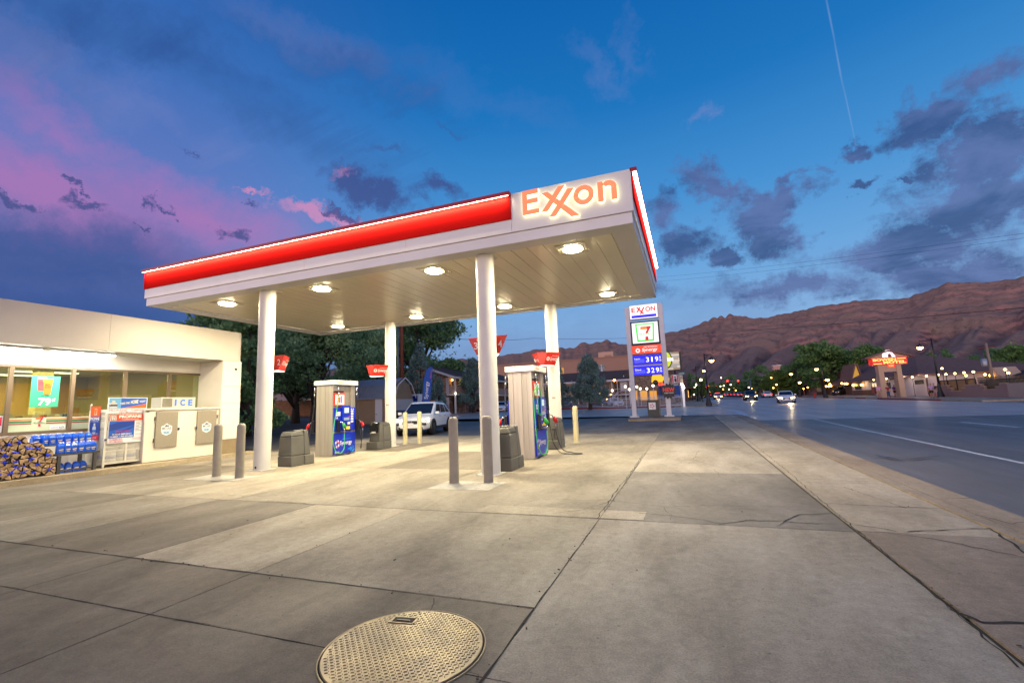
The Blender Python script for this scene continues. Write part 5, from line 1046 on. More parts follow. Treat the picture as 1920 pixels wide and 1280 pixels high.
# the street trees in the distance: a few kinds, copied
def proto(seed, m, H=10, W=9, n=5200, s=.3): return tree('street_tree', '', 'tree', (0, 0, 0), H, W, 'broad', seed, n, s, m, .20, .2, 'trees along the far street')
P1, P2, P3 = proto(31, L_STR), proto(32, L_DARK), proto(33, L_STR2, 8, 7)
far_trees = [(P1, 1545, 636, 118, 112, 'big green tree behind the pink cafe, left of the motel sign'), (P1, 1502, 672, 128, 60, 'dark lower tree left of the big tree behind the pink cafe'), (P2, 1478, 682, 150, 50, 'dark tree behind the white oncoming car roof'), (P1, 1592, 650, 122, 60, 'tree directly left of the yellow lit gable'),
             (P1, 1635, 641, 116, 72, 'bright green tree behind the motel sign gable'), (P2, 1728, 664, 104, 44, 'dark tree behind the motel roof, left of the tall street lamp'), (P1, 1756, 658, 108, 42, 'tree behind the motel roof, right of the tall street lamp'), (P2, 1785, 650, 98, 34, 'pointed dark tree above the long motel roof'), (P1, 1798, 668, 96, 46, 'light green round tree above the long motel roof'),
             (P2, 1838, 662, 96, 48, 'dark tree left of the wooden utility pole'), (P2, 1872, 648, 92, 60, 'dark tree directly behind the wooden utility pole'), (P1, 1912, 641, 88, 66, 'green tree at the far right edge behind the fence'), (P2, 1960, 640, 88, 70, 'tree beyond the right edge of the motel yard'), (P1, 1822, 672, 104, 40, 'low bright tree between the motel roof and the utility pole'),
             (P2, 1432, 682, 185, 54, 'dark street tree above the dark oncoming car'), (P2, 1404, 694, 200, 44, 'dark street tree beside the red traffic lights'), (P3, 1462, 691, 128, 46, 'yellow green street tree left of the white oncoming car'), (P3, 1442, 704, 140, 34, 'small yellow green tree above the far parked car'), (P1, 1482, 706, 130, 44, 'low street tree behind the cafe awning'), (P2, 1374, 700, 260, 36, 'far dark street tree behind the red traffic lights'), (P3, 1392, 711, 210, 30, 'lit yellow green tree far down the street'),
             (P2, 1297, 697, 112, 30, 'dark tree on the left pavement right of the teal street sign'), (P3, 1314, 705, 118, 26, 'yellow green tree behind the left street lamp'), (P2, 1337, 714, 200, 28, 'far dark tree left of the white oncoming police car'), (P3, 1356, 716, 260, 26, 'far tree at the end of the left pavement'), (P3, 1206, 712, 92, 22, 'yellow lit tree behind the white fence globes')]
used = set()
for i, (P, px, pt, d, wpx, lb) in enumerate(far_trees):
    g_ = grounded(px, 735, d); topz = at(px, pt, d).z; s = (topz-g_.z)/(10.4 if P is not P3 else 8.3)
    dep = Vector((g_.x, g_.y, g_.z-CAMH)).dot(-Vector((M3[0][2], M3[1][2], M3[2][2]))); sw = (wpx*dep/853.3)*1.0/(9.0 if P is not P3 else 7.)
    if id(P) not in used: used.add(id(P)); P.location = g_; P.scale = (sw, sw, s); P.rotation_euler = (0, 0, i*1.3); P['label'] = lb
    else: dup(P, g_, lb, i*1.3, (sw, sw, s))
# ================================================================ HILLS
def hillmat():
    def f(t, b, g, N):
        sp_ = N('ShaderNodeSeparateXYZ', ins={0: g}).outputs; n0 = nz(N, g, .006, 7, .62, .6); 
        h = N('ShaderNodeMath', operation='MULTIPLY_ADD', ins={0: n0, 1: 90., 2: sp_[2]}).outputs[0]
        w = N('ShaderNodeTexWave', wave_type='BANDS', bands_direction='Z', ins={'Vector': N('ShaderNodeCombineXYZ', ins={2: h}).outputs[0], 'Scale': .022, 'Distortion': 2.5, 'Detail': 4}).outputs[1]
        c = mx(N, mr(N, w, .25, .8), lin((158, 118, 110)), lin((112, 86, 86)))
        c = mx(N, mr(N, nz(N, g, .011, 8, .65, .4), .42, .60), c, lin((128, 108, 98)))
        up = N('ShaderNodeSeparateXYZ', ins={0: N('ShaderNodeNewGeometry').outputs['Normal']}).outputs[2]
        c = mx(N, mr(N, up, .62, .88), c, lin((140, 116, 104)))
        dots = mr(N, nz(N, g, .14, 3, .6), .58, .66, 0., .45); c = mx(N, dots, c, lin((58, 58, 46)))
        t.links.new(c, b.inputs['Base Color']); b.inputs['Roughness'].default_value = .95; b.inputs['Specular IOR Level'].default_value = .1
        bp = N('ShaderNodeBump', ins={'Strength': .7, 'Distance': 7., 'Height': nz(N, g, .04, 7, .7)}); t.links.new(bp.outputs[0], b.inputs['Normal'])
    return node_mat('red_rock', f)
from mathutils import noise as mn
def ridge_fn(pix):
    L = []
    for px, py in pix: d = ray(px, py); L.append((atan2(d.x, d.y), d.z/hypot(d.x, d.y)))
    L.sort()
    def f(a):
        if a <= L[0][0]: return L[0][1]
        for (a0, e0), (a1, e1) in zip(L, L[1:]):
            if a <= a1: u = (a-a0)/(a1-a0); u = u*u*(3-2*u)*.5+u*.5; return e0+(e1-e0)*u
        return L[-1][1]
    return f, L[0][0], L[-1][0]
def hill(name, pix, D0, D1, seed, na, nr, gully, kind, tail0, tail1, rough=1.):
    f, a0, a1 = ridge_fn(pix); A0, A1 = a0-tail0, a1+tail1; b = MB(); V = []
    for i in range(na+1):
        a = A0+(A1-A0)*i/na; e = f(a)
        if a < a0: e = max(.0, e*(1-(a0-a)/max(tail0, 1e-6))) if kind != 'cliff' else e
        if a > a1: e = e*(1-.55*(a-a1)/tail1)
        col = []
        for j in range(nr+1):
            v = j/nr*1.22; D = D0+(D1-D0)*min(v, 1.)+max(0, v-1)*(D1-D0)*.8
            Hh = e*D1*1.0
            x, y = D*sin(a), D*cos(a); sh = a+.12*(1-v)
            n1 = mn.noise(Vector((sh*10+seed, v*.9, seed))); n2 = mn.noise(Vector((sh*29+seed, v*1.6, seed+3))); n3 = mn.noise(Vector((x*.02, y*.02, seed))); n4 = mn.noise(Vector((sh*80, v*5, seed+9)))
            vv = min(1, max(0, v+n2*.03+n1*.05)) if v < 1 else v
            if vv < .60: prof = .46*(vv/.60)**1.25
            elif vv <= 1: q = (vv-.60)/.40*5; fr = q-int(q); prof = .46+.54*min(5, int(q)+max(0, min(1, (fr-.25)/.35)))/5
            else: prof = 1-(v-1)*1.2
            prof = prof*.8+.2*min(v, 1) if v <= 1 else prof
            g_ = (abs(n1)*1.7+abs(n2)*.45+abs(n4)*.14)
            fall = sin(pi*min(1, max(0, v)))**.7*(1 if v < .62 else .45)
            z = Hh*prof + (g_-.5)*gully*fall*Hh + n3*.015*Hh*(1 if v < 1 else .3)
            if kind == 'cliff': z += Hh*rough*.10*(abs(mn.noise(Vector((a*70, seed, 1))))*1.3+mn.noise(Vector((a*34, seed, 4)))*.8)*(v > .55)
            else: z += Hh*.018*mn.noise(Vector((a*120, 3, seed)))*(v > .8)
            col.append(b.b.verts.new((x, y, max(z, -2)+CAMH*(v > .2)+1.0*0)))
        V.append(col)
    for i in range(na):
        for j in range(nr):
            fc = b.b.faces.new((V[i][j], V[i+1][j], V[i+1][j+1], V[i][j+1])); fc.smooth = True
    return b.build(name, hillmat(), kind='structure', smooth=1)
hill('hills', [(1040, 684), (1075, 672), (1101, 668), (1140, 655), (1178, 644), (1250, 624), (1290, 619), (1345, 606), (1400, 600), (1430, 596), (1480, 586), (1530, 577), (1600, 566), (1680, 560), (1700, 557), (1730, 546), (1780, 533), (1830, 531), (1880, 527), (1920, 520), (2050, 505), (2300, 500)], 520, 1150, 3.3, 440, 130, .30, 'slope', .05, .35)
hill('hills', [(780, 690), (830, 684), (868, 674), (900, 676), (930, 668), (955, 664), (985, 660), (1000, 656), (1040, 653), (1062, 654), (1075, 652), (1085, 646), (1096, 643), (1108, 646), (1120, 644), (1135, 640), (1146, 642), (1170, 648), (1230, 634), (1300, 612), (1318, 604), (1345, 597), (1362, 599), (1375, 594), (1392, 595), (1412, 598), (1440, 600), (1500, 596)], 1300, 1900, 7.7, 420, 50, .22, 'cliff', .25, .05, .40)
b = MB()
hill('hills', [(-300, 745), (-100, 752), (100, 754), (300, 752), (500, 748), (700, 742), (800, 738)], 1400, 2200, 5.1, 120, 24, .2, 'slope', .3, .1)
b.b.free()
# ================================================================ VEHICLES
def carpaint(name, rgb, metal=.0, rough=.28): return mat(name, rgb, rough, metal, coat=.6)
M_GLASSD = mat('car_glass', (26, 32, 38), .06, spec=.8); M_TYRE = mat('tyre', (22, 22, 23), .8); M_RIM = mat('alloy_rim', (176, 176, 178), .25, .9); M_CLAD = mat('cladding_dark', (36, 36, 38), .6)
M_HL = emat('headlight_on', (255, 206, 128), 26.); M_HLW = emat('headlight_white', (255, 240, 214), 22.); M_HLO = mat('headlight_off', (206, 208, 206), .12, .3); M_TL = emat('tail_on', (255, 40, 36), 3.); M_TLO = mat('tail_off', (130, 20, 22), .3); M_AMB = emat('amber_marker', (255, 140, 40), 1.4)
KIND = {  # length, width, height, stations of the hood-belt line, cabin x at belt front/rear, roof front/rear, belt z, wheel radius, wheel x
    'suv': dict(L=4.68, W=1.88, H=1.69, zb=.28, belt=1.03, hood=.97, nose=.78, cab=(1.34, -2.24), roof=(.36, -1.62), wr=.365, wx=(1.40, -1.38)),
    'sedan': dict(L=4.55, W=1.78, H=1.45, zb=.22, belt=.92, hood=.84, nose=.66, cab=(1.10, -1.72), roof=(.28, -1.02), wr=.32, wx=(1.42, -1.28)),
    'jeep': dict(L=4.3, W=1.86, H=1.85, zb=.42, belt=1.16, hood=1.10, nose=1.0, cab=(.75, -2.1), roof=(.42, -2.02), wr=.40, wx=(1.25, -1.25))}
def car(label, loc, rz, kind, paint, hl, tl=None, group=None, detail=True, name='parked_car', cat='car'):
    k = KIND[kind]; L, W, H = k['L'], k['W'], k['H']; t = thing(name, label, cat, loc, rz, group); w = W/2; h2 = L/2; bz, hz, nz_, zb = k['belt'], k['hood'], k['nose'], k['zb']
    (c0, c1), (r0, r1) = k['cab'], k['roof']
    st = [(h2, .60, zb+.12, nz_-.12, .72), (h2-.05, .66, zb+.02, nz_-.02, .80), (h2-.22, .84, zb, nz_+.08, .90), (h2-.55, .95, zb, hz-.03, .93), (c0+.2, .985, zb, hz+.02, .94), (c0-.3, 1., zb, bz-.02, .95), (0, 1., zb, bz, .95), (c1+.7, 1., zb, bz+.02, .95), (c1+.15, .985, zb, bz+.02, .93), (-h2+.20, .94, zb+.02, bz-(.0 if kind != 'sedan' else -.02), .90), (-h2+.05, .86, zb+.05, bz-.10, .86), (-h2, .78, zb+.12, bz-.28, .80)]
    b = MB(); rings = []
    for x, ww, z0, z1, tw in st:
        W2 = w*ww; zm = z0+(z1-z0)*.55; pr = [(W2*.86, z0), (W2*.97, z0+.07), (W2, zm), (W2*.985, z1-.13), (W2*tw+.0, z1-.03), (W2*tw*.82, z1)]
        rings.append([b.b.verts.new((x, y, z)) for y, z in pr] + [b.b.verts.new((x, 0, z1+.025))] + [b.b.verts.new((x, -y, z)) for y, z in reversed(pr)])
    for A, B2 in zip(rings, rings[1:]):
        for i in range(len(A)): f = b.b.faces.new((A[i], A[(i+1) % len(A)], B2[(i+1) % len(A)], B2[i]))
    b.b.faces.new(rings[0][::-1]); b.b.faces.new(rings[-1])
    body = b.build('body', paint, t, True, smooth=40)
    wb, wr_ = w*.92, w*.74
    P = {}
    def cabv(x, y, z): return Vector((x, y, z))
    q = [[cabv(c0, s*wb*.97, bz-.03), cabv(r0, s*wr_, H-.07), cabv(r1, s*wr_*.97, H-.14), cabv(c1, s*wb*.96, bz-.02)] for s in (1, -1)]
    b = MB(); R_ = [[b.b.verts.new(p) for p in qq] for qq in q]; tp = [[b.b.verts.new((r0-.10, s*wr_*.86, H-.01)), b.b.verts.new((r1+.10, s*wr_*.84, H-.07))] for s in (1, -1)]
    A, B2 = R_; F = b.b.faces.new
    F((A[0], A[1], A[2], A[3])); F((B2[3], B2[2], B2[1], B2[0])); F((A[0], B2[0], B2[1], A[1])); F((A[2], B2[2], B2[3], A[3])); F((A[1], B2[1], tp[1][0], tp[0][0])); F((A[2], tp[0][1], tp[1][1], B2[2])); F((A[1], tp[0][0], tp[0][1], A[2])); F((B2[1], B2[2], tp[1][1], tp[1][0])); F((tp[0][0], tp[1][0], tp[1][1], tp[0][1]))
    b.build('cabin', paint, t, True, bevel=.075, seg=4, smooth=60)
    def quad(nm, pts, off, m, par=t):
        c = sum(pts, Vector())/4; n = (pts[1]-pts[0]).cross(pts[2]-pts[1]).normalized()
        if n.dot(c-Vector((0, 0, H*.6))) < 0: n = -n
        b = MB(); b.hexa([p for p in pts], [p+n*off for p in pts]); return b.build(nm, m, par, True)
    lp = lambda a, c, u: a+(c-a)*u
    quad('windshield', [lp(lp(q[0][0], q[1][0], u), lp(q[0][1], q[1][1], u), v) for u, v in ((.05, .10), (.95, .10), (.95, .94), (.05, .94))], .008, M_GLASSD)
    quad('rear_window', [lp(lp(q[0][3], q[1][3], u), lp(q[0][2], q[1][2], u), v) for u, v in ((.07, .15), (.93, .15), (.93, .90), (.07, .90))], .008, M_GLASSD)
    for s in (0, 1):
        def sd(u, v): return lp(lp(q[s][0], q[s][3], u), lp(q[s][1], q[s][2], u), v)
        cuts = ((.09, .40), (.43, .70), (.73, .93)) if kind != 'sedan' else ((.10, .46), (.49, .90))
        for (u0, u1) in cuts: quad('side_window', [sd(u0+(.05 if u0 < .2 else 0), .13), sd(u1, .13), sd(u1-(.05 if u1 > .88 else 0), .90), sd(u0+(.02 if u0 < .2 else 0), .90)], .007, M_GLASSD)
    for x in k['wx']:
        for s in (1, -1):
            b = MB(); r = k['wr']; y0 = s*(w-.20); y1 = s*(w+.012); prof = [(r*.60, y0), (r*.96, y0), (r, y0+s*.03), (r, y1-s*.03), (r*.95, y1), (r*.66, y1-s*.008), (r*.64, y1-s*.03), (r*.60, y1-s*.03)]
            b.lathe(prof, (x, 0, r), 24, 'y'); wh = b.build('wheel', M_TYRE, t, True, smooth=40)
            if detail:
                b = MB(); b.lathe([(r*.63, y1-s*.05), (r*.63, y1-s*.012), (r*.58, y1-s*.02), (r*.54, y1-s*.05)], (x, 0, r), 24, 'y'); b.cyl((x, y1-s*.05, r), (x, y1-s*.008, r), r*.14, 12)
                for i in range(5): a = 2*pi*i/5+.3; b.obox((x+cos(a)*r*.34, y1-s*.022, r+sin(a)*r*.34), (r*.50, .02, r*.13), 0, 0, -a)
                b.build('rim', M_RIM, wh, True)
            else: b = MB(); b.lathe([(r*.6, y1-s*.03), (r*.1, y1-s*.01)], (x, 0, r), 14, 'y'); b.build('rim', M_RIM, wh, True)
            b = MB(); n = 18; ra = r+.075
            for i in range(n):
                a0, a1 = radians(-8)+(pi+radians(16))*i/n, radians(-8)+(pi+radians(16))*(i+1)/n; o = s*(w+.006)
                pts = [(x+cos(a0)*r*1.04, o, r+sin(a0)*r*1.04), (x+cos(a1)*r*1.04, o, r+sin(a1)*r*1.04), (x+cos(a1)*ra, o, r+sin(a1)*ra), (x+cos(a0)*ra, o, r+sin(a0)*ra)]; b.hexa([(p[0], p[1]-s*.12, p[2]) for p in pts], pts)
            b.build('wheel_arch', M_CLAD, t, True)
            b = MB(); b.lathe([(r*1.06, s*(w-.25)), (r*1.06, s*(w+.003))], (x, 0, r), 24, 'y'); b.build('wheel_well', M_BLK, t, True)
    b = MB(); 
    for s in (1, -1): b.box(k['wx'][1]+k['wr']+.08, k['wx'][0]-k['wr']-.08, *sorted((s*(w-.05), s*(w+.004))), zb-.01, zb+.13)
    b.box(h2-.30, h2-.015, -w*.66, w*.66, zb-.01, zb+.15); b.box(-h2+.01, -h2+.3, -w*.66, w*.66, zb, zb+.14); b.build('lower_trim', M_CLAD, t, True, bevel=.02)
    for s in (1, -1):
        y = s*w*.66; x = h2-.12
        b = MB(); b.hexa([(x-.30, s*w*.90, nz_-.10), (x+.10, s*w*.50, nz_-.14), (x+.10, s*w*.50, nz_-.02), (x-.30, s*w*.90, nz_+.05)], [(x-.26, s*w*.935, nz_-.10), (x+.145, s*w*.52, nz_-.14), (x+.12, s*w*.52, nz_-.03), (x-.26, s*w*.925, nz_+.05)]); b.build('headlight', M_HLO if hl is None else (hl if kind != 'suv' or not detail else M_HLW), t, True)
        b = MB(); b.hexa([(-h2+.20, s*w*.80, bz-.26), (-h2+.20, s*w*.945, bz-.26), (-h2+.20, s*w*.945, bz-.06), (-h2+.20, s*w*.80, bz-.06)], [(-h2-.005, s*w*.60, bz-.26), (-h2+.03, s*w*.90, bz-.26), (-h2+.06, s*w*.90, bz-.06), (-h2+.04, s*w*.60, bz-.06)]); b.build('tail_light', M_TL if tl else M_TLO, t, True)
        b = MB(); b.obox((c0-.28, s*(w+.09), bz+.06), (.12, .20, .14)); b.build('mirror', paint, t, True, bevel=.03)
        if detail:
            for xx in (c0-1.02, c0-2.0): b = MB(); b.obox((xx, s*(w*.985), bz-.12), (.20, .03, .03)); b.build('door_handle', M_CHR, t, True, bevel=.008)
    b = MB(); b.box(h2-.05, h2-.004+.012, -w*.44, w*.44, nz_-.22, nz_-.05); g_ = b.build('grille', M_BLK, t, True, bevel=.02)
    if detail:
        b = MB(); b.box(h2+.012, h2+.02, -.18, .18, zb+.20, zb+.34); b.build('number_plate', M_PLW, t, True)
        if kind == 'suv':
            b = MB(); b.text('KIA', (h2+.0125, -.14, nz_-.18), Y_, Z_, .28, .09, .01); b.build('badge', M_CHR, g_, True)
            for s in (1, -1): b = MB(); b.obox((h2-.10, s*w*.66, zb+.28), (.14, .34, .12)); b.build('fog_recess', M_CLAD, t, True, bevel=.03)
            for s in (1, -1): b = MB(); b.obox((h2-.36, s*w*.905, nz_+.0), (.16, .03, .07), -s*.25); b.build('side_marker', M_AMB, t, True)
            b = MB()
            for s in (1, -1): b.tube([(r0-.15, s*wr_*.86, H), (r0-.3, s*wr_*.86, H+.035), (r1+.35, s*wr_*.86, H+.01), (r1+.15, s*wr_*.86, H-.04)], .016, 6)
            b.build('roof_rail', M_CHR, t, True)
    return t
P_WH = carpaint('paint_white', (238, 238, 238)); P_SIL = carpaint('paint_silver', (150, 156, 164), .5); P_DK = carpaint('paint_dark', (52, 48, 44), .3); P_BLU = carpaint('paint_blue_grey', (90, 104, 124), .4); P_RED = carpaint('paint_red', (120, 30, 30))
suv = car('white sport utility car with lit headlights behind the cream bollards', (-13.55, 22.0, gz(-13.5, 22)), radians(-77), 'suv', P_WH, M_HLW, True, name='white_car')
for s in (1, -1): lamp('headlight_beam', 'SPOT', (-12.98+s*.62, 19.55, .85), 35, (1, .93, .80), None, direction=(.22, -1, -.10), cone=radians(70), r=.08).parent = None
def seated(b): pass
b = MB(); b.ball((0, 0, .62), .115, 14, (1, .9, 1.15)); b.tube([(0, 0, .50), (0, 0, .40), (0, 0, .22), (.02, 0, 0)], [.055, .11, .20, .17], 14)
b.tube([(0, .19, .36), (.12, .21, .18), (.36, .10, .24)], [.06, .05, .035], 8); b.tube([(0, -.19, .36), (.12, -.21, .18), (.36, -.10, .24)], [.06, .05, .035], 8)
def oncoming(px, py, kind, paint, lab, hl, rz=-90, d=None, **kw):
    p = gp(px, py, -.03) if d is None else grounded(px, py, d); return car(lab, (p.x, p.y, gz(p.x, p.y)-.03), radians(rz), kind, paint, hl, detail=kw.pop('detail', True), **kw)
b.b.free()
oncoming(1474, 755, 'sedan', P_WH, 'white sedan with glowing headlights, nearest oncoming car on the street', M_HL, -97, name='oncoming_car', group='cars on the street')
oncoming(1407, 750.5, 'suv', P_DK, 'dark oncoming sport utility car with yellow headlights in the middle lane', M_HL, -90, name='oncoming_car', group='cars on the street', detail=False)
c_ = oncoming(1346, 748, 'sedan', P_WH, 'white oncoming car with roof light bar and glowing headlights', M_HL, -88, name='oncoming_car', group='cars on the street', detail=False)
b = MB(); b.box(-.15, .15, -.5, .5, 1.45, 1.55); b.build('light_bar', M_TL, c_, True)
oncoming(1438, 744.5, 'sedan', P_WH, 'white car seen from behind with a red tail light far down the street', None, 90, 120, name='parked_car', group='cars on the street', tl=True, detail=False)
for px, d, pa, lb in ((1322, 150, P_DK, 'far oncoming car, only its headlights seen, on the left lane'), (1313, 190, P_SIL, 'farthest oncoming car at the left of the street')): oncoming(px, 744, 'sedan', pa, lb, M_HL, -88, d, name='oncoming_car', group='cars on the street', detail=False)
for i, (px, d, pa) in enumerate(((1362, 190, P_SIL), (1368, 180, P_DK), (1374, 172, P_RED), (1380, 165, P_BLU), (1387, 158, P_SIL), (1336, 205, P_DK), (1331, 215, P_RED), (1394, 150, P_DK))):
    oncoming(px, 742, 'sedan', pa, ('silver car in the far row with red tail lights, leftmost', 'dark car with red tail lights in the far row', 'red car in the far parked row', 'blue grey car in the far parked row', 'silver car at the near end of the far parked row', 'dark far car behind the white police car', 'red far car left of the police car', 'dark car beside the dark oncoming one, in the far row')[i], None, 90, d, name='parked_car', group='cars in the far row', tl=True, detail=False)
for (px, py, lat) in ((1474, 755, 0), (1407, 750.5, 0), (1346, 748, 0)):
    q = gp(px, py, -.03); lamp('headlight_beam', 'SPOT', (q.x, q.y-2.4, gz(q.x, q.y)+.62), 420, (1, .70, .34), None, direction=(-.04, -1, -.22), cone=radians(60), r=.12)
oncoming(951, 767, 'sedan', P_SIL, 'silver car parked nose out beside the rear dispenser, right one of two', None, -70, 62, group='cars parked at the motel', detail=False)
oncoming(938, 768, 'sedan', P_WH, 'white car parked behind the dispenser near the front column', None, -70, 60, group='cars parked at the motel', detail=False)
oncoming(1060, 765, 'jeep', P_BLU, 'blue grey off-road car parked behind the white fence by the rear column', None, -75, 66, group='cars parked at the motel', detail=False)
oncoming(1152, 763, 'sedan', P_WH, 'white car parked behind the fence left of the price sign', None, -60, 72, group='cars parked at the motel', detail=False)
oncoming(1128, 764, 'sedan', P_DK, 'dark car behind the fence right of the broad juniper', None, -60, 74, group='cars parked at the motel', detail=False)
oncoming(1583, 738, 'suv', P_DK, 'dark car parked between cafe and motel office across the street', None, -150, 108, group='cars across the street', detail=False)

# ================================================================ SHED, FENCES, POLE, FLAG
M_TAN = mat('shed_tan', (150, 126, 98), .8, var=.12, vs=2); M_GALV = mat('metal_roof', (146, 152, 162), .4, .5, var=.12, vs=3); M_TRIM = mat('trim_white', (206, 204, 204), .6); M_FENW = mat('fence_wood', (150, 104, 66), .8, var=.4, vs=5); M_CAR = mat('carport_door', (172, 170, 168), .6)
YS_ = 30.2; sx1 = onY(738, 780, YS_).x; sx0 = onY(664, 780, YS_).x-1.2; sz = .1; ez = onY(715, 745, YS_).z; gy = onX(773, 745, sx1).y; rzp = onX(753, 710, sx1); midy = (YS_+gy)/2; rz_ = rzp.z
t = thing('storage_shed', 'tan shed with gambrel roof of ribbed grey metal and a white door', 'shed', ((sx0+sx1)/2, midy, sz))
b = MB(); prof = [(YS_, sz), (gy, sz), (gy, ez), (gy-(gy-YS_)*.16, ez+(rz_-ez)*.62), (midy, rz_-.04), (YS_+(gy-YS_)*.16, ez+(rz_-ez)*.62), (YS_, ez)]
b.prism([(sx0, y, z) for y, z in prof], (sx1-sx0, 0, 0)); b.build('walls', M_TAN, t)
b = MB(); rp = [(YS_-.22, ez-.10), (YS_+(gy-YS_)*.15, ez+(rz_-ez)*.66), (midy, rz_+.05), (gy-(gy-YS_)*.15, ez+(rz_-ez)*.66), (gy+.22, ez-.10)]
for (ya, za), (yb, zb_) in zip(rp, rp[1:]):
    n_ = int((sx1-sx0+.4)/.30)
    for i in range(n_):
        x = sx0-.2+.30*i; b.hexa([(x, ya, za), (x+.296, ya, za), (x+.296, yb, zb_), (x, yb, zb_)], [(x, ya, za+.04), (x+.296, ya, za+.04), (x+.296, yb, zb_+.04), (x, yb, zb_+.04)]); b.hexa([(x, ya, za+.0405), (x+.05, ya, za+.0405), (x+.05, yb, zb_+.0405), (x, yb, zb_+.0405)], [(x+.01, ya, za+.075), (x+.04, ya, za+.075), (x+.04, yb, zb_+.075), (x+.01, yb, zb_+.075)])
b.build('roof', M_GALV, t)
b = MB()
for (ya, za), (yb, zb_) in zip(rp, rp[1:]): b.hexa([(sx1+.20, ya, za-.02), (sx1+.24, ya, za-.02), (sx1+.24, yb, zb_-.02), (sx1+.20, yb, zb_-.02)], [(sx1+.20, ya, za+.09), (sx1+.24, ya, za+.09), (sx1+.24, yb, zb_+.09), (sx1+.20, yb, zb_+.09)])
b.build('barge_trim', M_TRIM, t)
dx0, dx1 = onY(704, 780, YS_).x, onY(717, 780, YS_).x
b = MB(); b.box(dx0, dx1, YS_-.05, YS_-.002, sz+.08, ez-.08); d_ = b.build('door', M_TRIM, t); b = MB(); b.ball((dx0+.12, YS_-.08, 1.1), .04); b.build('handle', M_BLK, d_)
b = MB(); b.box(sx1+.002, sx1+.03, midy-.55, midy+.55, ez+(rz_-ez)*.30, ez+(rz_-ez)*.75); b.build('loft_hatch', M_TAN, t, bevel=.01); b = MB(); b.box(sx1+.002, sx1+.03, midy-1.4, midy+1.4, sz, ez*.93); b.build('roller_door', M_CAR, t)
def boards(name, label, x0, x1, y, h, cat='fence'):
    t = thing(name, label, cat, ((x0+x1)/2, y, gz((x0+x1)/2, y))); b = MB(); r = random.Random(int(x0*7)); x = x0
    while x < x1: z = gz(x, y); b.box(x, x+.135, y, y+.02, z-.1, z+h+r.uniform(-.03, .03)); x += .142
    b.build('boards', M_FENW, t); b = MB()
    for z in (.35, h-.3): b.hexa([(x0, y+.022, gz(x0, y)+z), (x1, y+.022, gz(x1, y)+z), (x1, y+.07, gz(x1, y)+z), (x0, y+.07, gz(x0, y)+z)], [(x0, y+.022, gz(x0, y)+z+.09), (x1, y+.022, gz(x1, y)+z+.09), (x1, y+.07, gz(x1, y)+z+.09), (x0, y+.07, gz(x0, y)+z+.09)])
    b.build('rail', M_FENW, t)
fy = 33.8; boards('wooden_fence', 'brown board fence behind the white car, right of the shed', sx1+.3, onY(816, 750, fy).x, fy, onY(775, 750.5, fy).z-gz(-21, fy))
fy = 44.5; boards('wooden_fence', 'brown board fence behind the trees, left of the near dispenser', onY(470, 765, fy).x, onY(640, 765, fy).x, fy, 1.9)
b = MB(); t = thing('neighbour_house', 'pale house wall seen between tree trunks behind the wooden fence', 'house', tuple(grounded(570, 770, 80))); q0, q1 = at(500, 770, 80), at(650, 770, 76); b.hexa([(q0.x, q0.y, 0), (q1.x, q1.y, 0), (q1.x-1, q1.y+8, 0), (q0.x-1, q0.y+8, 0)], [(q0.x, q0.y, 4.6), (q1.x, q1.y, 4.6), (q1.x-1, q1.y+8, 4.6), (q0.x-1, q0.y+8, 4.6)]); b.build('wall', mat('house_wall', (168, 150, 146), .8, var=.08, vs=.5), t); b = MB(); b.hexa([(q0.x-.5, q0.y-.5, 4.602), (q1.x+.5, q1.y-.5, 4.602), (q1.x, q1.y+8.5, 4.602), (q0.x-1.5, q0.y+8.5, 4.602)], [(q0.x+2, q0.y+3.6, 6.2), (q1.x-2, q1.y+3.6, 6.2), (q1.x-2.2, q1.y+4, 6.2), (q0.x+1.8, q0.y+4, 6.2)]); b.build('roof', mat('house_roof', (96, 88, 86), .8, var=.2, vs=2), t)
M_POLE = mat('pole_red_brown', (128, 66, 40), .8, var=.3, vs=3); M_PIPE = mat('conduit_grey', (120, 124, 130), .35, .7)
pp = grounded(754, 790, 43); t = thing('utility_pole', 'tall red brown wooden utility pole rising behind the metal shed', 'utility pole', tuple(pp)); b = MB(); b.tube([pp, pp+Z_*13], [.17, .13], 12); b.build('pole', M_POLE, t)
for i, px in enumerate((740.5, 746.5)): g_ = grounded(px, 790, 42.7); b = MB(); b.cyl(g_, g_+Z_*11, .10 if i == 0 else .075, 10); b.build('conduit', M_PIPE, t)
b = MB(); b.obox(pp+Z_*12.2, (.1, 2.4, .12)); b.build('crossarm', M_POLE, t); b = MB(); g2 = at(697, 684, 41); b.tube([pp+Z_*9.5, at(714, 620, 42), g2, at(690, 720, 41)], .012, 5); b.build('guy_wire', M_PIPE, t)
M_FLB = mat('flag_blue', (8, 84, 178), .6, var=.12, vs=2)
fp = grounded(800, 790, 37); t = thing('feather_flag', 'tall blue feather flag with vertical white lettering behind the wooden fence', 'flag', tuple(fp)); sc_ = 1/(853.3/ (37*.90)); U = (at(815, 700, 37)-at(800, 700, 37)).normalized(); U.z = 0; U.normalize(); U = Vector((U.x, U.y, 0)); n_ = U.cross(Z_)
zt = at(815, 686, 37).z; zb2 = at(800, 752, 37).z; hh = zt-zb2; ol = []
for k in range(11): u = k/10; ol.append((-.42+.40*u*u*.9+.10*u, zb2+hh*.86*u)) if k < 10 else None
ol = [(-.30, zb2), (-.27, zb2+hh*.3), (-.20, zb2+hh*.6), (-.10, zb2+hh*.78), (.02, zb2+hh*.88), (.22, zb2+hh*.96), (.52, zt), (.48, zb2+hh*.7), (.38, zb2+hh*.35), (.28, zb2)]
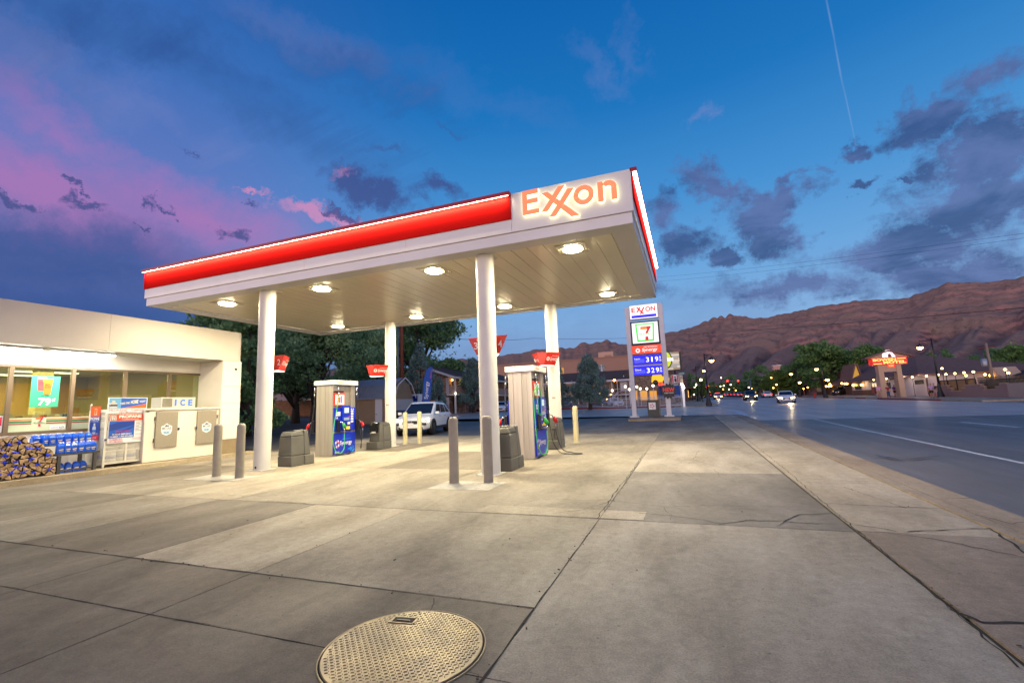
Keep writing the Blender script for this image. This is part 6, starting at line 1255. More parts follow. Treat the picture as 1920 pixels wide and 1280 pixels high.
b = MB(); b.prism([fp*1+U*x+Z_*(z-fp.z) for x, z in ol], n_*.012); b.build('cloth', M_FLB, t)
b = MB(); b.tube([fp+U*-.34, fp+U*-.32+Z_*(zb2-fp.z), fp+U*-.22+Z_*(zb2+hh*.6-fp.z), fp+U*.0+Z_*(zb2+hh*.9-fp.z), fp+U*.5+Z_*(zt+.02-fp.z)], .018, 6); b.build('flag_pole', M_BLK, t)
off = n_*.025; up_ = (Z_*1+U*.08).normalized(); sdv = (U*-1+Z_*.08).normalized()
for a_ in (1,):
    b = MB(); b.text('Synergy', fp+U*.18+Z_*(zb2+hh*.06-fp.z)+off, up_, sdv, hh*.50, .36, .012); b.build('lettering', M_LETW, t)
    b = MB(); b.text('FUEL TECHNOLOGY', fp+U*-.13+Z_*(zb2+hh*.10-fp.z)+off, up_, sdv, hh*.42, .09, .01); b.build('lettering', M_CYAN, t)
    b = MB(); b.text('Exxon', fp+U*.42+Z_*(zb2+hh*.66-fp.z)+off, up_, sdv, hh*.24, .12, .02); b.build('lettering', M_CRIM, t)
for i, (px, m, lb) in enumerate(((739, M_BLK, 'black wheeled waste bin by the shed, half hidden by the column'), (752, mat('bin_navy', (24, 36, 74), .5), 'dark blue waste bin behind the white car bonnet'))):
    g_ = grounded(px, 790, 33.0); t = thing('waste_bin', lb, 'trash bin', tuple(g_), 0, 'waste bins beside the shed'); b = MB(); b.hexa([(-.34, -.34, .06), (.34, -.34, .06), (.34, .34, .06), (-.34, .34, .06)], [(-.40, -.4, 1.05), (.4, -.4, 1.05), (.4, .4, 1.05), (-.4, .4, 1.05)]); b.build('tub', m, t, True, bevel=.04); b = MB(); b.hexa([(-.43, -.43, 1.052), (.43, -.43, 1.052), (.43, .43, 1.052), (-.43, .43, 1.052)], [(-.38, -.38, 1.14), (.38, -.38, 1.14), (.38, .38, 1.20), (-.38, .38, 1.20)]); b.build('lid', m, t, True, bevel=.03)
    b = MB(); b.cyl((-.36, .36, .12), (.36, .36, .12), .12, 12); b.build('wheel', M_TYRE, t, True)
g_ = grounded(780, 770, 41); t = thing('vending_machine', 'small blue vending cabinet with white frame right of the shed gable', 'vending machine', tuple(g_)); b = MB(); b.box(-.55, .55, -.4, .4, 0, 2.0+.35); b.build('cabinet', M_PLW, t, True, bevel=.03); b = MB(); b.box(-.45, .42, -.42, -.402, 1.4, 2.2); b.build('front_panel', M_PBD, t, True)

# ================================================================ MOTEL AND HOTEL BEHIND
def brickmat(name, c1, c2, mort, sx):
    def f(t, b, g, N):
        sp_ = N('ShaderNodeSeparateXYZ', ins={0: g}).outputs; u = N('ShaderNodeMath', operation='ADD', ins={0: sp_[0], 1: sp_[1]}).outputs[0]
        v = N('ShaderNodeCombineXYZ', ins={0: u, 1: sp_[2]}).outputs[0]
        k = N('ShaderNodeTexBrick', ins={'Vector': v, 'Color1': lin(c1), 'Color2': lin(c2), 'Mortar': lin(mort), 'Scale': sx, 'Mortar Size': .012, 'Bias': -.1}); k.offset = .5
        c = mx(N, mr(N, nz(N, g, 2.2, 5), .45, .65, 0., .7), k.outputs[0], lin((196, 164, 132))); t.links.new(c, b.inputs['Base Color']); b.inputs['Roughness'].default_value = .85
    return node_mat(name, f)
M_BRK = brickmat('motel_brick', (132, 84, 64), (96, 62, 50), (150, 128, 110), 3.2); M_ROOFB = mat('shingle_brown', (98, 84, 76), .9, var=.25, vs=3, bump=.3, bs=8, spec=.1); M_HOT = mat('hotel_tan', (166, 128, 108), .85, var=.06, vs=.3); M_WARM = emat('porch_glow', (255, 190, 90), 14.); M_GLOBE = emat('globe_glow', (255, 240, 200), 12.); M_DOORP = mat('door_pale', (188, 180, 176), .6)
YW = 50.; bx1 = onY(836.5, 750, YW).x; px1 = onY(852, 750, YW).x; zE = onY(852, 706, YW).z; zP = onY(836, 701, YW).z; zR = onY(786, 684, YW).z; xr = onY(786, 684, YW).x; zF = onY(850, 739, YW).z; g0 = gz(px1, YW)
mot = thing('motel_building', 'two storey brick motel wing with covered balcony and white trimmed gable roof', 'building', (xr, YW+10, 0)); xl = xr-(bx1-xr)*1.3
slope = (zR-zE)/(px1-xr)
b = MB(); b.prism([(xl, YW, 0), (bx1, YW, 0), (bx1, YW, zR-slope*(bx1-xr)-.12), (xr, YW, zR-.15), (xl, YW, zR-.15-slope*(xr-xl))], (0, 26, 0)); b.build('brick_wall', M_BRK, mot)
b = MB(); b.hexa([(xr, YW-.5, zR-.05), (px1+.3, YW-.5, zE-.1), (px1+.3, YW+26, zE-.1), (xr, YW+26, zR-.05)], [(xr, YW-.5, zR+.1), (px1+.3, YW-.5, zE+.06), (px1+.3, YW+26, zE+.06), (xr, YW+26, zR+.1)]); b.hexa([(xl-.8, YW-.5, zR-.15-slope*(xr-xl+.8)), (xr-.003, YW-.5, zR-.05), (xr-.003, YW+26, zR-.05), (xl-.8, YW+26, zR-.15-slope*(xr-xl+.8))], [(xl-.8, YW-.5, zR-slope*(xr-xl+.8)), (xr-.003, YW-.5, zR+.1), (xr-.003, YW+26, zR+.1), (xl-.8, YW+26, zR-slope*(xr-xl+.8))]); b.build('roof', M_ROOFB, mot)
b = MB(); b.hexa([(xr, YW-.56, zR-.20), (px1+.3, YW-.56, zE-.26), (px1+.3, YW-.503, zE-.26), (xr, YW-.503, zR-.20)], [(xr, YW-.56, zR+.08), (px1+.3, YW-.56, zE+.04), (px1+.3, YW-.503, zE+.04), (xr, YW-.503, zR+.08)]); b.box(px1+.303, px1+.36, YW-.5, YW+26, zE-.22, zE+.02); b.build('fascia_trim', M_TRIM, mot)
b = MB(); b.box(bx1+.002, px1+.05, YW+.1, YW+25.5, zF-.12, zF+.06); b.build('balcony_floor', M_TRIM, mot)
b = MB(); b.box(bx1+.02, px1, YW+.05, YW+.09, zF+.1, zF+1.0); b.box(px1-.03, px1, YW+.1, YW+25, zF+.1, zF+1.0); b.build('balcony_screen', mat('screen_tan', (172, 146, 130), .7, var=.2, vs=9), mot)
for k in range(5): b = MB(); y = YW+.2+5.5*k; b.box(px1-.09, px1+.09, y, y+.18, g0, zE-.1); b.build('post', M_TRIM, mot)
for z0 in (g0+.05, zF+.07):
    b = MB(); b.box(bx1+.003, bx1+.40, YW+.005, YW+.05, z0, z0+2.0); b.build('door', M_DOORP, mot)
    for k in range(5): b = MB(); b.box(bx1+.003, bx1+.05, YW+1.6+4.6*k, YW+2.5+4.6*k, z0, z0+2.0); b.build('door', mat('door_brown', (74, 54, 44), .6), mot); b = MB(); b.box(bx1+.003, bx1+.05, YW+3.0+4.6*k, YW+4.6+4.6*k, z0+.7, z0+1.9); b.build('window', mat('window_amber', (90, 66, 40), .3), mot)
for (px, py) in ((866.5, 711), (848, 712)): p = onX(px, py, bx1+.12) if px > 860 else onY(px, py, YW+1.2); b = MB(); b.ball(p, .11, 10); b.build('porch_lamp', M_WARM, mot)
b = MB(); p = onY(853, 737.5, YW); b.ball(p+Vector((.15, -.1, 0)), .12, 10); b.build('porch_lamp', M_GLOBE, mot)
lamp('porch_glow_light', 'POINT', (px1-.5, YW+2.0, zE-.5), 25, (1, .6, .25), mot, r=.1)
lamp('porch_glow_light', 'POINT', (px1-.5, YW+9.0, zE-.5), 25, (1, .6, .25), mot, r=.1)
# long wing
YL = 82.; wx0, wx1 = onY(880, 750, YL).x, onY(1186, 750, YL).x; zE2 = onY(1054, 719, YL).z; zR2 = onY(1054, 702, YL+6).z; zF2 = onY(1100, 742, YL).z; gl = gz(0, YL)
mot2 = thing('motel_wing', 'long two storey motel wing with brown roof and white railings behind the fence', 'building', ((wx0+wx1)/2, YL+4, 0))
b = MB(); b.box(wx0, wx1, YL+1.4, YL+9, 0, zE2); b.build('wall', mat('motel_wall', (150, 126, 112), .8, var=.15, vs=.8), mot2)
b = MB(); b.hexa([(wx0-.5, YL-.3, zE2), (wx1+.5, YL-.3, zE2), (wx1+.5, YL+6, zR2), (wx0-.5, YL+6, zR2)], [(wx0-.5, YL-.3, zE2+.15), (wx1+.5, YL-.3, zE2+.15), (wx1+.5, YL+6, zR2+.15), (wx0-.5, YL+6, zR2+.15)]); b.build('roof', M_ROOFB, mot2)
b = MB(); b.box(wx0-.5, wx1+.5, YL-.36, YL-.302, zE2-.12, zE2+.2); b.build('fascia_trim', M_TRIM, mot2)
b = MB(); b.box(wx0, wx1, YL, YL+1.398, zF2-.15, zF2+.05); b.build('balcony_floor', M_TRIM, mot2)
b = MB(); x = wx0
while x < wx1-1.2:
    b.box(x, x+1.2, YL+.02, YL+.06, zF2+.95, zF2+1.02)
    for s in (0, 1): b.tube([(x+.02, YL+.04, zF2+.08+.86*s), (x+1.18, YL+.04, zF2+.94-.86*s)], .022, 4)
    x += 1.2
b.build('railing', M_TRIM, mot2)
n_ = 11
for k in range(n_):
    x = wx0+.3+(wx1-wx0-.6)*k/(n_-1); b = MB(); b.box(x-.07, x+.07, YL+.07, YL+.21, gl, zE2-.002); b.build('post', M_TRIM, mot2)
for k in range(9):
    x = wx0+1.5+(wx1-wx0-3)*k/8.5
    for z0 in (gl+.05, zF2+.06): b = MB(); b.box(x, x+.9, YL+1.36, YL+1.398, z0, z0+2.0); b.build('door', mat('door_brown', (74, 54, 44), .6), mot2); b = MB(); b.box(x+1.2, x+2.4, YL+1.36, YL+1.398, z0+.8, z0+1.9); b.build('window', mat('window_dim', (60, 62, 66), .2), mot2)
for (px, py, m) in ((940, 716, M_WARM), (946.5, 711.5, M_WARM), (941.5, 742, M_WARM), (941.5, 745, M_WARM), (1055, 722, M_WARM), (1073, 728.5, M_GLOBE), (1145, 740, M_WARM), (1077, 743, M_WARM), (1123, 737, M_WARM), (1138, 749, M_WARM), (870, 735, M_WARM), (866, 738, M_WARM), (933, 716, M_WARM)):
    b = MB(); b.ball(onY(px, py, YL+.5 if py > 725 else YL+.9), .17, 10); b.build('porch_lamp', m, mot2)
for k in range(3): lamp('porch_glow_light', 'POINT', (wx0+5+9*k, YL+.6, zE2-.7), 40, (1, .6, .25), mot2, r=.1)
# stair
b = MB()
s0, s1 = onY(1143, 752, YL-1), onY(1157, 735, YL-1)
for k in range(12): u = k/11; p = s0+(s1-s0)*u; b.box(p.x-.1, p.x+.25, YL-1.1, YL-.2, p.z-.1, p.z)
b.build('staircase', M_TRIM, mot2)
# hotel
YH = 116.; hx0, hx1 = onY(880, 690, YH).x, onY(1186, 690, YH).x; zH = onY(1110, 671.5, YH).z
hot = thing('hotel_building', 'large plain tan hotel block with small windows behind the motel roof', 'building', ((hx0+hx1)/2, YH+10, 0))
b = MB(); b.box(hx0, hx1, YH, YH+22, 0, zH); b.build('wall', M_HOT, hot); b = MB(); b.box(hx0-.1, hx1+.1, YH-.12, YH-.002, zH-.3, zH+.12); b.box(hx0, hx1, YH-.06, YH-.003, zH-4.2, zH-4.1); b.build('parapet_band', mat('hotel_band', (152, 116, 98), .85), hot)
q0, q1 = onY(1121.5, 660.5, YH+3), onY(1139, 660, YH+3); b = MB(); b.box(q0.x, q1.x+1.4, YH+3, YH+9, zH-.1, q0.z); ph = b.build('penthouse', mat('hotel_light', (196, 158, 136), .85), hot); b = MB(); b.box(q0.x+1.6, q0.x+3.4, YH+2.94, YH+2.998, q0.z-1.6, q0.z-.9); b.build('vent', M_HOT, ph)
for px in (1152, 1168): p = onY(px, 667, YH+5); b = MB(); b.box(p.x-.8, p.x+.8, YH+4.5, YH+6, zH-.05, zH+.55); b.build('roof_unit', M_GALV, hot)
for i, (px0, px1_, py0, py1) in enumerate(((1048, 1057.5, 688.5, 701.5), (1122, 1133.5, 683, 695.5), (1178.5, 1182, 680, 691), (985, 994, 692, 705), (950, 958, 694, 707))):
    p0, p1 = onY(px0, py1, YH), onY(px1_, py0, YH); b = MB(); b.box(p0.x, p1.x, YH-.05, YH-.003, p0.z, p1.z); w_ = b.build('window', mat('hotel_glass', (92, 112, 116), .15), hot)
    b = MB(); xm = (p0.x+p1.x)/2; b.box(xm-.06, xm+.06, YH-.09, YH-.052, p0.z, p1.z); b.box(p0.x, p1.x, YH-.1, YH-.092, (p0.z+p1.z)/2-.04, (p0.z+p1.z)/2+.04); b.build('mullion', M_TRIM, w_); b = MB(); b.box(p0.x, p1.x, YH-.2, YH-.003, p0.z-.45, p0.z-.06); b.build('ac_grille', mat('ac_dark', (70, 54, 50), .6), w_)
    if i == 0: b = MB(); b.box(xm+.07, p1.x-.05, YH-.11, YH-.101, p0.z+.05, p1.z-.05); b.build('lit_curtain', emat('curtain_glow', (214, 150, 60), .8), w_)
# cupolas
def cupola(px, pt, pb, d, wpx, lab, body=0.):
    c = at(px, pb, d); top = at(px, pt, d).z; dep = d*.93; w = wpx*dep/853.3/2; h = top-c.z; t = thing('cupola', lab, 'cupola', tuple(c), 0, 'white pointed cupolas on the motel')
    b = MB(); pr = [(w, 0), (w*.66, h*.18), (w*.36, h*.42), (w*.16, h*.66), (w*.07, h*.84)]; rings = [[b.b.verts.new((x*r*1.0, y*r, z)) for x, y in ((-1, -1), (1, -1), (1, 1), (-1, 1))] for r, z in pr]
    for A, B2 in zip(rings, rings[1:]):
        for i in range(4): b.b.faces.new((A[i], A[(i+1) % 4], B2[(i+1) % 4], B2[i]))
    b.b.faces.new(rings[0][::-1]); b.b.faces.new(rings[-1]); b.build('roof', mat('cupola_white', (214, 212, 216), .5), t, True); b = MB(); b.ball((0, 0, h*.9), w*.12, 8); b.tube([(0, 0, h*.84), (0, 0, h)], .03, 6); b.build('finial', M_TRIM, t, True)
    if body: b = MB(); b.box(-w*.78, w*.78, -w*.78, w*.78, -body, -.002); b.build('drum', M_TRIM, t, True)
cupola(866, 677, 698, 68, 17, 'white pointed cupola above the brick motel wing roof', .8); cupola(1129.5, 688, 703.5, 90, 10, 'white finial cupola just right of the broad juniper', .6); cupola(1170, 703, 716, 84, 17, 'white cupola on a square drum left of the price sign post', 1.6); cupola(964, 694, 704, 92, 6, 'tiny white finial cupola above the rear dispenser cap', .5)
# white fence and globe lamps
t = thing('picket_fence', 'long white metal picket fence before the motel car park', 'fence', (-10, 58.8, gz(0, 58.8))); fx0, fx1 = onY(1046, 760, 58.8).x, onY(1284, 760, 58.8).x; fz = gz(0, 58.8)+.10; ftop = onY(1200, 742.5, 58.8).z
b = MB(); x = fx0
while x < fx1: b.box(x, x+.028, 58.8, 58.83, fz, ftop); x += .125
o_ = b.build('pickets', M_TRIM, t); o_['kind'] = 'stuff'
b = MB(); b.box(fx0, fx1, 58.775, 58.798, fz+.15, fz+.20); b.box(fx0, fx1, 58.775, 58.798, ftop-.30, ftop-.25); b.build('rail', M_TRIM, t)
for k in range(9): x = fx0+(fx1-fx0)*k/8; b = MB(); b.box(x-.05, x+.05, 58.72, 58.774, fz, ftop+.1); b.build('post', M_TRIM, t)
def globe(px, pt, d, lab, r=.17, m=None, pole=None, grp='white globe lamps by the fence', pr=.045):
    r *= .8; p = at(px, pt, d); g_ = gz(p.x, p.y)+.08; t = thing('globe_lamp', lab, 'lamp post', (p.x, p.y, g_), 0, grp); b = MB(); b.tube([(p.x, p.y, g_), (p.x, p.y, g_+.3), (p.x, p.y, p.z-r)], [pr*1.6, pr, pr*.8], 8); b.build('pole', pole or M_TRIM, t); b = MB(); b.ball(p, r, 12); b.build('globe', m or M_GLOBE, t); b = MB(); b.lathe([(r*.6, 0), (r*.5, .05)], (p.x, p.y, p.z-r-.03), 10); b.build('collar', pole or M_TRIM, t)
for (px, py, d, lb) in ((1172.5, 724.5, 58, 'tallest white globe lamp, directly left of the price sign'), (1148, 732, 62, 'white globe lamp by the stairs, leftmost of the row'), (1180, 730, 64, 'globe lamp just right of the tallest one'), (1194, 725, 60, 'globe lamp seen behind the left sign post'), (1200.5, 728.5, 63, 'globe lamp between the sign posts, left one'), (1212.7, 728.5, 63, 'globe lamp between the sign posts, above the dark cabinet'), (1224.5, 723, 58, 'globe lamp between the sign posts, nearest the right post')): globe(px, py, d, lb)
p = at(1152, 712.7, 66); g_ = gz(p.x, p.y); t = thing('sodium_lamp', 'orange glowing lamp on a thin pole right of the broad juniper', 'lamp post', (p.x, p.y, g_)); b = MB(); b.cyl((p.x+.35, p.y, g_), (p.x+.35, p.y, p.z+.1), .04, 8); b.build('pole', M_TRIM, t); b = MB(); b.ball(p, .16, 10); b.build('globe', emat('sodium_glow', (255, 150, 50), 30.), t)
# ================================================================ PRICE SIGN
pA, pB = gp(1187, 786), gp(1260, 783); YP = (pA.y+pB.y)/2+.2; zi = gz(0, YP)
def zq(u, v): return onY(1140+u/4.922, 540+v/4.922, YP)
M_POST = mat('sign_post_white', (206, 204, 208), .5, var=.12, vs=2)
sign = thing('price_sign', 'tall two post fuel price sign with lit panels and blue price boards', 'sign', ((pA.x+pB.x)/2, YP, zi))
x0l, x1l = zq(152, 176).x, zq(192, 173).x; x0r, x1r = zq(463, 142).x, zq(500, 139).x; ztop = zq(480, 140).z
xl0, xl1 = (x0l+onY(1187.7-8.6, 786, YP).x)/2, 0
b = MB(); PW = .30; LX = x0l; RX = x1r
b.box(LX, LX+PW, YP-.15, YP+.17, zi+.12, ztop-.08); b.build('post', M_POST, sign, bevel=.02); b = MB(); b.box(RX-PW, RX, YP-.15, YP+.17, zi+.12, ztop); b.build('post', M_POST, sign, bevel=.02)
b = MB(); b.box(LX-.15, LX+PW+.15, YP-.32, YP+.42, zi+.10, zi+.20); b.box(RX-PW-.15, RX+.15, YP-.32, YP+.42, zi+.10, zi+.20); b.build('base_plate', M_POST, sign, bevel=.01)
PX0, PX1 = LX+PW+.005, RX-PW-.005
def zz(v): return zq(340, v).z
E1 = emat('panel_white', (250, 248, 244), 1.0); E_RED = emat('panel_red_text', (220, 24, 30), .8); E_BLUE = emat('panel_blue', (10, 10, 226), 1.0); E_ORR = emat('panel_orange_red', (240, 70, 36), 1.0); E_GRN = emat('panel_green', (40, 224, 60), .95); E_OR = emat('panel_orange', (250, 130, 30), 1.0); E_LED = emat('price_digits', (250, 250, 255), 1.2); E_LB = emat('price_label_blue', (70, 80, 226), .9)
FYP = YP-.12
def cab(nm, z0, z1, face, inset=.05, frame_m=None):
    b = MB(); b.box(PX0, PX1, YP-.10, YP+.22, z0, z1); c = b.build(nm, frame_m or M_POST, sign, bevel=.015)
    b = MB(); b.box(PX0+inset, PX1-inset, FYP-.005, YP-.102, z0+inset, z1-inset); f = b.build('lit_face', face, c); return c
W_ = PX1-PX0; TY = FYP-.009
z1, z0 = zz(150), zz(285); c = cab('brand_panel', z0, z1, E1, .05); h = z1-z0
def stk(b, pts): b.face([(PX0+u*W_, TY, z0+v*h) for u, v in pts])
b = MB(); b.text('E', (PX0+.08*W_, TY, z0+.48*h), X_, Z_, .13*W_, .33*h, .03); b.text('ON', (PX0+.57*W_, TY, z0+.48*h), X_, Z_, .34*W_, .33*h, .03)
stk(b, [(.25, .82), (.31, .82), (.53, .34), (.46, .34)]); TY -= .002; stk(b, [(.365, .82), (.42, .82), (.30, .47), (.245, .47)]); TY -= .002; stk(b, [(.50, .80), (.555, .80), (.42, .34), (.365, .34)]); TY += .004
b.build('lettering', E_RED, c); b = MB(); stk(b, [(.07, .10), (.93, .10), (.93, .28), (.07, .28)]); b.build('blue_bar', E_BLUE, c)
z1, z0 = zz(305), zz(520); h = z1-z0; c = cab('shop_panel', z0, z1, E1, .10, mat('panel_frame_dark', (40, 48, 54), .5))
b = MB(); stk(b, [(.17, .89), (.83, .89), (.79, .12), (.21, .12)]); g_ = b.build('logo_green', E_GRN, c); TY -= .002
b = MB(); stk(b, [(.225, .84), (.775, .84), (.74, .19), (.26, .19)]); b.build('logo_ground', E1, c); TY -= .002
b = MB(); seven(b, (PX0+.33*W_, TY, z0+.16*h), X_, Z_, .38*W_, .60*h, (0, 1)); b.build('logo_seven', [E_OR, E_RED], c)
b = MB(); b.text('ELEVEn', (PX0+.30*W_, TY-.004, z0+.40*h), X_, Z_, .42*W_, .085*h, .01); b.build('lettering', E_GRN, c); TY += .004
z1, z0 = zz(526), zz(608); h = z1-z0; c = cab('fuel_panel', z0+.01, z1-.01, E_ORR, .01)
b = MB(); flower(b, (PX0+.20*W_, TY, z0+.42*h), X_, Z_, .30*h); b.text('Synergy', (PX0+.34*W_, TY, z0+.18*h), X_, Z_, .54*W_, .46*h, .015, .2); b.text('FUEL TECHNOLOGY', (PX0+.42*W_, TY, z0+.70*h), X_, Z_, .46*W_, .13*h, .01); b.build('lettering', E1, c)
for a, d, nm, pr in ((616, 706, 'Regular', '319'), (716, 806, 'Diesel', '329')):
    z1, z0 = zz(a), zz(d); h = z1-z0; c = cab('price_board', z0+.01, z1-.01, E_BLUE, .01)
    b = MB(); stk(b, [(.05, .20), (.40, .20), (.40, .58), (.05, .58)]); b.build('label_field', E_LB, c)
    b = MB(); b.text(nm, (PX0+.06*W_, TY-.002, z0+.52*h), X_, Z_, .20*W_, .17*h, .008); b.build('lettering', E1, c)
    for k, dg in enumerate(pr): b = MB(); b.text(dg, (PX0+(.455+.155*k+(.025 if dg == '1' else 0))*W_, TY, z0+.24*h), X_, Z_, (.05 if dg == '1' else .105)*W_, .50*h, .012); b.build('digit', E_LED, c)
    b = MB(); b.text('9', (PX0+.905*W_, TY, z0+.52*h), X_, Z_, .055*W_, .22*h, .01); b.build('digit', E_LED, c); b = MB(); b.text('10', (PX0+.895*W_, TY, z0+.26*h), X_, Z_, .075*W_, .17*h, .01); stk(b, [(.895, .475), (.965, .475), (.965, .495), (.895, .495)]); b.build('digit', E_LED, c)
b = MB(); b.box(PX0, PX1, YP-.08, YP+.2, zz(722)-.02, zz(712)+.02); b.build('divider', M_POST, sign)
i0, i1 = gp(1178, 790), gp(1277, 786.5)
b = MB(); b.box(i0.x, i1.x, i0.y, YP+.9, zi-.2, zi+.115); tag(b.build('sign_island', M_KERB, None, bevel=.02), 'low concrete island under the tall price sign', 'traffic island')
p0, p1 = zq(362, 1035), zq(470, 1028); zc = zq(400, 1032).z
t = thing('metal_cabinet', 'dark grey metal cabinet with a round sticker between the price sign posts', 'cabinet', ((p0.x+p1.x)/2, YP+.1, zi+.115)); b = MB(); b.box(p0.x, p1.x, YP-.35, YP+.45, zi+.116, zc); b.build('body', mat('cabinet_dark', (56, 58, 58), .5, var=.2, vs=3), t, bevel=.015)
b = MB(); b.box(p1.x+.001, p1.x+.02, YP-.34, YP+.44, zi+.13, zc-.02); b.build('side_panel', mat('cabinet_tan', (150, 124, 86), .6), t); b = MB(); xm = p0.x+(p1.x-p0.x)*.42; b.box(xm-.22, xm+.22, YP-.358, YP-.351, zc-.62, zc-.16); st_ = b.build('sticker', M_PLW, t, bevel=.02)
b = MB(); flower(b, (xm, YP-.361, zc-.39), X_, Z_, .16, 5); b.build('sticker_print', M_CRIM, st_)
ctr = zq(562, 950); ctr.y = YP-.24; R_ = .54
t = thing('starburst_sign', 'black spiky starburst board with red NEW lettering on the right sign post', 'sign', tuple(ctr)); b = MB(); pts = [(R_*(1.0 if k % 2 == 0 else .76)*cos(2*pi*k/28), R_*(1.0 if k % 2 == 0 else .76)*sin(2*pi*k/28)) for k in range(28)]; b.prism([(ctr.x+x, ctr.y, ctr.z+z) for x, z in pts], (0, .03, 0)); b.build('board', mat('star_black', (22, 22, 24), .5), t)
b = MB(); b.text('NEW', (ctr.x-.36, ctr.y-.004, ctr.z-.04), X_, Z_, .72, .26, .03); b.build('lettering', emat('new_red', (224, 40, 40), .45), t); b = MB(); b.text('INSIDE TODAY', (ctr.x-.30, ctr.y-.004, ctr.z-.16), X_, Z_, .6, .08, .01); b.build('lettering', M_PLW, t)
# ================================================================ CORNER SIGNS AND THE RESTAURANT
M_DKM = mat('post_black', (26, 27, 30), .5)
g_ = grounded(1273, 765, 54); t = thing('street_sign', 'square red and white sign with teal street plate on a grey post', 'sign', tuple(g_)); Yq = g_.y; b = MB(); q = onY(1273.5, 698, Yq); b.box(q.x-.05, q.x+.05, Yq, Yq+.1, g_.z, q.z); b.build('post', M_PIPE, t)
q0, q1 = onY(1260.5, 718, Yq), onY(1271.5, 702, Yq); b = MB(); b.box(q0.x, q1.x, Yq-.05, Yq-.02, q0.z, q1.z); pl = b.build('plate', M_PLW, t); b = MB(); w_ = q1.x-q0.x; h_ = q1.z-q0.z; b.box(q0.x+.03, q0.x+w_*.24, Yq-.056, Yq-.051, q0.z+.03, q1.z-.03); b.box(q1.x-w_*.24, q1.x-.03, Yq-.056, Yq-.051, q0.z+.03, q1.z-.03); b.build('red_stripe', M_CRIM, pl); b = MB(); b.box(q0.x+w_*.36, q1.x-w_*.30, Yq-.056, Yq-.051, q0.z+h_*.1, q0.z+h_*.55); b.face([(q0.x+w_*.5+.1*cos(a), Yq-.057, q0.z+h_*.7+.1*sin(a)) for a in [k*pi/5 for k in range(10)]]); b.build('pictogram', M_BLK, pl)
q0, q1 = onY(1260.5, 723, Yq), onY(1271.5, 719, Yq); b = MB(); b.box(q0.x, q1.x, Yq-.05, Yq-.02, q0.z, q1.z); b.build('lower_plate', M_PIPE, t)
q0, q1 = onY(1272.5, 702.5, Yq), onY(1283.5, 697.5, Yq); b = MB(); b.box(q0.x, q1.x, Yq-.05, Yq-.02, q0.z, q1.z); pl = b.build('street_plate', mat('street_teal', (30, 120, 116), .4), t); b = MB(); b.text('CENTER', (q0.x+.06, Yq-.055, q0.z+.07), X_, Z_, (q1.x-q0.x)-.12, (q1.z-q0.z)-.14, .01); b.build('lettering', M_PLW, pl)
YR = 84.; t = thing('restaurant_building', 'stone faced restaurant with blue awning behind the price sign', 'building', (-4, YR+4, 0)); x0, x1 = onY(1178, 740, YR).x, onY(1262, 740, YR).x; zt = onY(1215, 700, YR).z
b = MB(); b.box(x0, x1, YR, YR+12, 0, zt); b.build('stone_wall', brickmat('stone_wall', (126, 110, 98), (96, 84, 78), (140, 128, 118), 1.4), t); b = MB(); b.box(x0-.3, x1+.3, YR-.4, YR-.002, zt-.35, zt+.2); b.build('roof_edge', M_ROOFB, t)
b = MB(); q0, q1 = onY(1236, 748, YR-1.5), onY(1276, 722, YR); b.hexa([(q0.x, YR-1.8, q0.z+.1), (q1.x, YR-1.8, q0.z+.1), (q1.x, YR-.003, q1.z-.3), (q0.x, YR-.003, q1.z-.3)], [(q0.x, YR-1.8, q0.z+.25), (q1.x, YR-1.8, q0.z+.25), (q1.x, YR-.003, q1.z), (q0.x, YR-.003, q1.z)]); b.build('awning', mat('awning_blue', (46, 82, 146), .7), t)
for k in range(3): q0, q1 = onY(1183+18*k, 750, YR), onY(1195+18*k, 732, YR); b = MB(); b.box(q0.x, q1.x, YR-.06, YR-.003, q0.z, q1.z); b.build('window', emat('warm_window', (230, 160, 60), .9), t)
def flatcar(b, O, s): 
    b.poly(O, X_, Z_, [(x*s, z*s) for x, z in ((-1, 0), (1, 0), (1.05, .35), (.95, .62), (.30, .66), (.15, 1.0), (-.75, 1.0), (-.95, .66))])
g_ = grounded(1238, 765, 80); t = thing('lit_sign', 'yellow off-road car shaped sign above red neon lettering', 'sign', tuple(g_)); q = onY(1238, 716, 79); b = MB(); O = Vector((q.x, 79, q.z)); b.prism([O+X_*x+Z_*z for x, z in ((-1.4, 0), (1.4, 0), (1.45, .5), (1.3, .85), (.4, .9), (.2, 1.4), (-1.0, 1.4), (-1.3, .9))], (0, .12, 0)); bd = b.build('car_shape', emat('sign_yellow', (252, 190, 30), 1.0), t); b = MB()
for x in (-.75, .8): b.lathe([(.40, 0), (.40, -.05), (.2, -.055)], (O.x+x, 78.99, O.z), 16, 'y')
b.build('wheel_print', M_BLK, bd); b = MB(); q = onY(1234.5, 723, 79); b.text('GRILL', (q.x, 78.98, q.z), X_, Z_, 1.5, .5, .03); b.build('neon_lettering', emat('neon_red', (255, 60, 36), 3.), t); b = MB(); b.cyl((O.x, 79.1, g_.z), (O.x, 79.1, O.z), .09, 10); b.build('post', M_DKM, t)
g_ = grounded(1267, 765, 92); Yb = g_.y; t = thing('plank_billboard', 'lit billboard of weathered planks with a green emblem right of the price sign', 'sign', tuple(g_)); q0, q1 = onY(1243, 694, Yb), onY(1272.5, 659, Yb); zs = [q0.z+(q1.z-q0.z)*k/9 for k in range(10)]; r5 = random.Random(2); cl = [(214, 200, 176), (186, 164, 134), (160, 138, 112), (222, 214, 200), (176, 170, 160)]
ms = [emat('plank_%d' % k, c, .62) for k, c in enumerate(cl)]; b = MB()
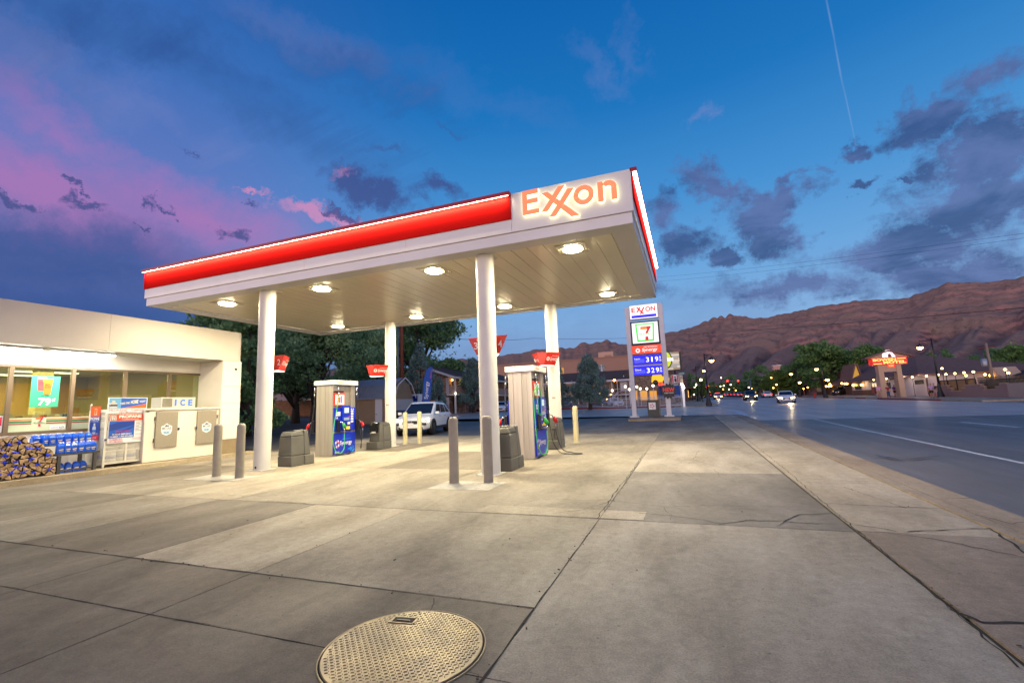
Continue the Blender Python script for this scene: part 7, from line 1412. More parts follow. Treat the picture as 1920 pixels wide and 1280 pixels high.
for a, c in zip(zs, zs[1:]):
    x = q0.x
    while x < q1.x-.05: w = r5.uniform(.8, 2.0); b.mi = r5.randrange(5); b.box(x, min(x+w-.02, q1.x), Yb, Yb+.3, a+.01, c-.005); x += w
b.build('planks', ms, t); b = MB(); b.box(q0.x+.5, q1.x+.35, Yb+.31, Yb+.9, q0.z-.2, q1.z); b.build('back_frame', M_DKM, t)
b = MB(); b.mi = 0; c = onY(1250, 674, Yb); b.poly((c.x, Yb-.02, c.z), X_, Z_, [(1.0*cos(a), 1.7*sin(a)) for a in [k*pi/10 for k in range(20)]]); b.mi = 1; b.poly((c.x, Yb-.03, c.z), X_, Z_, [(.8*cos(a), 1.45*sin(a)) for a in [k*pi/10 for k in range(20)]]); b.mi = 2; b.poly((c.x, Yb-.04, c.z), X_, Z_, [(-.2, -.3), (1.2, -.3), (1.2, .3), (-.2, .3)]); b.build('emblem', [M_BLK, emat('emblem_lime', (200, 214, 40), .9), E1], t); b = MB(); b.cyl((q1.x-1, Yb+.5, g_.z), (q1.x-1, Yb+.5, q0.z), .14, 10); b.build('post', M_DKM, t)
g_ = grounded(1285, 763, 58); t = thing('hotel_sign_post', 'slim white illuminated upright with vertical lettering by the pavement corner', 'sign', tuple(g_)); Yh = g_.y; a0, a1, a2, a3 = onY(1281.5, 763, Yh), onY(1285, 763, Yh), onY(1281.5, 722, Yh), onY(1277, 722, Yh); b = MB(); b.prism([(a0.x, Yh, g_.z), (a1.x, Yh, g_.z), (onY(1284, 740, Yh).x, Yh, onY(1284, 740, Yh).z), (a2.x, Yh, a2.z), (a3.x, Yh, a3.z)], (0, .3, 0)); b.build('upright', emat('upright_glow', (226, 224, 232), .55), t)
q0, q1 = onY(1274.5, 722, Yh), onY(1279.5, 703, Yh); b = MB(); b.box(q0.x, q1.x, Yh-.02, Yh+.25, q0.z, q1.z); pl = b.build('letter_board', mat('board_cream', (206, 190, 160), .6), t); b = MB(); b.text('HOTEL', (q1.x-.06, Yh-.026, q0.z+.08), Z_, -X_, (q1.z-q0.z)-.16, (q1.x-q0.x)-.12, .01); b.build('lettering', M_BLK, pl)
for (px, py) in ((1278, 720), (1280.5, 723), (1282, 727)): b = MB(); b.ball(onY(px, py, Yh-.25), .13, 10); b.build('bulb', M_GLOBE, t)
# ================================================================ STREET LAMPS, SIGNALS
M_LANT = emat('lantern_glow', (255, 196, 96), 34.)
def street_lamp(base, ptop, arms, lab, r=.10):
    g_ = base; t = thing('street_lamp', lab, 'street lamp', tuple(g_), 0, 'black street lamps'); zt = ptop.z
    b = MB(); b.lathe([(r*3.6, 0), (r*3.6, .25), (r*2.8, .5), (r*1.9, .9), (r*1.3, 1.3), (r*1.1, 1.5)], tuple(g_), 16); b.build('base', M_DKM, t, smooth=40); b = MB(); b.tube([g_+Z_*1.4, Vector((g_.x, g_.y, zt))], [r, r*.7], 12); b.build('pole', M_DKM, t)
    for q in arms:
        za = q.z+.75; b = MB(); b.tube([(g_.x, g_.y, za), (q.x, g_.y, za), (q.x, g_.y, q.z+.3)], .045, 8); b.tube([(g_.x, g_.y, za-.5), ((g_.x+q.x)/2, g_.y, za-.03)], .025, 6); b.build('arm', M_DKM, t); b = MB(); b.lathe([(.10, .40), (.16, .28), (.34, .10), (.36, .06)], (q.x, g_.y, q.z), 16); b.build('shade', M_DKM, t)
        b = MB(); b.lathe([(.02, -.20), (.18, -.14), (.27, 0), (.24, .08)], (q.x, g_.y, q.z), 14); b.build('lantern', M_LANT, t, smooth=1)
def SL(bpx, bpy, top, arms, lab, d=None, lift=0.):
    g_ = gp(bpx, bpy, lift) if d is None else grounded(bpx, bpy, d); Yy = g_.y; street_lamp(g_, onY(*top, Yy), [onY(*a, Yy) for a in arms], lab)
SL(1329.5, 761, (1318, 663), [(1334, 676)], 'black street lamp with one arm on the left pavement, nearest the crossing')
SL(1310, 750, (1309, 686), [(1320, 695)], 'second black street lamp behind the first on the left pavement', 92)
SL(1548, 743, (1539, 688), [(1531, 692), (1551, 712)], 'black street lamp with two lanterns before the brown cafe', 86)
SL(1764.5, 748, (1738, 635), [(1725, 652)], 'tall black street lamp with left arm beside the walking people', 66)
SL(1500, 742, (1489, 690), [(1483, 701), (1499, 717)], 'black street lamp before the pink cafe awning', 108)
for (px, py, d, lb, r) in ((1314, 712, 84, 'round white globe lamp on the left pavement, biggest', .27), (1306, 721, 96, 'round globe lamp on the left pavement, middle of three', .26), (1302, 726, 112, 'round globe lamp on the left pavement, smallest of three', .26), (1301, 739, 120, 'low globe light beside the hedge on the left pavement', .24), (1352, 708, 190, 'small lit globe lamp above the far trees', .28), (1370, 721, 200, 'small globe lamp right of the red signal, over the far cars', .3), (1357, 723, 210, 'globe lamp over the police car', .3), (1351, 724, 230, 'faint globe lamp over the police car', .3), (1404, 726, 170, 'globe lamp above the dark oncoming car', .26), (1377, 728, 220, 'yellow globe lamp above the far row', .3), (1456, 721, 125, 'globe lamp hanging in the yellow green tree', .2), (1446, 708, 128, 'globe lamp in the top of the yellow green tree', .2), (1450, 727, 124, 'low yellow globe lamp behind the white sedan', .2), (1356, 729.5, 240, 'small yellow globe far down the street', .3), (1367, 729.5, 240, 'small white globe far down the street', .3), (1343, 731, 260, 'small globe near the vanishing end of the street', .3), (1379.5, 731.5, 205, 'small warm globe above the parked row', .26), (1331, 734, 200, 'yellow globe left of the police car', .26), (1409, 728, 175, 'small warm globe right above the dark oncoming car', .24), (1288, 734, 130, 'warm lit shop lamp on the left pavement', .3)):
    globe(px, py, d, lb, r, emat('globe_street', (255, 234, 186), 10.) if 'yellow' not in lb and 'warm' not in lb else M_WARM, M_DKM, 'globe lamps along the street', .06)
M_SIG = emat('signal_red', (255, 36, 30), 26.); M_SIGB = mat('signal_housing', (40, 40, 34), .6)
def signal(px_pole, arm_px, heads, d, lab):
    g_ = grounded(px_pole, 745, d); Yy = g_.y; t = thing('traffic_signal', lab, 'traffic light', tuple(g_), 0, 'traffic signals down the street'); za = onY(*arm_px, Yy); b = MB(); b.tube([g_, (g_.x, Yy, za.z+.3)], [.16, .12], 10); b.build('pole', M_PIPE, t); b = MB(); b.tube([(g_.x, Yy, za.z), (za.x, Yy, za.z)], [.10, .06], 8); b.build('mast_arm', M_PIPE, t)
    for (px, py) in heads:
        q = onY(px, py, Yy-.3); b = MB(); b.box(q.x-.22, q.x+.22, Yy-.25, Yy-.02, q.z-1.0, q.z+.30); hd = b.build('signal_head', M_SIGB, t, bevel=.03); b = MB(); b.lathe([(.19, -.26), (.17, -.32), (.05, -.34)], (q.x, Yy, q.z), 14, 'y'); b.build('red_lens', M_SIG, hd)
        b = MB(); b.lathe([(.14, -.255), (.05, -.27)], (q.x, Yy, q.z-.42), 12, 'y'); b.build('dark_lens', M_BLK, hd)
    return t
signal(1410, (1362, 714.5), ((1364, 714), (1384, 713.5)), 150, 'traffic signal with two red lights on a mast arm over the street')
signal(1310, (1345, 722), ((1342, 723),), 215, 'single red traffic light farther down the street')
signal(1318, (1326, 725.5), ((1324.5, 726), (1316.5, 726.5)), 205, 'pair of small red traffic lights on the left side of the street')
g_ = grounded(1335, 740, 230); t = thing('neon_shop_sign', 'small blue and orange lit shop sign far down the left side', 'sign', tuple(g_)); q0, q1 = onY(1327, 724, g_.y), onY(1337, 720, g_.y); b = MB(); b.box(q0.x, q1.x, g_.y, g_.y+.3, q0.z, q1.z); b.build('board', emat('neon_orange', (255, 130, 40), 2.6), t); b = MB(); b.box(q0.x-.9, q0.x-.02, g_.y, g_.y+.3, q0.z, q1.z); b.build('blue_end', emat('neon_blue', (70, 60, 255), 3.), t); b = MB(); b.cyl((q0.x, g_.y+.1, g_.z), (q0.x, g_.y+.1, q0.z), .1, 8); b.build('post', M_DKM, t)
# rows of low shops that close the far street
def shop(px0, px1, pt, d0, d1, lab, m, lit=None):
    a, c = grounded(px0, 740, d0), grounded(px1, 740, d1); zt = at((px0+px1)/2, pt, (d0+d1)/2).z; t = thing('shop_building', lab, 'building', tuple((a+c)/2), 0, 'low shops along the street'); n = Vector((-(c-a).y, (c-a).x, 0)).normalized()
    if n.dot(a) < 0: n = -n
    b = MB(); lo = [a, c, c+n*10, a+n*10]; b.hexa([(p.x, p.y, 0) for p in lo], [(p.x, p.y, zt) for p in lo]); b.build('wall', m, t); b = MB(); b.hexa([p-n*(1.4 if i < 2 else 0)+Z_*(zt*.62-p.z) for i, p in enumerate((a, c, c-n*.003, a-n*.003))], [p-n*(1.4 if i < 2 else 0)+Z_*(zt*.62-p.z+(.12 if i < 2 else .5)) for i, p in enumerate((a, c, c-n*.003, a-n*.003))]); b.build('awning', M_ROOFB, t)
    if lit:
        for k in range(3): u = (k+.3)/3; p = a+(c-a)*u-n*.02; v = (c-a).normalized(); b = MB(); b.hexa([p-n*.05+Z_*(.8-p.z+gz(p.x, p.y)), p+v*1.6-n*.05+Z_*(.8-p.z+gz(p.x, p.y)), p+v*1.6+Z_*(.8-p.z+gz(p.x, p.y)), p+Z_*(.8-p.z+gz(p.x, p.y))], [p-n*.05+Z_*(2.3-p.z+gz(p.x, p.y)), p+v*1.6-n*.05+Z_*(2.3-p.z+gz(p.x, p.y)), p+v*1.6+Z_*(2.3-p.z+gz(p.x, p.y)), p+Z_*(2.3-p.z+gz(p.x, p.y))]); b.build('window', emat('shop_window', lit, 1.3), t)
M_SH1 = mat('shop_brick', (104, 74, 62), .8, var=.2, vs=1); M_SH2 = mat('shop_tan', (140, 120, 100), .8, var=.2, vs=1)
shop(1288, 1303, 716, 100, 150, 'low shop on the left pavement with warm windows', M_SH1, (255, 190, 90)); shop(1305, 1325, 726, 160, 230, 'far low shop on the left, behind the pavement trees', M_SH2, (255, 180, 80))
shop(1395, 1425, 726, 230, 190, 'far shop on the right side of the street, left one', M_SH2, (255, 170, 70)); shop(1428, 1470, 720, 180, 150, 'far shop on the right side of the street behind the sedan', M_SH1, (255, 160, 60)); shop(1330, 1392, 733, 300, 280, 'low building closing the far end of the street', M_SH1, (255, 180, 80))
p = at(1457, 690, 200); t = thing('water_tank', 'small pale square tower above the trees left of the cafe', 'tower', (p.x, p.y, gz(p.x, p.y))); b = MB(); b.box(p.x-1.3, p.x+1.3, p.y, p.y+2.6, 0, p.z+.9); b.build('shaft', mat('tower_pale', (196, 150, 130), .8), t); b = MB(); b.box(p.x-1.5, p.x+1.5, p.y-.2, p.y+2.8, p.z+.902, p.z+1.2); b.build('cap', M_TRIM, t)
# ================================================================ ACROSS THE STREET
XM = 27.5
M_PINK = mat('cafe_pink', (206, 158, 150), .8, var=.1, vs=.7); M_BRN = mat('cafe_brown', (104, 74, 56), .8, var=.2, vs=1); M_RFG = mat('roof_grey', (134, 104, 92), .9, var=.25, vs=2, bump=.3, bs=6, spec=.1); M_STW = mat('stucco_pale', (206, 190, 186), .8, var=.08, vs=.8); M_TANW = mat('sign_tan', (190, 160, 132), .8, var=.06, vs=.6); M_DKF = mat('fence_black', (30, 32, 34), .5)
def P_(px, py, X=XM): return onX(px, py, X)
def wallX(b, px0, px1, pt, pb, X, th=.3, z0=None):
    y0, y1 = sorted((P_(px0, pb, X).y, P_(px1, pb, X).y)); zt = P_((px0+px1)/2, pt, X).z; b.box(X, X+th, y0, y1, 0 if z0 is None else z0, zt); return y0, y1, zt
cafe = thing('cafe_building', 'pink and brown single storey cafe with red awning and hanging lamps', 'building', (30, 105, 0))
b = MB(); y0, y1, zt = wallX(b, 1497, 1605, 701, 742, 31.0, 9); b.build('pink_wall', M_PINK, cafe)
b = MB(); ya, yb = P_(1530, 725, 28).y, P_(1600, 725, 28).y; ya, yb = sorted((ya, yb)); zb_ = P_(1560, 723.5, 28).z; b.box(28, 30.99, ya, yb, 0, zb_); b.build('brown_wall', M_BRN, cafe)
b = MB(); zr = P_(1575, 706, 31).z; b.hexa([(27.2, ya-.5, zb_-.1), (30.99, ya-.5, zr-.1), (30.99, yb+.5, zr-.1), (27.2, yb+.5, zb_-.1)], [(27.2, ya-.5, zb_+.1), (30.99, ya-.5, zr+.1), (30.99, yb+.5, zr+.1), (27.2, yb+.5, zb_+.1)]); b.build('brown_roof', M_RFG, cafe)
b = MB(); y2, y3 = sorted((P_(1484, 722, 28).y, P_(1522, 722, 28).y)); za = P_(1503, 722, 28).z; zb3 = P_(1503, 714, 30.9).z; b.hexa([(27.6, y2, za-.15), (30.99, y2, zb3-.15), (30.99, y3, zb3-.15), (27.6, y3, za-.15)], [(27.6, y2, za), (30.99, y2, zb3), (30.99, y3, zb3), (27.6, y3, za)]); b.build('red_awning', mat('awning_red', (120, 50, 50), .7), cafe)
for k in range(4): yy = y2+(y3-y2)*(k+.3)/4; b = MB(); b.box(27.7, 27.85, yy, yy+.15, 0, za-.152); b.build('post', M_PINK, cafe)
b = MB(); q = onX(1519, 712, 30.98); b.prism([(30.98, q.y+2.2*cos(a)*1.6, q.z+1.3*sin(a)) for a in [k*pi/8 for k in range(16)]], (-.08, 0, 0)); sg_ = b.build('sign_board', mat('sign_rose', (196, 120, 128), .7), cafe)
for (px, py) in ((1499.5, 729), (1502, 729), (1506.5, 728.5), (1514.5, 726), (1549, 724), (1553.5, 724), (1558, 723.5), (1556, 720), (1578.5, 718.5), (1584, 719), (1588, 719)):
    q = onX(px, py, 27.0); b = MB(); b.ball(q, .17, 10); b.build('hanging_lamp', M_WARM, cafe)
for (p0, p1, pt, pb, m) in ((1532, 1540, 726, 734, mat('window_pale', (170, 166, 164), .4)), (1571, 1575, 722, 738, M_TRIM), (1580, 1584, 722, 738, M_TRIM), (1572, 1583, 722, 736, M_BLK)):
    yy = sorted((P_(p0, 730, 27.98).y, P_(p1, 730, 27.98).y)); b = MB(); b.box(27.9, 27.995 if m is not M_BLK else 27.96, yy[0], yy[1], P_((p0+p1)/2, pb, 28).z, P_((p0+p1)/2, pt, 28).z); b.build('window' if pb < 735 else 'porch_post', m, cafe)
# motel office
off = thing('motel_office', 'pale motel office with broad grey roof, red door and yellow lit gable', 'building', (32, 85, 0))
b = MB(); y0, y1, zt = wallX(b, 1600, 1741, 709.5, 742, XM, 12); b.build('wall', M_STW, off)
b = MB(); yb0, yb1 = sorted((P_(1600, 735, XM).y, P_(1640, 735, XM).y)); b.box(XM-.06, XM-.003, yb0, yb1, 0, P_(1620, 731, XM).z); b.build('brick_skirt', M_SH1, off)
zr = P_(1660, 676, XM+6).z; yr0, yr1 = sorted((P_(1604, 681, XM+6).y, P_(1716, 674, XM+6).y))
b = MB(); b.hexa([(XM-.9, y0-.6, zt-.05), (XM+6, yr0, zr-.1), (XM+6, yr1, zr-.1), (XM-.9, y1+.6, zt-.05)], [(XM-.9, y0-.6, zt+.15), (XM+6, yr0, zr+.1), (XM+6, yr1, zr+.1), (XM-.9, y1+.6, zt+.15)]); b.hexa([(XM-.9, y0-.602, zt-.05), (XM+12.5, y0-.602, zt-.05), (XM+6, yr0-.002, zr-.1)], [(XM-.9, y0-.602, zt+.15), (XM+12.5, y0-.602, zt+.15), (XM+6, yr0-.002, zr+.1)]); b.build('roof', M_RFG, off)
Yg = y1-.4; A_, B_, T_ = onY(1596.5, 712, Yg), onY(1613, 707, Yg), onY(1603.5, 682, Yg); b = MB(); b.prism([tuple(A_), tuple(B_), tuple(T_)], (0, .25, 0)); b.build('lit_gable', emat('gable_glow', (236, 180, 70), .5), off)  # the gable wall glows by itself, in place of yellow light falling on it
b = MB()
for P0, P1 in ((A_, T_), (T_, B_)): n2 = Vector((-(P1-P0).z, 0, (P1-P0).x)).normalized()*.22; b.hexa([P0-Y_*.5, P1-Y_*.5, P1+Y_*6, P0+Y_*6], [P0-Y_*.5+n2, P1-Y_*.5+n2, P1+Y_*6+n2, P0+Y_*6+n2])
b.build('gable_roof', M_RFG, off)
def opening(nm, px0, px1, pt, pb, m, d=.05, X=XM, par=None):
    yy = sorted((P_(px0, pb, X).y, P_(px1, pb, X).y)); b = MB(); b.box(X-d, X-.003, yy[0], yy[1], P_((px0+px1)/2, pb, X).z, P_((px0+px1)/2, pt, X).z); return b.build(nm, m, par or off)
opening('door_frame', 1634, 1646, 716, 739, M_TRIM, .03); d_ = opening('door', 1636, 1645, 717, 738, mat('door_red', (140, 44, 40), .5), .07); opening('door_pane', 1637, 1644, 718, 725, emat('door_glow', (240, 214, 170), .9), .09, XM, off)
opening('window', 1659.5, 1671, 717, 728, mat('window_dark', (50, 56, 58), .15)); opening('window', 1604, 1616, 718, 730, mat('window_dark', (50, 56, 58), .15)); opening('window', 1716, 1733, 712, 720, mat('window_dark', (50, 56, 58), .15)); opening('side_gate', 1741, 1744, 709, 740, M_BRN)
for (px, py) in ((1600, 722), (1615.5, 721.5)): b = MB(); b.ball(P_(px, py, XM-.25), .2, 10); b.build('wall_lamp', M_WARM, off)
lamp('wall_glow', 'POINT', tuple(P_(1615, 721, XM-.7)), 30, (1, .75, .4), off, r=.15); lamp('wall_glow', 'POINT', tuple(P_(1690, 708, XM-1.2)), 60, (1, .82, .74), off, r=.2); lamp('wall_glow', 'POINT', tuple(P_(1720, 708, XM-1.2)), 60, (1, .82, .74), off, r=.2); lamp('wall_glow', 'POINT', tuple(P_(1640, 712, XM-1.2)), 60, (1, .82, .74), off, r=.2)
# long low wing at the right
wing = thing('motel_annex', 'long low motel wing with grey hipped roof behind the yard wall', 'building', (38, 62, 0)); XW = 36.
b = MB(); y0, y1, zt = wallX(b, 1741, 1853, 697.5, 740, XW, 9); b.build('wall', M_TANW, wing); zr = P_(1800, 683, XW+4.5).z; yr = sorted((P_(1746, 687.5, XW+4.5).y, P_(1831, 681.5, XW+4.5).y)); b = MB(); b.hexa([(XW-.8, y0-.8, zt), (XW+9.8, y0-.8, zt), (XW+9.8, y1+.8, zt), (XW-.8, y1+.8, zt)], [(XW+4.4, yr[0]+.5, zr), (XW+4.6, yr[0]+.5, zr), (XW+4.6, yr[1], zr), (XW+4.4, yr[1], zr)]); b.build('roof', M_RFG, wing)
b = MB(); q = P_(1763, 700, XW+.5); b.box(XW+1, XW+1.8, q.y-.4, q.y+.4, zt, q.z+1.1); b.build('chimney', M_TRIM, wing)
q = P_(1840, 700, XW-.2); lamp('porch_glow_light', 'POINT', (XW-.9, q.y, q.z), 45, (1, .8, .5), wing, r=.1); lamp('porch_glow_light', 'POINT', (XW-.9, P_(1790, 702, XW).y, zt-.6), 40, (1, .8, .5), wing, r=.1)
wing2 = thing('motel_annex', 'dark roofed motel wing with small gabled porch at the far right', 'building', (40, 42, 0)); b = MB(); y0, y1, zt = wallX(b, 1850, 1990, 702, 740, 35., 10); b.build('wall', M_TANW, wing2); zr = P_(1890, 684, 40).z; b = MB(); b.hexa([(34.2, y0-.8, zt), (45.8, y0-.8, zt), (45.8, y1+.8, zt), (34.2, y1+.8, zt)], [(39.8, y0+3, zr), (40.2, y0+3, zr), (40.2, y1-3, zr), (39.8, y1-3, zr)]); b.build('roof', mat('roof_slate', (70, 64, 70), .9, var=.25, vs=2, spec=.1), wing2)
q = P_(1863, 700, 33.2); b = MB(); b.prism([(33.2, q.y-1.6, zt-.4), (33.2, q.y+1.6, zt-.4), (33.2, q.y, zt+1.0)], (2, 0, 0)); b.build('porch_gable', M_TANW, wing2); b = MB(); b.ball(P_(1857.5, 703.5, 33.0), .16, 10); b.build('porch_lamp', M_WARM, wing2)
# yard wall with steps and the fences above it
XV = 25.8
t = thing('yard_wall', 'mauve stucco yard wall with a stepped top along the far pavement', 'wall', (XV, 58, 0)); b = MB(); stp = [(1744, 723.5, 1778), (1778, 728, 1785), (1785, 733, 1806), (1806, 727.5, 1813), (1813, 721.5, 1841), (1841, 725, 1847), (1847, 730.5, 1869), (1869, 725, 1878), (1878, 719, 1891)]
cuts = [];
for (a, top, c) in stp:
    ya, yb = sorted((P_(a, 742, XV).y, P_(c, 742, XV).y)); b.box(XV, XV+.3, ya, yb, 0, P_((a+c)/2, top, XV).z); cuts.append((ya, yb, P_((a+c)/2, top, XV).z))
b.build('wall', mat('stucco_mauve', (150, 124, 118), .85, var=.10, vs=.8), t); b = MB()
for ya, yb, z in cuts: b.box(XV-.04, XV+.34, ya, yb, z+.002, z+.07)
b.build('coping', M_TANW, t)
b = MB(); ya, yb = sorted((P_(1891, 742, XV).y, P_(1990, 742, XV).y)); b.box(XV+.02, XV+.3, ya, yb-.003, 0, P_(1905, 717.5, XV).z); tag(b.build('yard_wall', mat('stucco_grey_pink', (172, 154, 142), .85, var=.1, vs=.8)), 'paler plain wall at the right edge joining the mauve stepped wall', 'wall')
t = thing('panel_fence', 'tan board fence in dark frames behind the stepped wall', 'fence', (XV+.6, 60, 0)); ya, yb = sorted((P_(1762, 712, XV+.5).y, P_(1829, 709, XV+.5).y)); zt = P_(1795, 711, XV+.5).z; b = MB(); y = ya
while y < yb: b.box(XV+.5, XV+.54, y, min(y+.19, yb), 0, zt-.1); y += .2
b.build('boards', mat('board_tan', (164, 132, 92), .8, var=.15, vs=2), t); b = MB(); b.box(XV+.46, XV+.498, ya, yb, zt-.1, zt)
for k in range(5): y = ya+(yb-ya)*k/4; b.box(XV+.44, XV+.498, y-.04, y+.04, 0, zt-.102)
b.build('frame', M_DKF, t)
t = thing('slat_fence', 'pale fence behind black upright bars at the right end of the stepped wall', 'fence', (XV+.6, 50, 0)); ya, yb = sorted((P_(1829.5, 709, XV+.5).y, P_(1990, 700, XV+.5).y)); zt = P_(1870, 707, XV+.5).z; b = MB(); b.box(XV+.7, XV+.76, ya, yb, 0, zt-.25); b.build('boards', mat('board_pale', (196, 176, 138), .8, var=.15, vs=2), t); b = MB(); y = ya
while y < yb: b.box(XV+.55, XV+.58, y, y+.03, .5, zt+.1); y += .16
b.box(XV+.585, XV+.61, ya, yb, zt-.2, zt-.15); b.box(XV+.585, XV+.61, ya, yb, .9, .95); o_ = b.build('bars', M_DKF, t)
for i, (px, py, lb) in enumerate(((1638, 712, 'yellow globe lamp by the red office door'), (1662, 710, 'yellow globe lamp between the motel sign pillars'), (1710.5, 706.5, 'yellow globe lamp right of the motel sign'), (1737, 704.5, 'yellow globe lamp just left of the tall street lamp'), (1759, 702.5, 'yellow globe lamp just right of the tall street lamp'), (1773.5, 701.5, 'yellow globe lamp over the first fence panel'), (1790.5, 700, 'yellow globe lamp over the second fence panel'), (1807.5, 698.5, 'yellow globe lamp over the third fence panel'), (1811.5, 704, 'lower yellow globe lamp under the third one over the fence'), (1825, 697, 'yellow globe lamp at the end of the panel fence'), (1847, 702, 'yellow globe lamp before the porch wall'), (1884.5, 692.5, 'tall yellow globe lamp over the pale slat fence'), (1890.5, 699, 'lower yellow globe lamp over the pale slat fence'), (1766, 690.5, 'broad yellow lamp in front of the long grey roof'))):
    X = XM-1.5 if i < 4 else XV+.2
    q = onX(px, py, X); globe(px, py, hypot(q.x, q.y), lb, .125, emat('globe_yellow', (255, 214, 120), 14.), M_DKF, 'yellow globe lamps across the street', .035)
# motel sign
YM = 70.; t = thing('motel_sign', 'gabled motel sign on two tan pillars with red lit name board', 'sign', tuple(grounded(1668, 741, 76)))
def Q(px, py, y=YM): return onY(px, py, y)
gm = gz(25, YM)
for (a0, a1, b0, b1, pt) in ((1643.5, 1653, 1651, 1660.5, 686), (1677, 1686, 1686.5, 1694.5, 683)):
    b = MB(); xa, xb = Q(a0, 690).x, Q(a1, 690).x; xm_ = (xa+xb)/2; w = (xb-xa)/2; z = Q((a0+a1)/2, pt).z; xb2 = (Q(b0, 738).x+Q(b1, 738).x)/2; xm_ = (xm_+xb2)/2
    b.box(xm_-w*1.0, xm_+w*1.0, YM-.5, YM+.5, gm+2.6, z); b.box(xm_-w*1.18, xm_+w*1.18, YM-.6, YM+.6, gm, gm+2.595); b.build('pillar', M_TANW, t)
q0, q1 = Q(1632.5, 685.5), Q(1696, 668.5); zl, zh = (Q(1664, 683.5).z), (Q(1664, 670.8).z)
b = MB(); b.box(Q(1643, 690).x, Q(1687, 690).x, YM-.45, YM+.45, zl-.9, zl-.003); b.build('lintel', M_TANW, t)
b = MB(); b.box(q0.x, q1.x, YM-.6, YM+.6, zl, zh); bd = b.build('name_board', emat('board_red', (226, 20, 18), .75), t); W2 = q1.x-q0.x; H2 = zh-zl; E_Y = emat('neon_yellow', (255, 226, 110), 1.0)
def TX(s, u, v, w, h, bo=.05): b.text(s, (q0.x+u*W2, YM-.62, zl+v*H2), X_, Z_, w*W2, h*H2, bo)
b = MB(); TX('BOWEN', .03, .52, .66, .40); TX('MOTEL', .32, .10, .64, .42); b.build('lettering', E_Y, bd); b = MB(); b.box(q0.x+W2*.72, q0.x+W2*.96, YM-.625, YM-.605, zl+H2*.74, zl+H2*.86); b.build('neon_bar', E_Y, bd); b = MB(); b.box(q0.x+W2*.04, q0.x+W2*.28, YM-.625, YM-.605, zl+H2*.10, zl+H2*.22); b.build('neon_bar', E_Y, bd)
zp = Q(1661, 660).z; b = MB(); b.prism([(q0.x-.4, YM-.5, zh+.003), (q1.x+.4, YM-.5, zh+.003), ((q0.x+q1.x)/2, YM-.5, zp)], (0, 1, 0)); b.build('gable', M_TANW, t)
b = MB(); xm_ = (q0.x+q1.x)/2
for s in (-1, 1): xe = q0.x-.7 if s < 0 else q1.x+.7; b.hexa([(xe, YM-.8, zh-.05), (xm_, YM-.8, zp+.02), (xm_, YM+.8, zp+.02), (xe, YM+.8, zh-.05)], [(xe, YM-.8, zh+.12), (xm_, YM-.8, zp+.2), (xm_, YM+.8, zp+.2), (xe, YM+.8, zh+.12)])
b.build('gable_roof', M_RFG, t)
b = MB(); O = Vector((xm_, YM-.52, zh+.05)); b.poly(O, X_, Z_, [(-.62, 0), (-.62, .38), (-.45, .70), (-.15, .90), (.15, .92), (.42, .75), (.48, .45), (.68, .12), (.70, 0), (.35, 0), (.30, .3), (.1, .5), (-.05, .3), (-.05, 0)]); b.build('neon_emblem', emat('neon_pink_white', (255, 226, 236), 1.6), t); b = MB(); b.poly(O-Y_*.01, X_, Z_, [(-.02, .05), (.24, .05), (.22, .30), (.08, .45), (-.02, .3)]); b.build('emblem_core', mat('emblem_plum', (110, 40, 70), .6), t)
b = MB(); b.box(Q(1661, 688).x, Q(1675, 688).x, YM-.56, YM-.46, Q(1668, 688.5).z, Q(1668, 684.5).z); vb = b.build('vacancy_board', emat('vacancy_red', (240, 40, 40), 1.2), t); b = MB(); b.text('VACANCY', (Q(1661, 688).x+.1, YM-.57, Q(1668, 687.6).z), X_, Z_, Q(1675, 688).x-Q(1661, 688).x-.2, .25, .02); b.build('lettering', E_Y, vb)
# utility pole, hydrant, wires
g_ = grounded(1859, 700, 74); t = thing('utility_pole', 'pale wooden utility pole with a transformer before the right hand trees', 'utility pole', tuple(g_)); zt = at(1851, 643, 74).z; b = MB(); b.tube([g_, (g_.x, g_.y, zt)], [.17, .12], 10); b.build('pole', mat('pole_pale', (150, 132, 118), .8, var=.3, vs=3), t); b = MB(); b.lathe([(.25, 0), (.28, .1), (.28, .8), (.2, .9)], (g_.x-.45, g_.y, zt-2.6), 14); b.build('transformer', M_GALV, t); b = MB(); b.obox((g_.x, g_.y, zt-.5), (1.6, .1, .1)); b.build('crossarm', M_POLE, t)
g_ = grounded(1528, 742, 84); t = thing('fire_hydrant', 'small red fire hydrant on the far pavement before the cafe', 'hydrant', tuple(g_)); M_HYD = mat('hydrant_red', (170, 40, 36), .5); b = MB(); b.lathe([(.17, .1), (.17, .16), (.12, .2), (.12, .65), (.16, .68), (.14, .78), (.05, .86)], tuple(g_), 14); b.build('barrel', M_HYD, t, smooth=40)
for s in (1, -1): b = MB(); b.cyl(g_+Z_*.55, g_+Z_*.55+X_*s*.22, .06, 10); b.build('outlet', M_HYD, t)
M_WIRE = mat('wire', (40, 42, 50), .6)
def wire(lab, pts, r, sag=0.):
    P = [at(*p) for p in pts]; b = MB(); o = []
    for a, c in zip(P, P[1:]):
        for k in range(14): u = k/14; o.append(a+(c-a)*u-Z_*(sag*4*u*(1-u)))
    o.append(P[-1]); b.tube(o, r, 5); tag(b.build('power_line', M_WIRE), lab, 'cable')
wire('upper of two thin overhead wires crossing the clouds on the right', [(1215, 521, 150), (1960, 432, 90)], .020, .6); wire('lower of two thin overhead wires crossing the clouds on the right', [(1215, 529, 150), (1960, 441, 90)], .020, .6)
wire('overhead cable running across the red hillside', [(1240, 629, 140), (1960, 573, 80)], .045, .4); wire('overhead cable between the wooden pole and the price sign', [(754, 626, 44), (1000, 634, 90), (1240, 629, 140)], .030, .5)
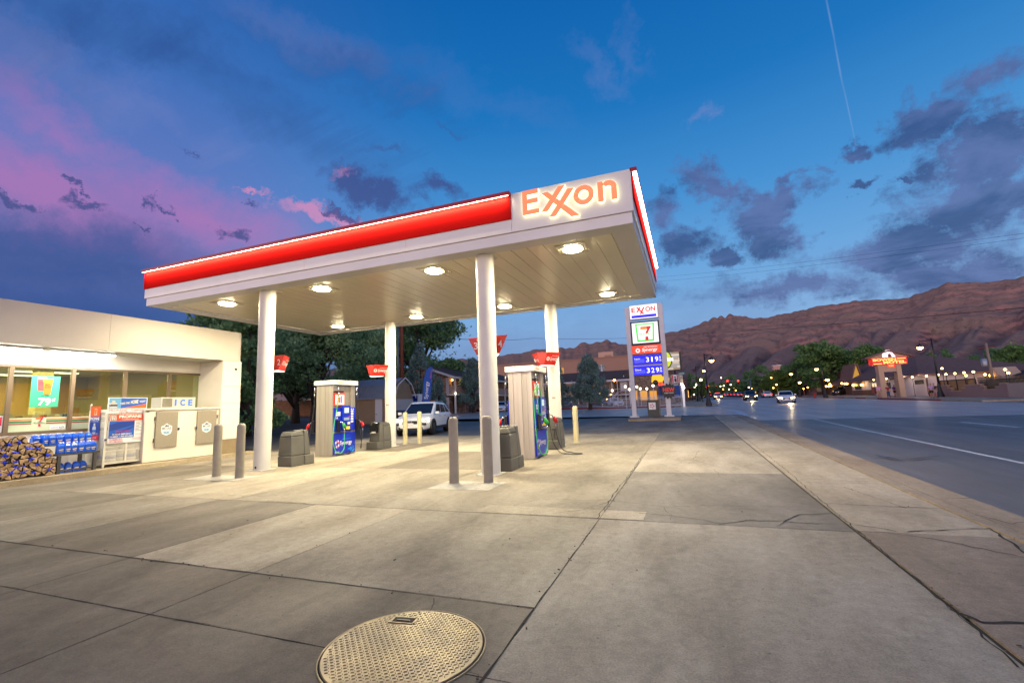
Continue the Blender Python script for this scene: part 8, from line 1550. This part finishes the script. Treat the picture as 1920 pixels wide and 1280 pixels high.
# ================================================================ PEOPLE on the far pavement
M_SKIN = mat('skin', (186, 134, 108), .6); M_SHOE = mat('shoe_dark', (40, 36, 36), .7)
def skinned(name, nodes, edges, m, parent, sub=1):
    me = bpy.data.meshes.new('s'); me.from_pydata([n[:3] for n in nodes], edges, []); o = bpy.data.objects.new('s', me); C.objects.link(o)
    sk = o.modifiers.new('Skin', 'SKIN'); sk.use_smooth_shade = True
    for v, n in zip(me.skin_vertices[0].data, nodes): v.radius = n[3:5] if len(n) > 4 else (n[3], n[3])
    me.skin_vertices[0].data[0].use_root = True
    ss = o.modifiers.new('Sub', 'SUBSURF'); ss.levels = ss.render_levels = sub
    bpy.context.view_layer.update(); ev = bpy.data.meshes.new_from_object(o.evaluated_get(bpy.context.evaluated_depsgraph_get())); bpy.data.objects.remove(o); bpy.data.meshes.remove(me)
    ev.name = name; ev.materials.clear(); ev.materials.append(m); r = bpy.data.objects.new(name, ev); C.objects.link(r); r.parent = parent; return r
def person(px, py, ptop, label, shirt, lower, long_, hair, hairlen, stride, armf, face=-90, d=None):
    g_ = gp(px, py, .10) if d is None else grounded(px, py, d); top = at(px-1, ptop, hypot(g_.x, g_.y)).z; z0 = gz(g_.x, g_.y)+.10; s = max(1.45, min(1.85, top-z0))/1.75
    t = thing('person', label, 'person', (g_.x, g_.y, z0), radians(face), 'people on the far pavement'); t.scale = (s, s, s)
    # x forward, y to the left
    K = [(0, 0, .93, .145, .115), (0, 0, 1.12, .13, .10), (0, 0, 1.34, .165, .11), (0, 0, 1.46, .07, .06), (.015, 0, 1.545, .055, .055), (.02, 0, 1.64, .085, .10), (.015, 0, 1.72, .06, .07)]
    E_ = [(0, 1), (1, 2), (2, 3), (3, 4), (4, 5), (5, 6)]
    for sgn in (1, -1):
        st = stride*sgn; i = len(K); K += [(0, sgn*.10, .88, .095), (st*.45+.03, sgn*.105, .48, .062), (st*.95-.02, sgn*.11, .10, .042), (st*.95+.11, sgn*.12, .045, .036)]; E_ += [(0, i), (i, i+1), (i+1, i+2), (i+2, i+3)]
        i = len(K); a = -st*.6+armf; K += [(0, sgn*.20, 1.40, .058), (a*.4, sgn*.25, 1.12, .044), (a*1.0+.06, sgn*.25, .90, .034), (a*1.15+.09, sgn*.245, .80, .040), (a*1.2+.11, sgn*.24, .73, .024)]; E_ += [(2, i), (i, i+1), (i+1, i+2), (i+2, i+3), (i+3, i+4)]
    skinned('body', K, E_, M_SKIN, t)
    S_ = [(0, 0, .96, .158, .13), (0, 0, 1.12, .150, .118), (0, 0, 1.35, .178, .124), (0, 0, 1.44, .085, .075)]; SE = [(0, 1), (1, 2), (2, 3)]
    for sgn in (1, -1): i = len(S_); a = -stride*sgn*.6+armf; S_ += [(0, sgn*.20, 1.40, .074), (a*.25, sgn*.235, 1.22, .066)]; SE += [(2, i), (i, i+1)]
    skinned('shirt', S_, SE, shirt, t)
    L_ = [(0, 0, .96, .152, .125)]; LE = []
    for sgn in (1, -1):
        st = stride*sgn; i = len(L_); L_ += [(0, sgn*.10, .86, .112), (st*.36+.024, sgn*.105, .56, .086)]; LE += [(0, i), (i, i+1)]
        if long_: L_ += [(st*.45+.03, sgn*.105, .48, .078), (st*.92-.02, sgn*.11, .12, .06)]; LE += [(i+1, i+2), (i+2, i+3)]
    skinned('trousers' if long_ else 'shorts', L_, LE, lower, t)
    b = MB(); b.ball((-.012, 0, 1.675), .098, 12, (1.02, .92, 1.0))
    if hairlen: b.ball((-.06, 0, 1.56), .075, 10, (.7, 1, 1.5))
    for f in [f for f in b.b.faces if f.calc_center_median().x > .045 and f.calc_center_median().z < 1.70]: b.b.faces.remove(f)
    b.build('hair', hair, t, True, smooth=1, fixn=False)
    for sgn in (1, -1): b = MB(); st = stride*sgn; b.obox((st*.95+.055, sgn*.115, .04), (.25, .088, .075)); b.build('shoe', M_SHOE, t, True, bevel=.02)
    b = MB(); b.obox((.112, 0, 1.632), (.03, .022, .035)); b.build('nose', M_SKIN, t, True, bevel=.008)
    return t
C_ = lambda n, c: mat(n, c, .8)
H_G, H_B, H_D = C_('hair_grey', (120, 110, 104)), C_('hair_brown', (80, 54, 40)), C_('hair_dark', (36, 30, 28))
person(1650, 746.5, 721, 'person in pink shirt and khaki shorts walking before the motel sign', C_('shirt_pink', (214, 150, 190)), C_('shorts_khaki', (176, 152, 124)), False, H_G, False, .10, 0., -100)
person(1667, 745, 722, 'person in red top and blue jeans, arms at the sides, before the motel sign', C_('shirt_red', (150, 28, 34)), C_('jeans_blue', (58, 82, 122)), True, H_B, True, .08, .05, -95)
person(1679, 743.5, 721.5, 'person in purple shirt and black shorts by the right sign pillar', C_('shirt_purple', (110, 62, 150)), C_('shorts_black', (26, 26, 30)), False, H_D, False, .12, .0, -140)
person(1748.5, 746, 719, 'person in lavender shirt and dark shorts left of the tall street lamp', C_('shirt_lavender', (188, 160, 206)), C_('shorts_black', (26, 26, 30)), False, H_G, False, .08, .0, -120)
person(1754.5, 745.5, 720, 'person in black top and grey shorts behind the lavender shirt walker', C_('shirt_black', (28, 28, 32)), C_('shorts_grey', (170, 166, 164)), False, H_D, False, .13, .05, -100)
person(1768.5, 742, 720, 'person in white tank top and black shorts right of the tall street lamp', C_('tank_white', (226, 222, 222)), C_('shorts_black', (26, 26, 30)), False, H_B, True, .06, .12, -80)
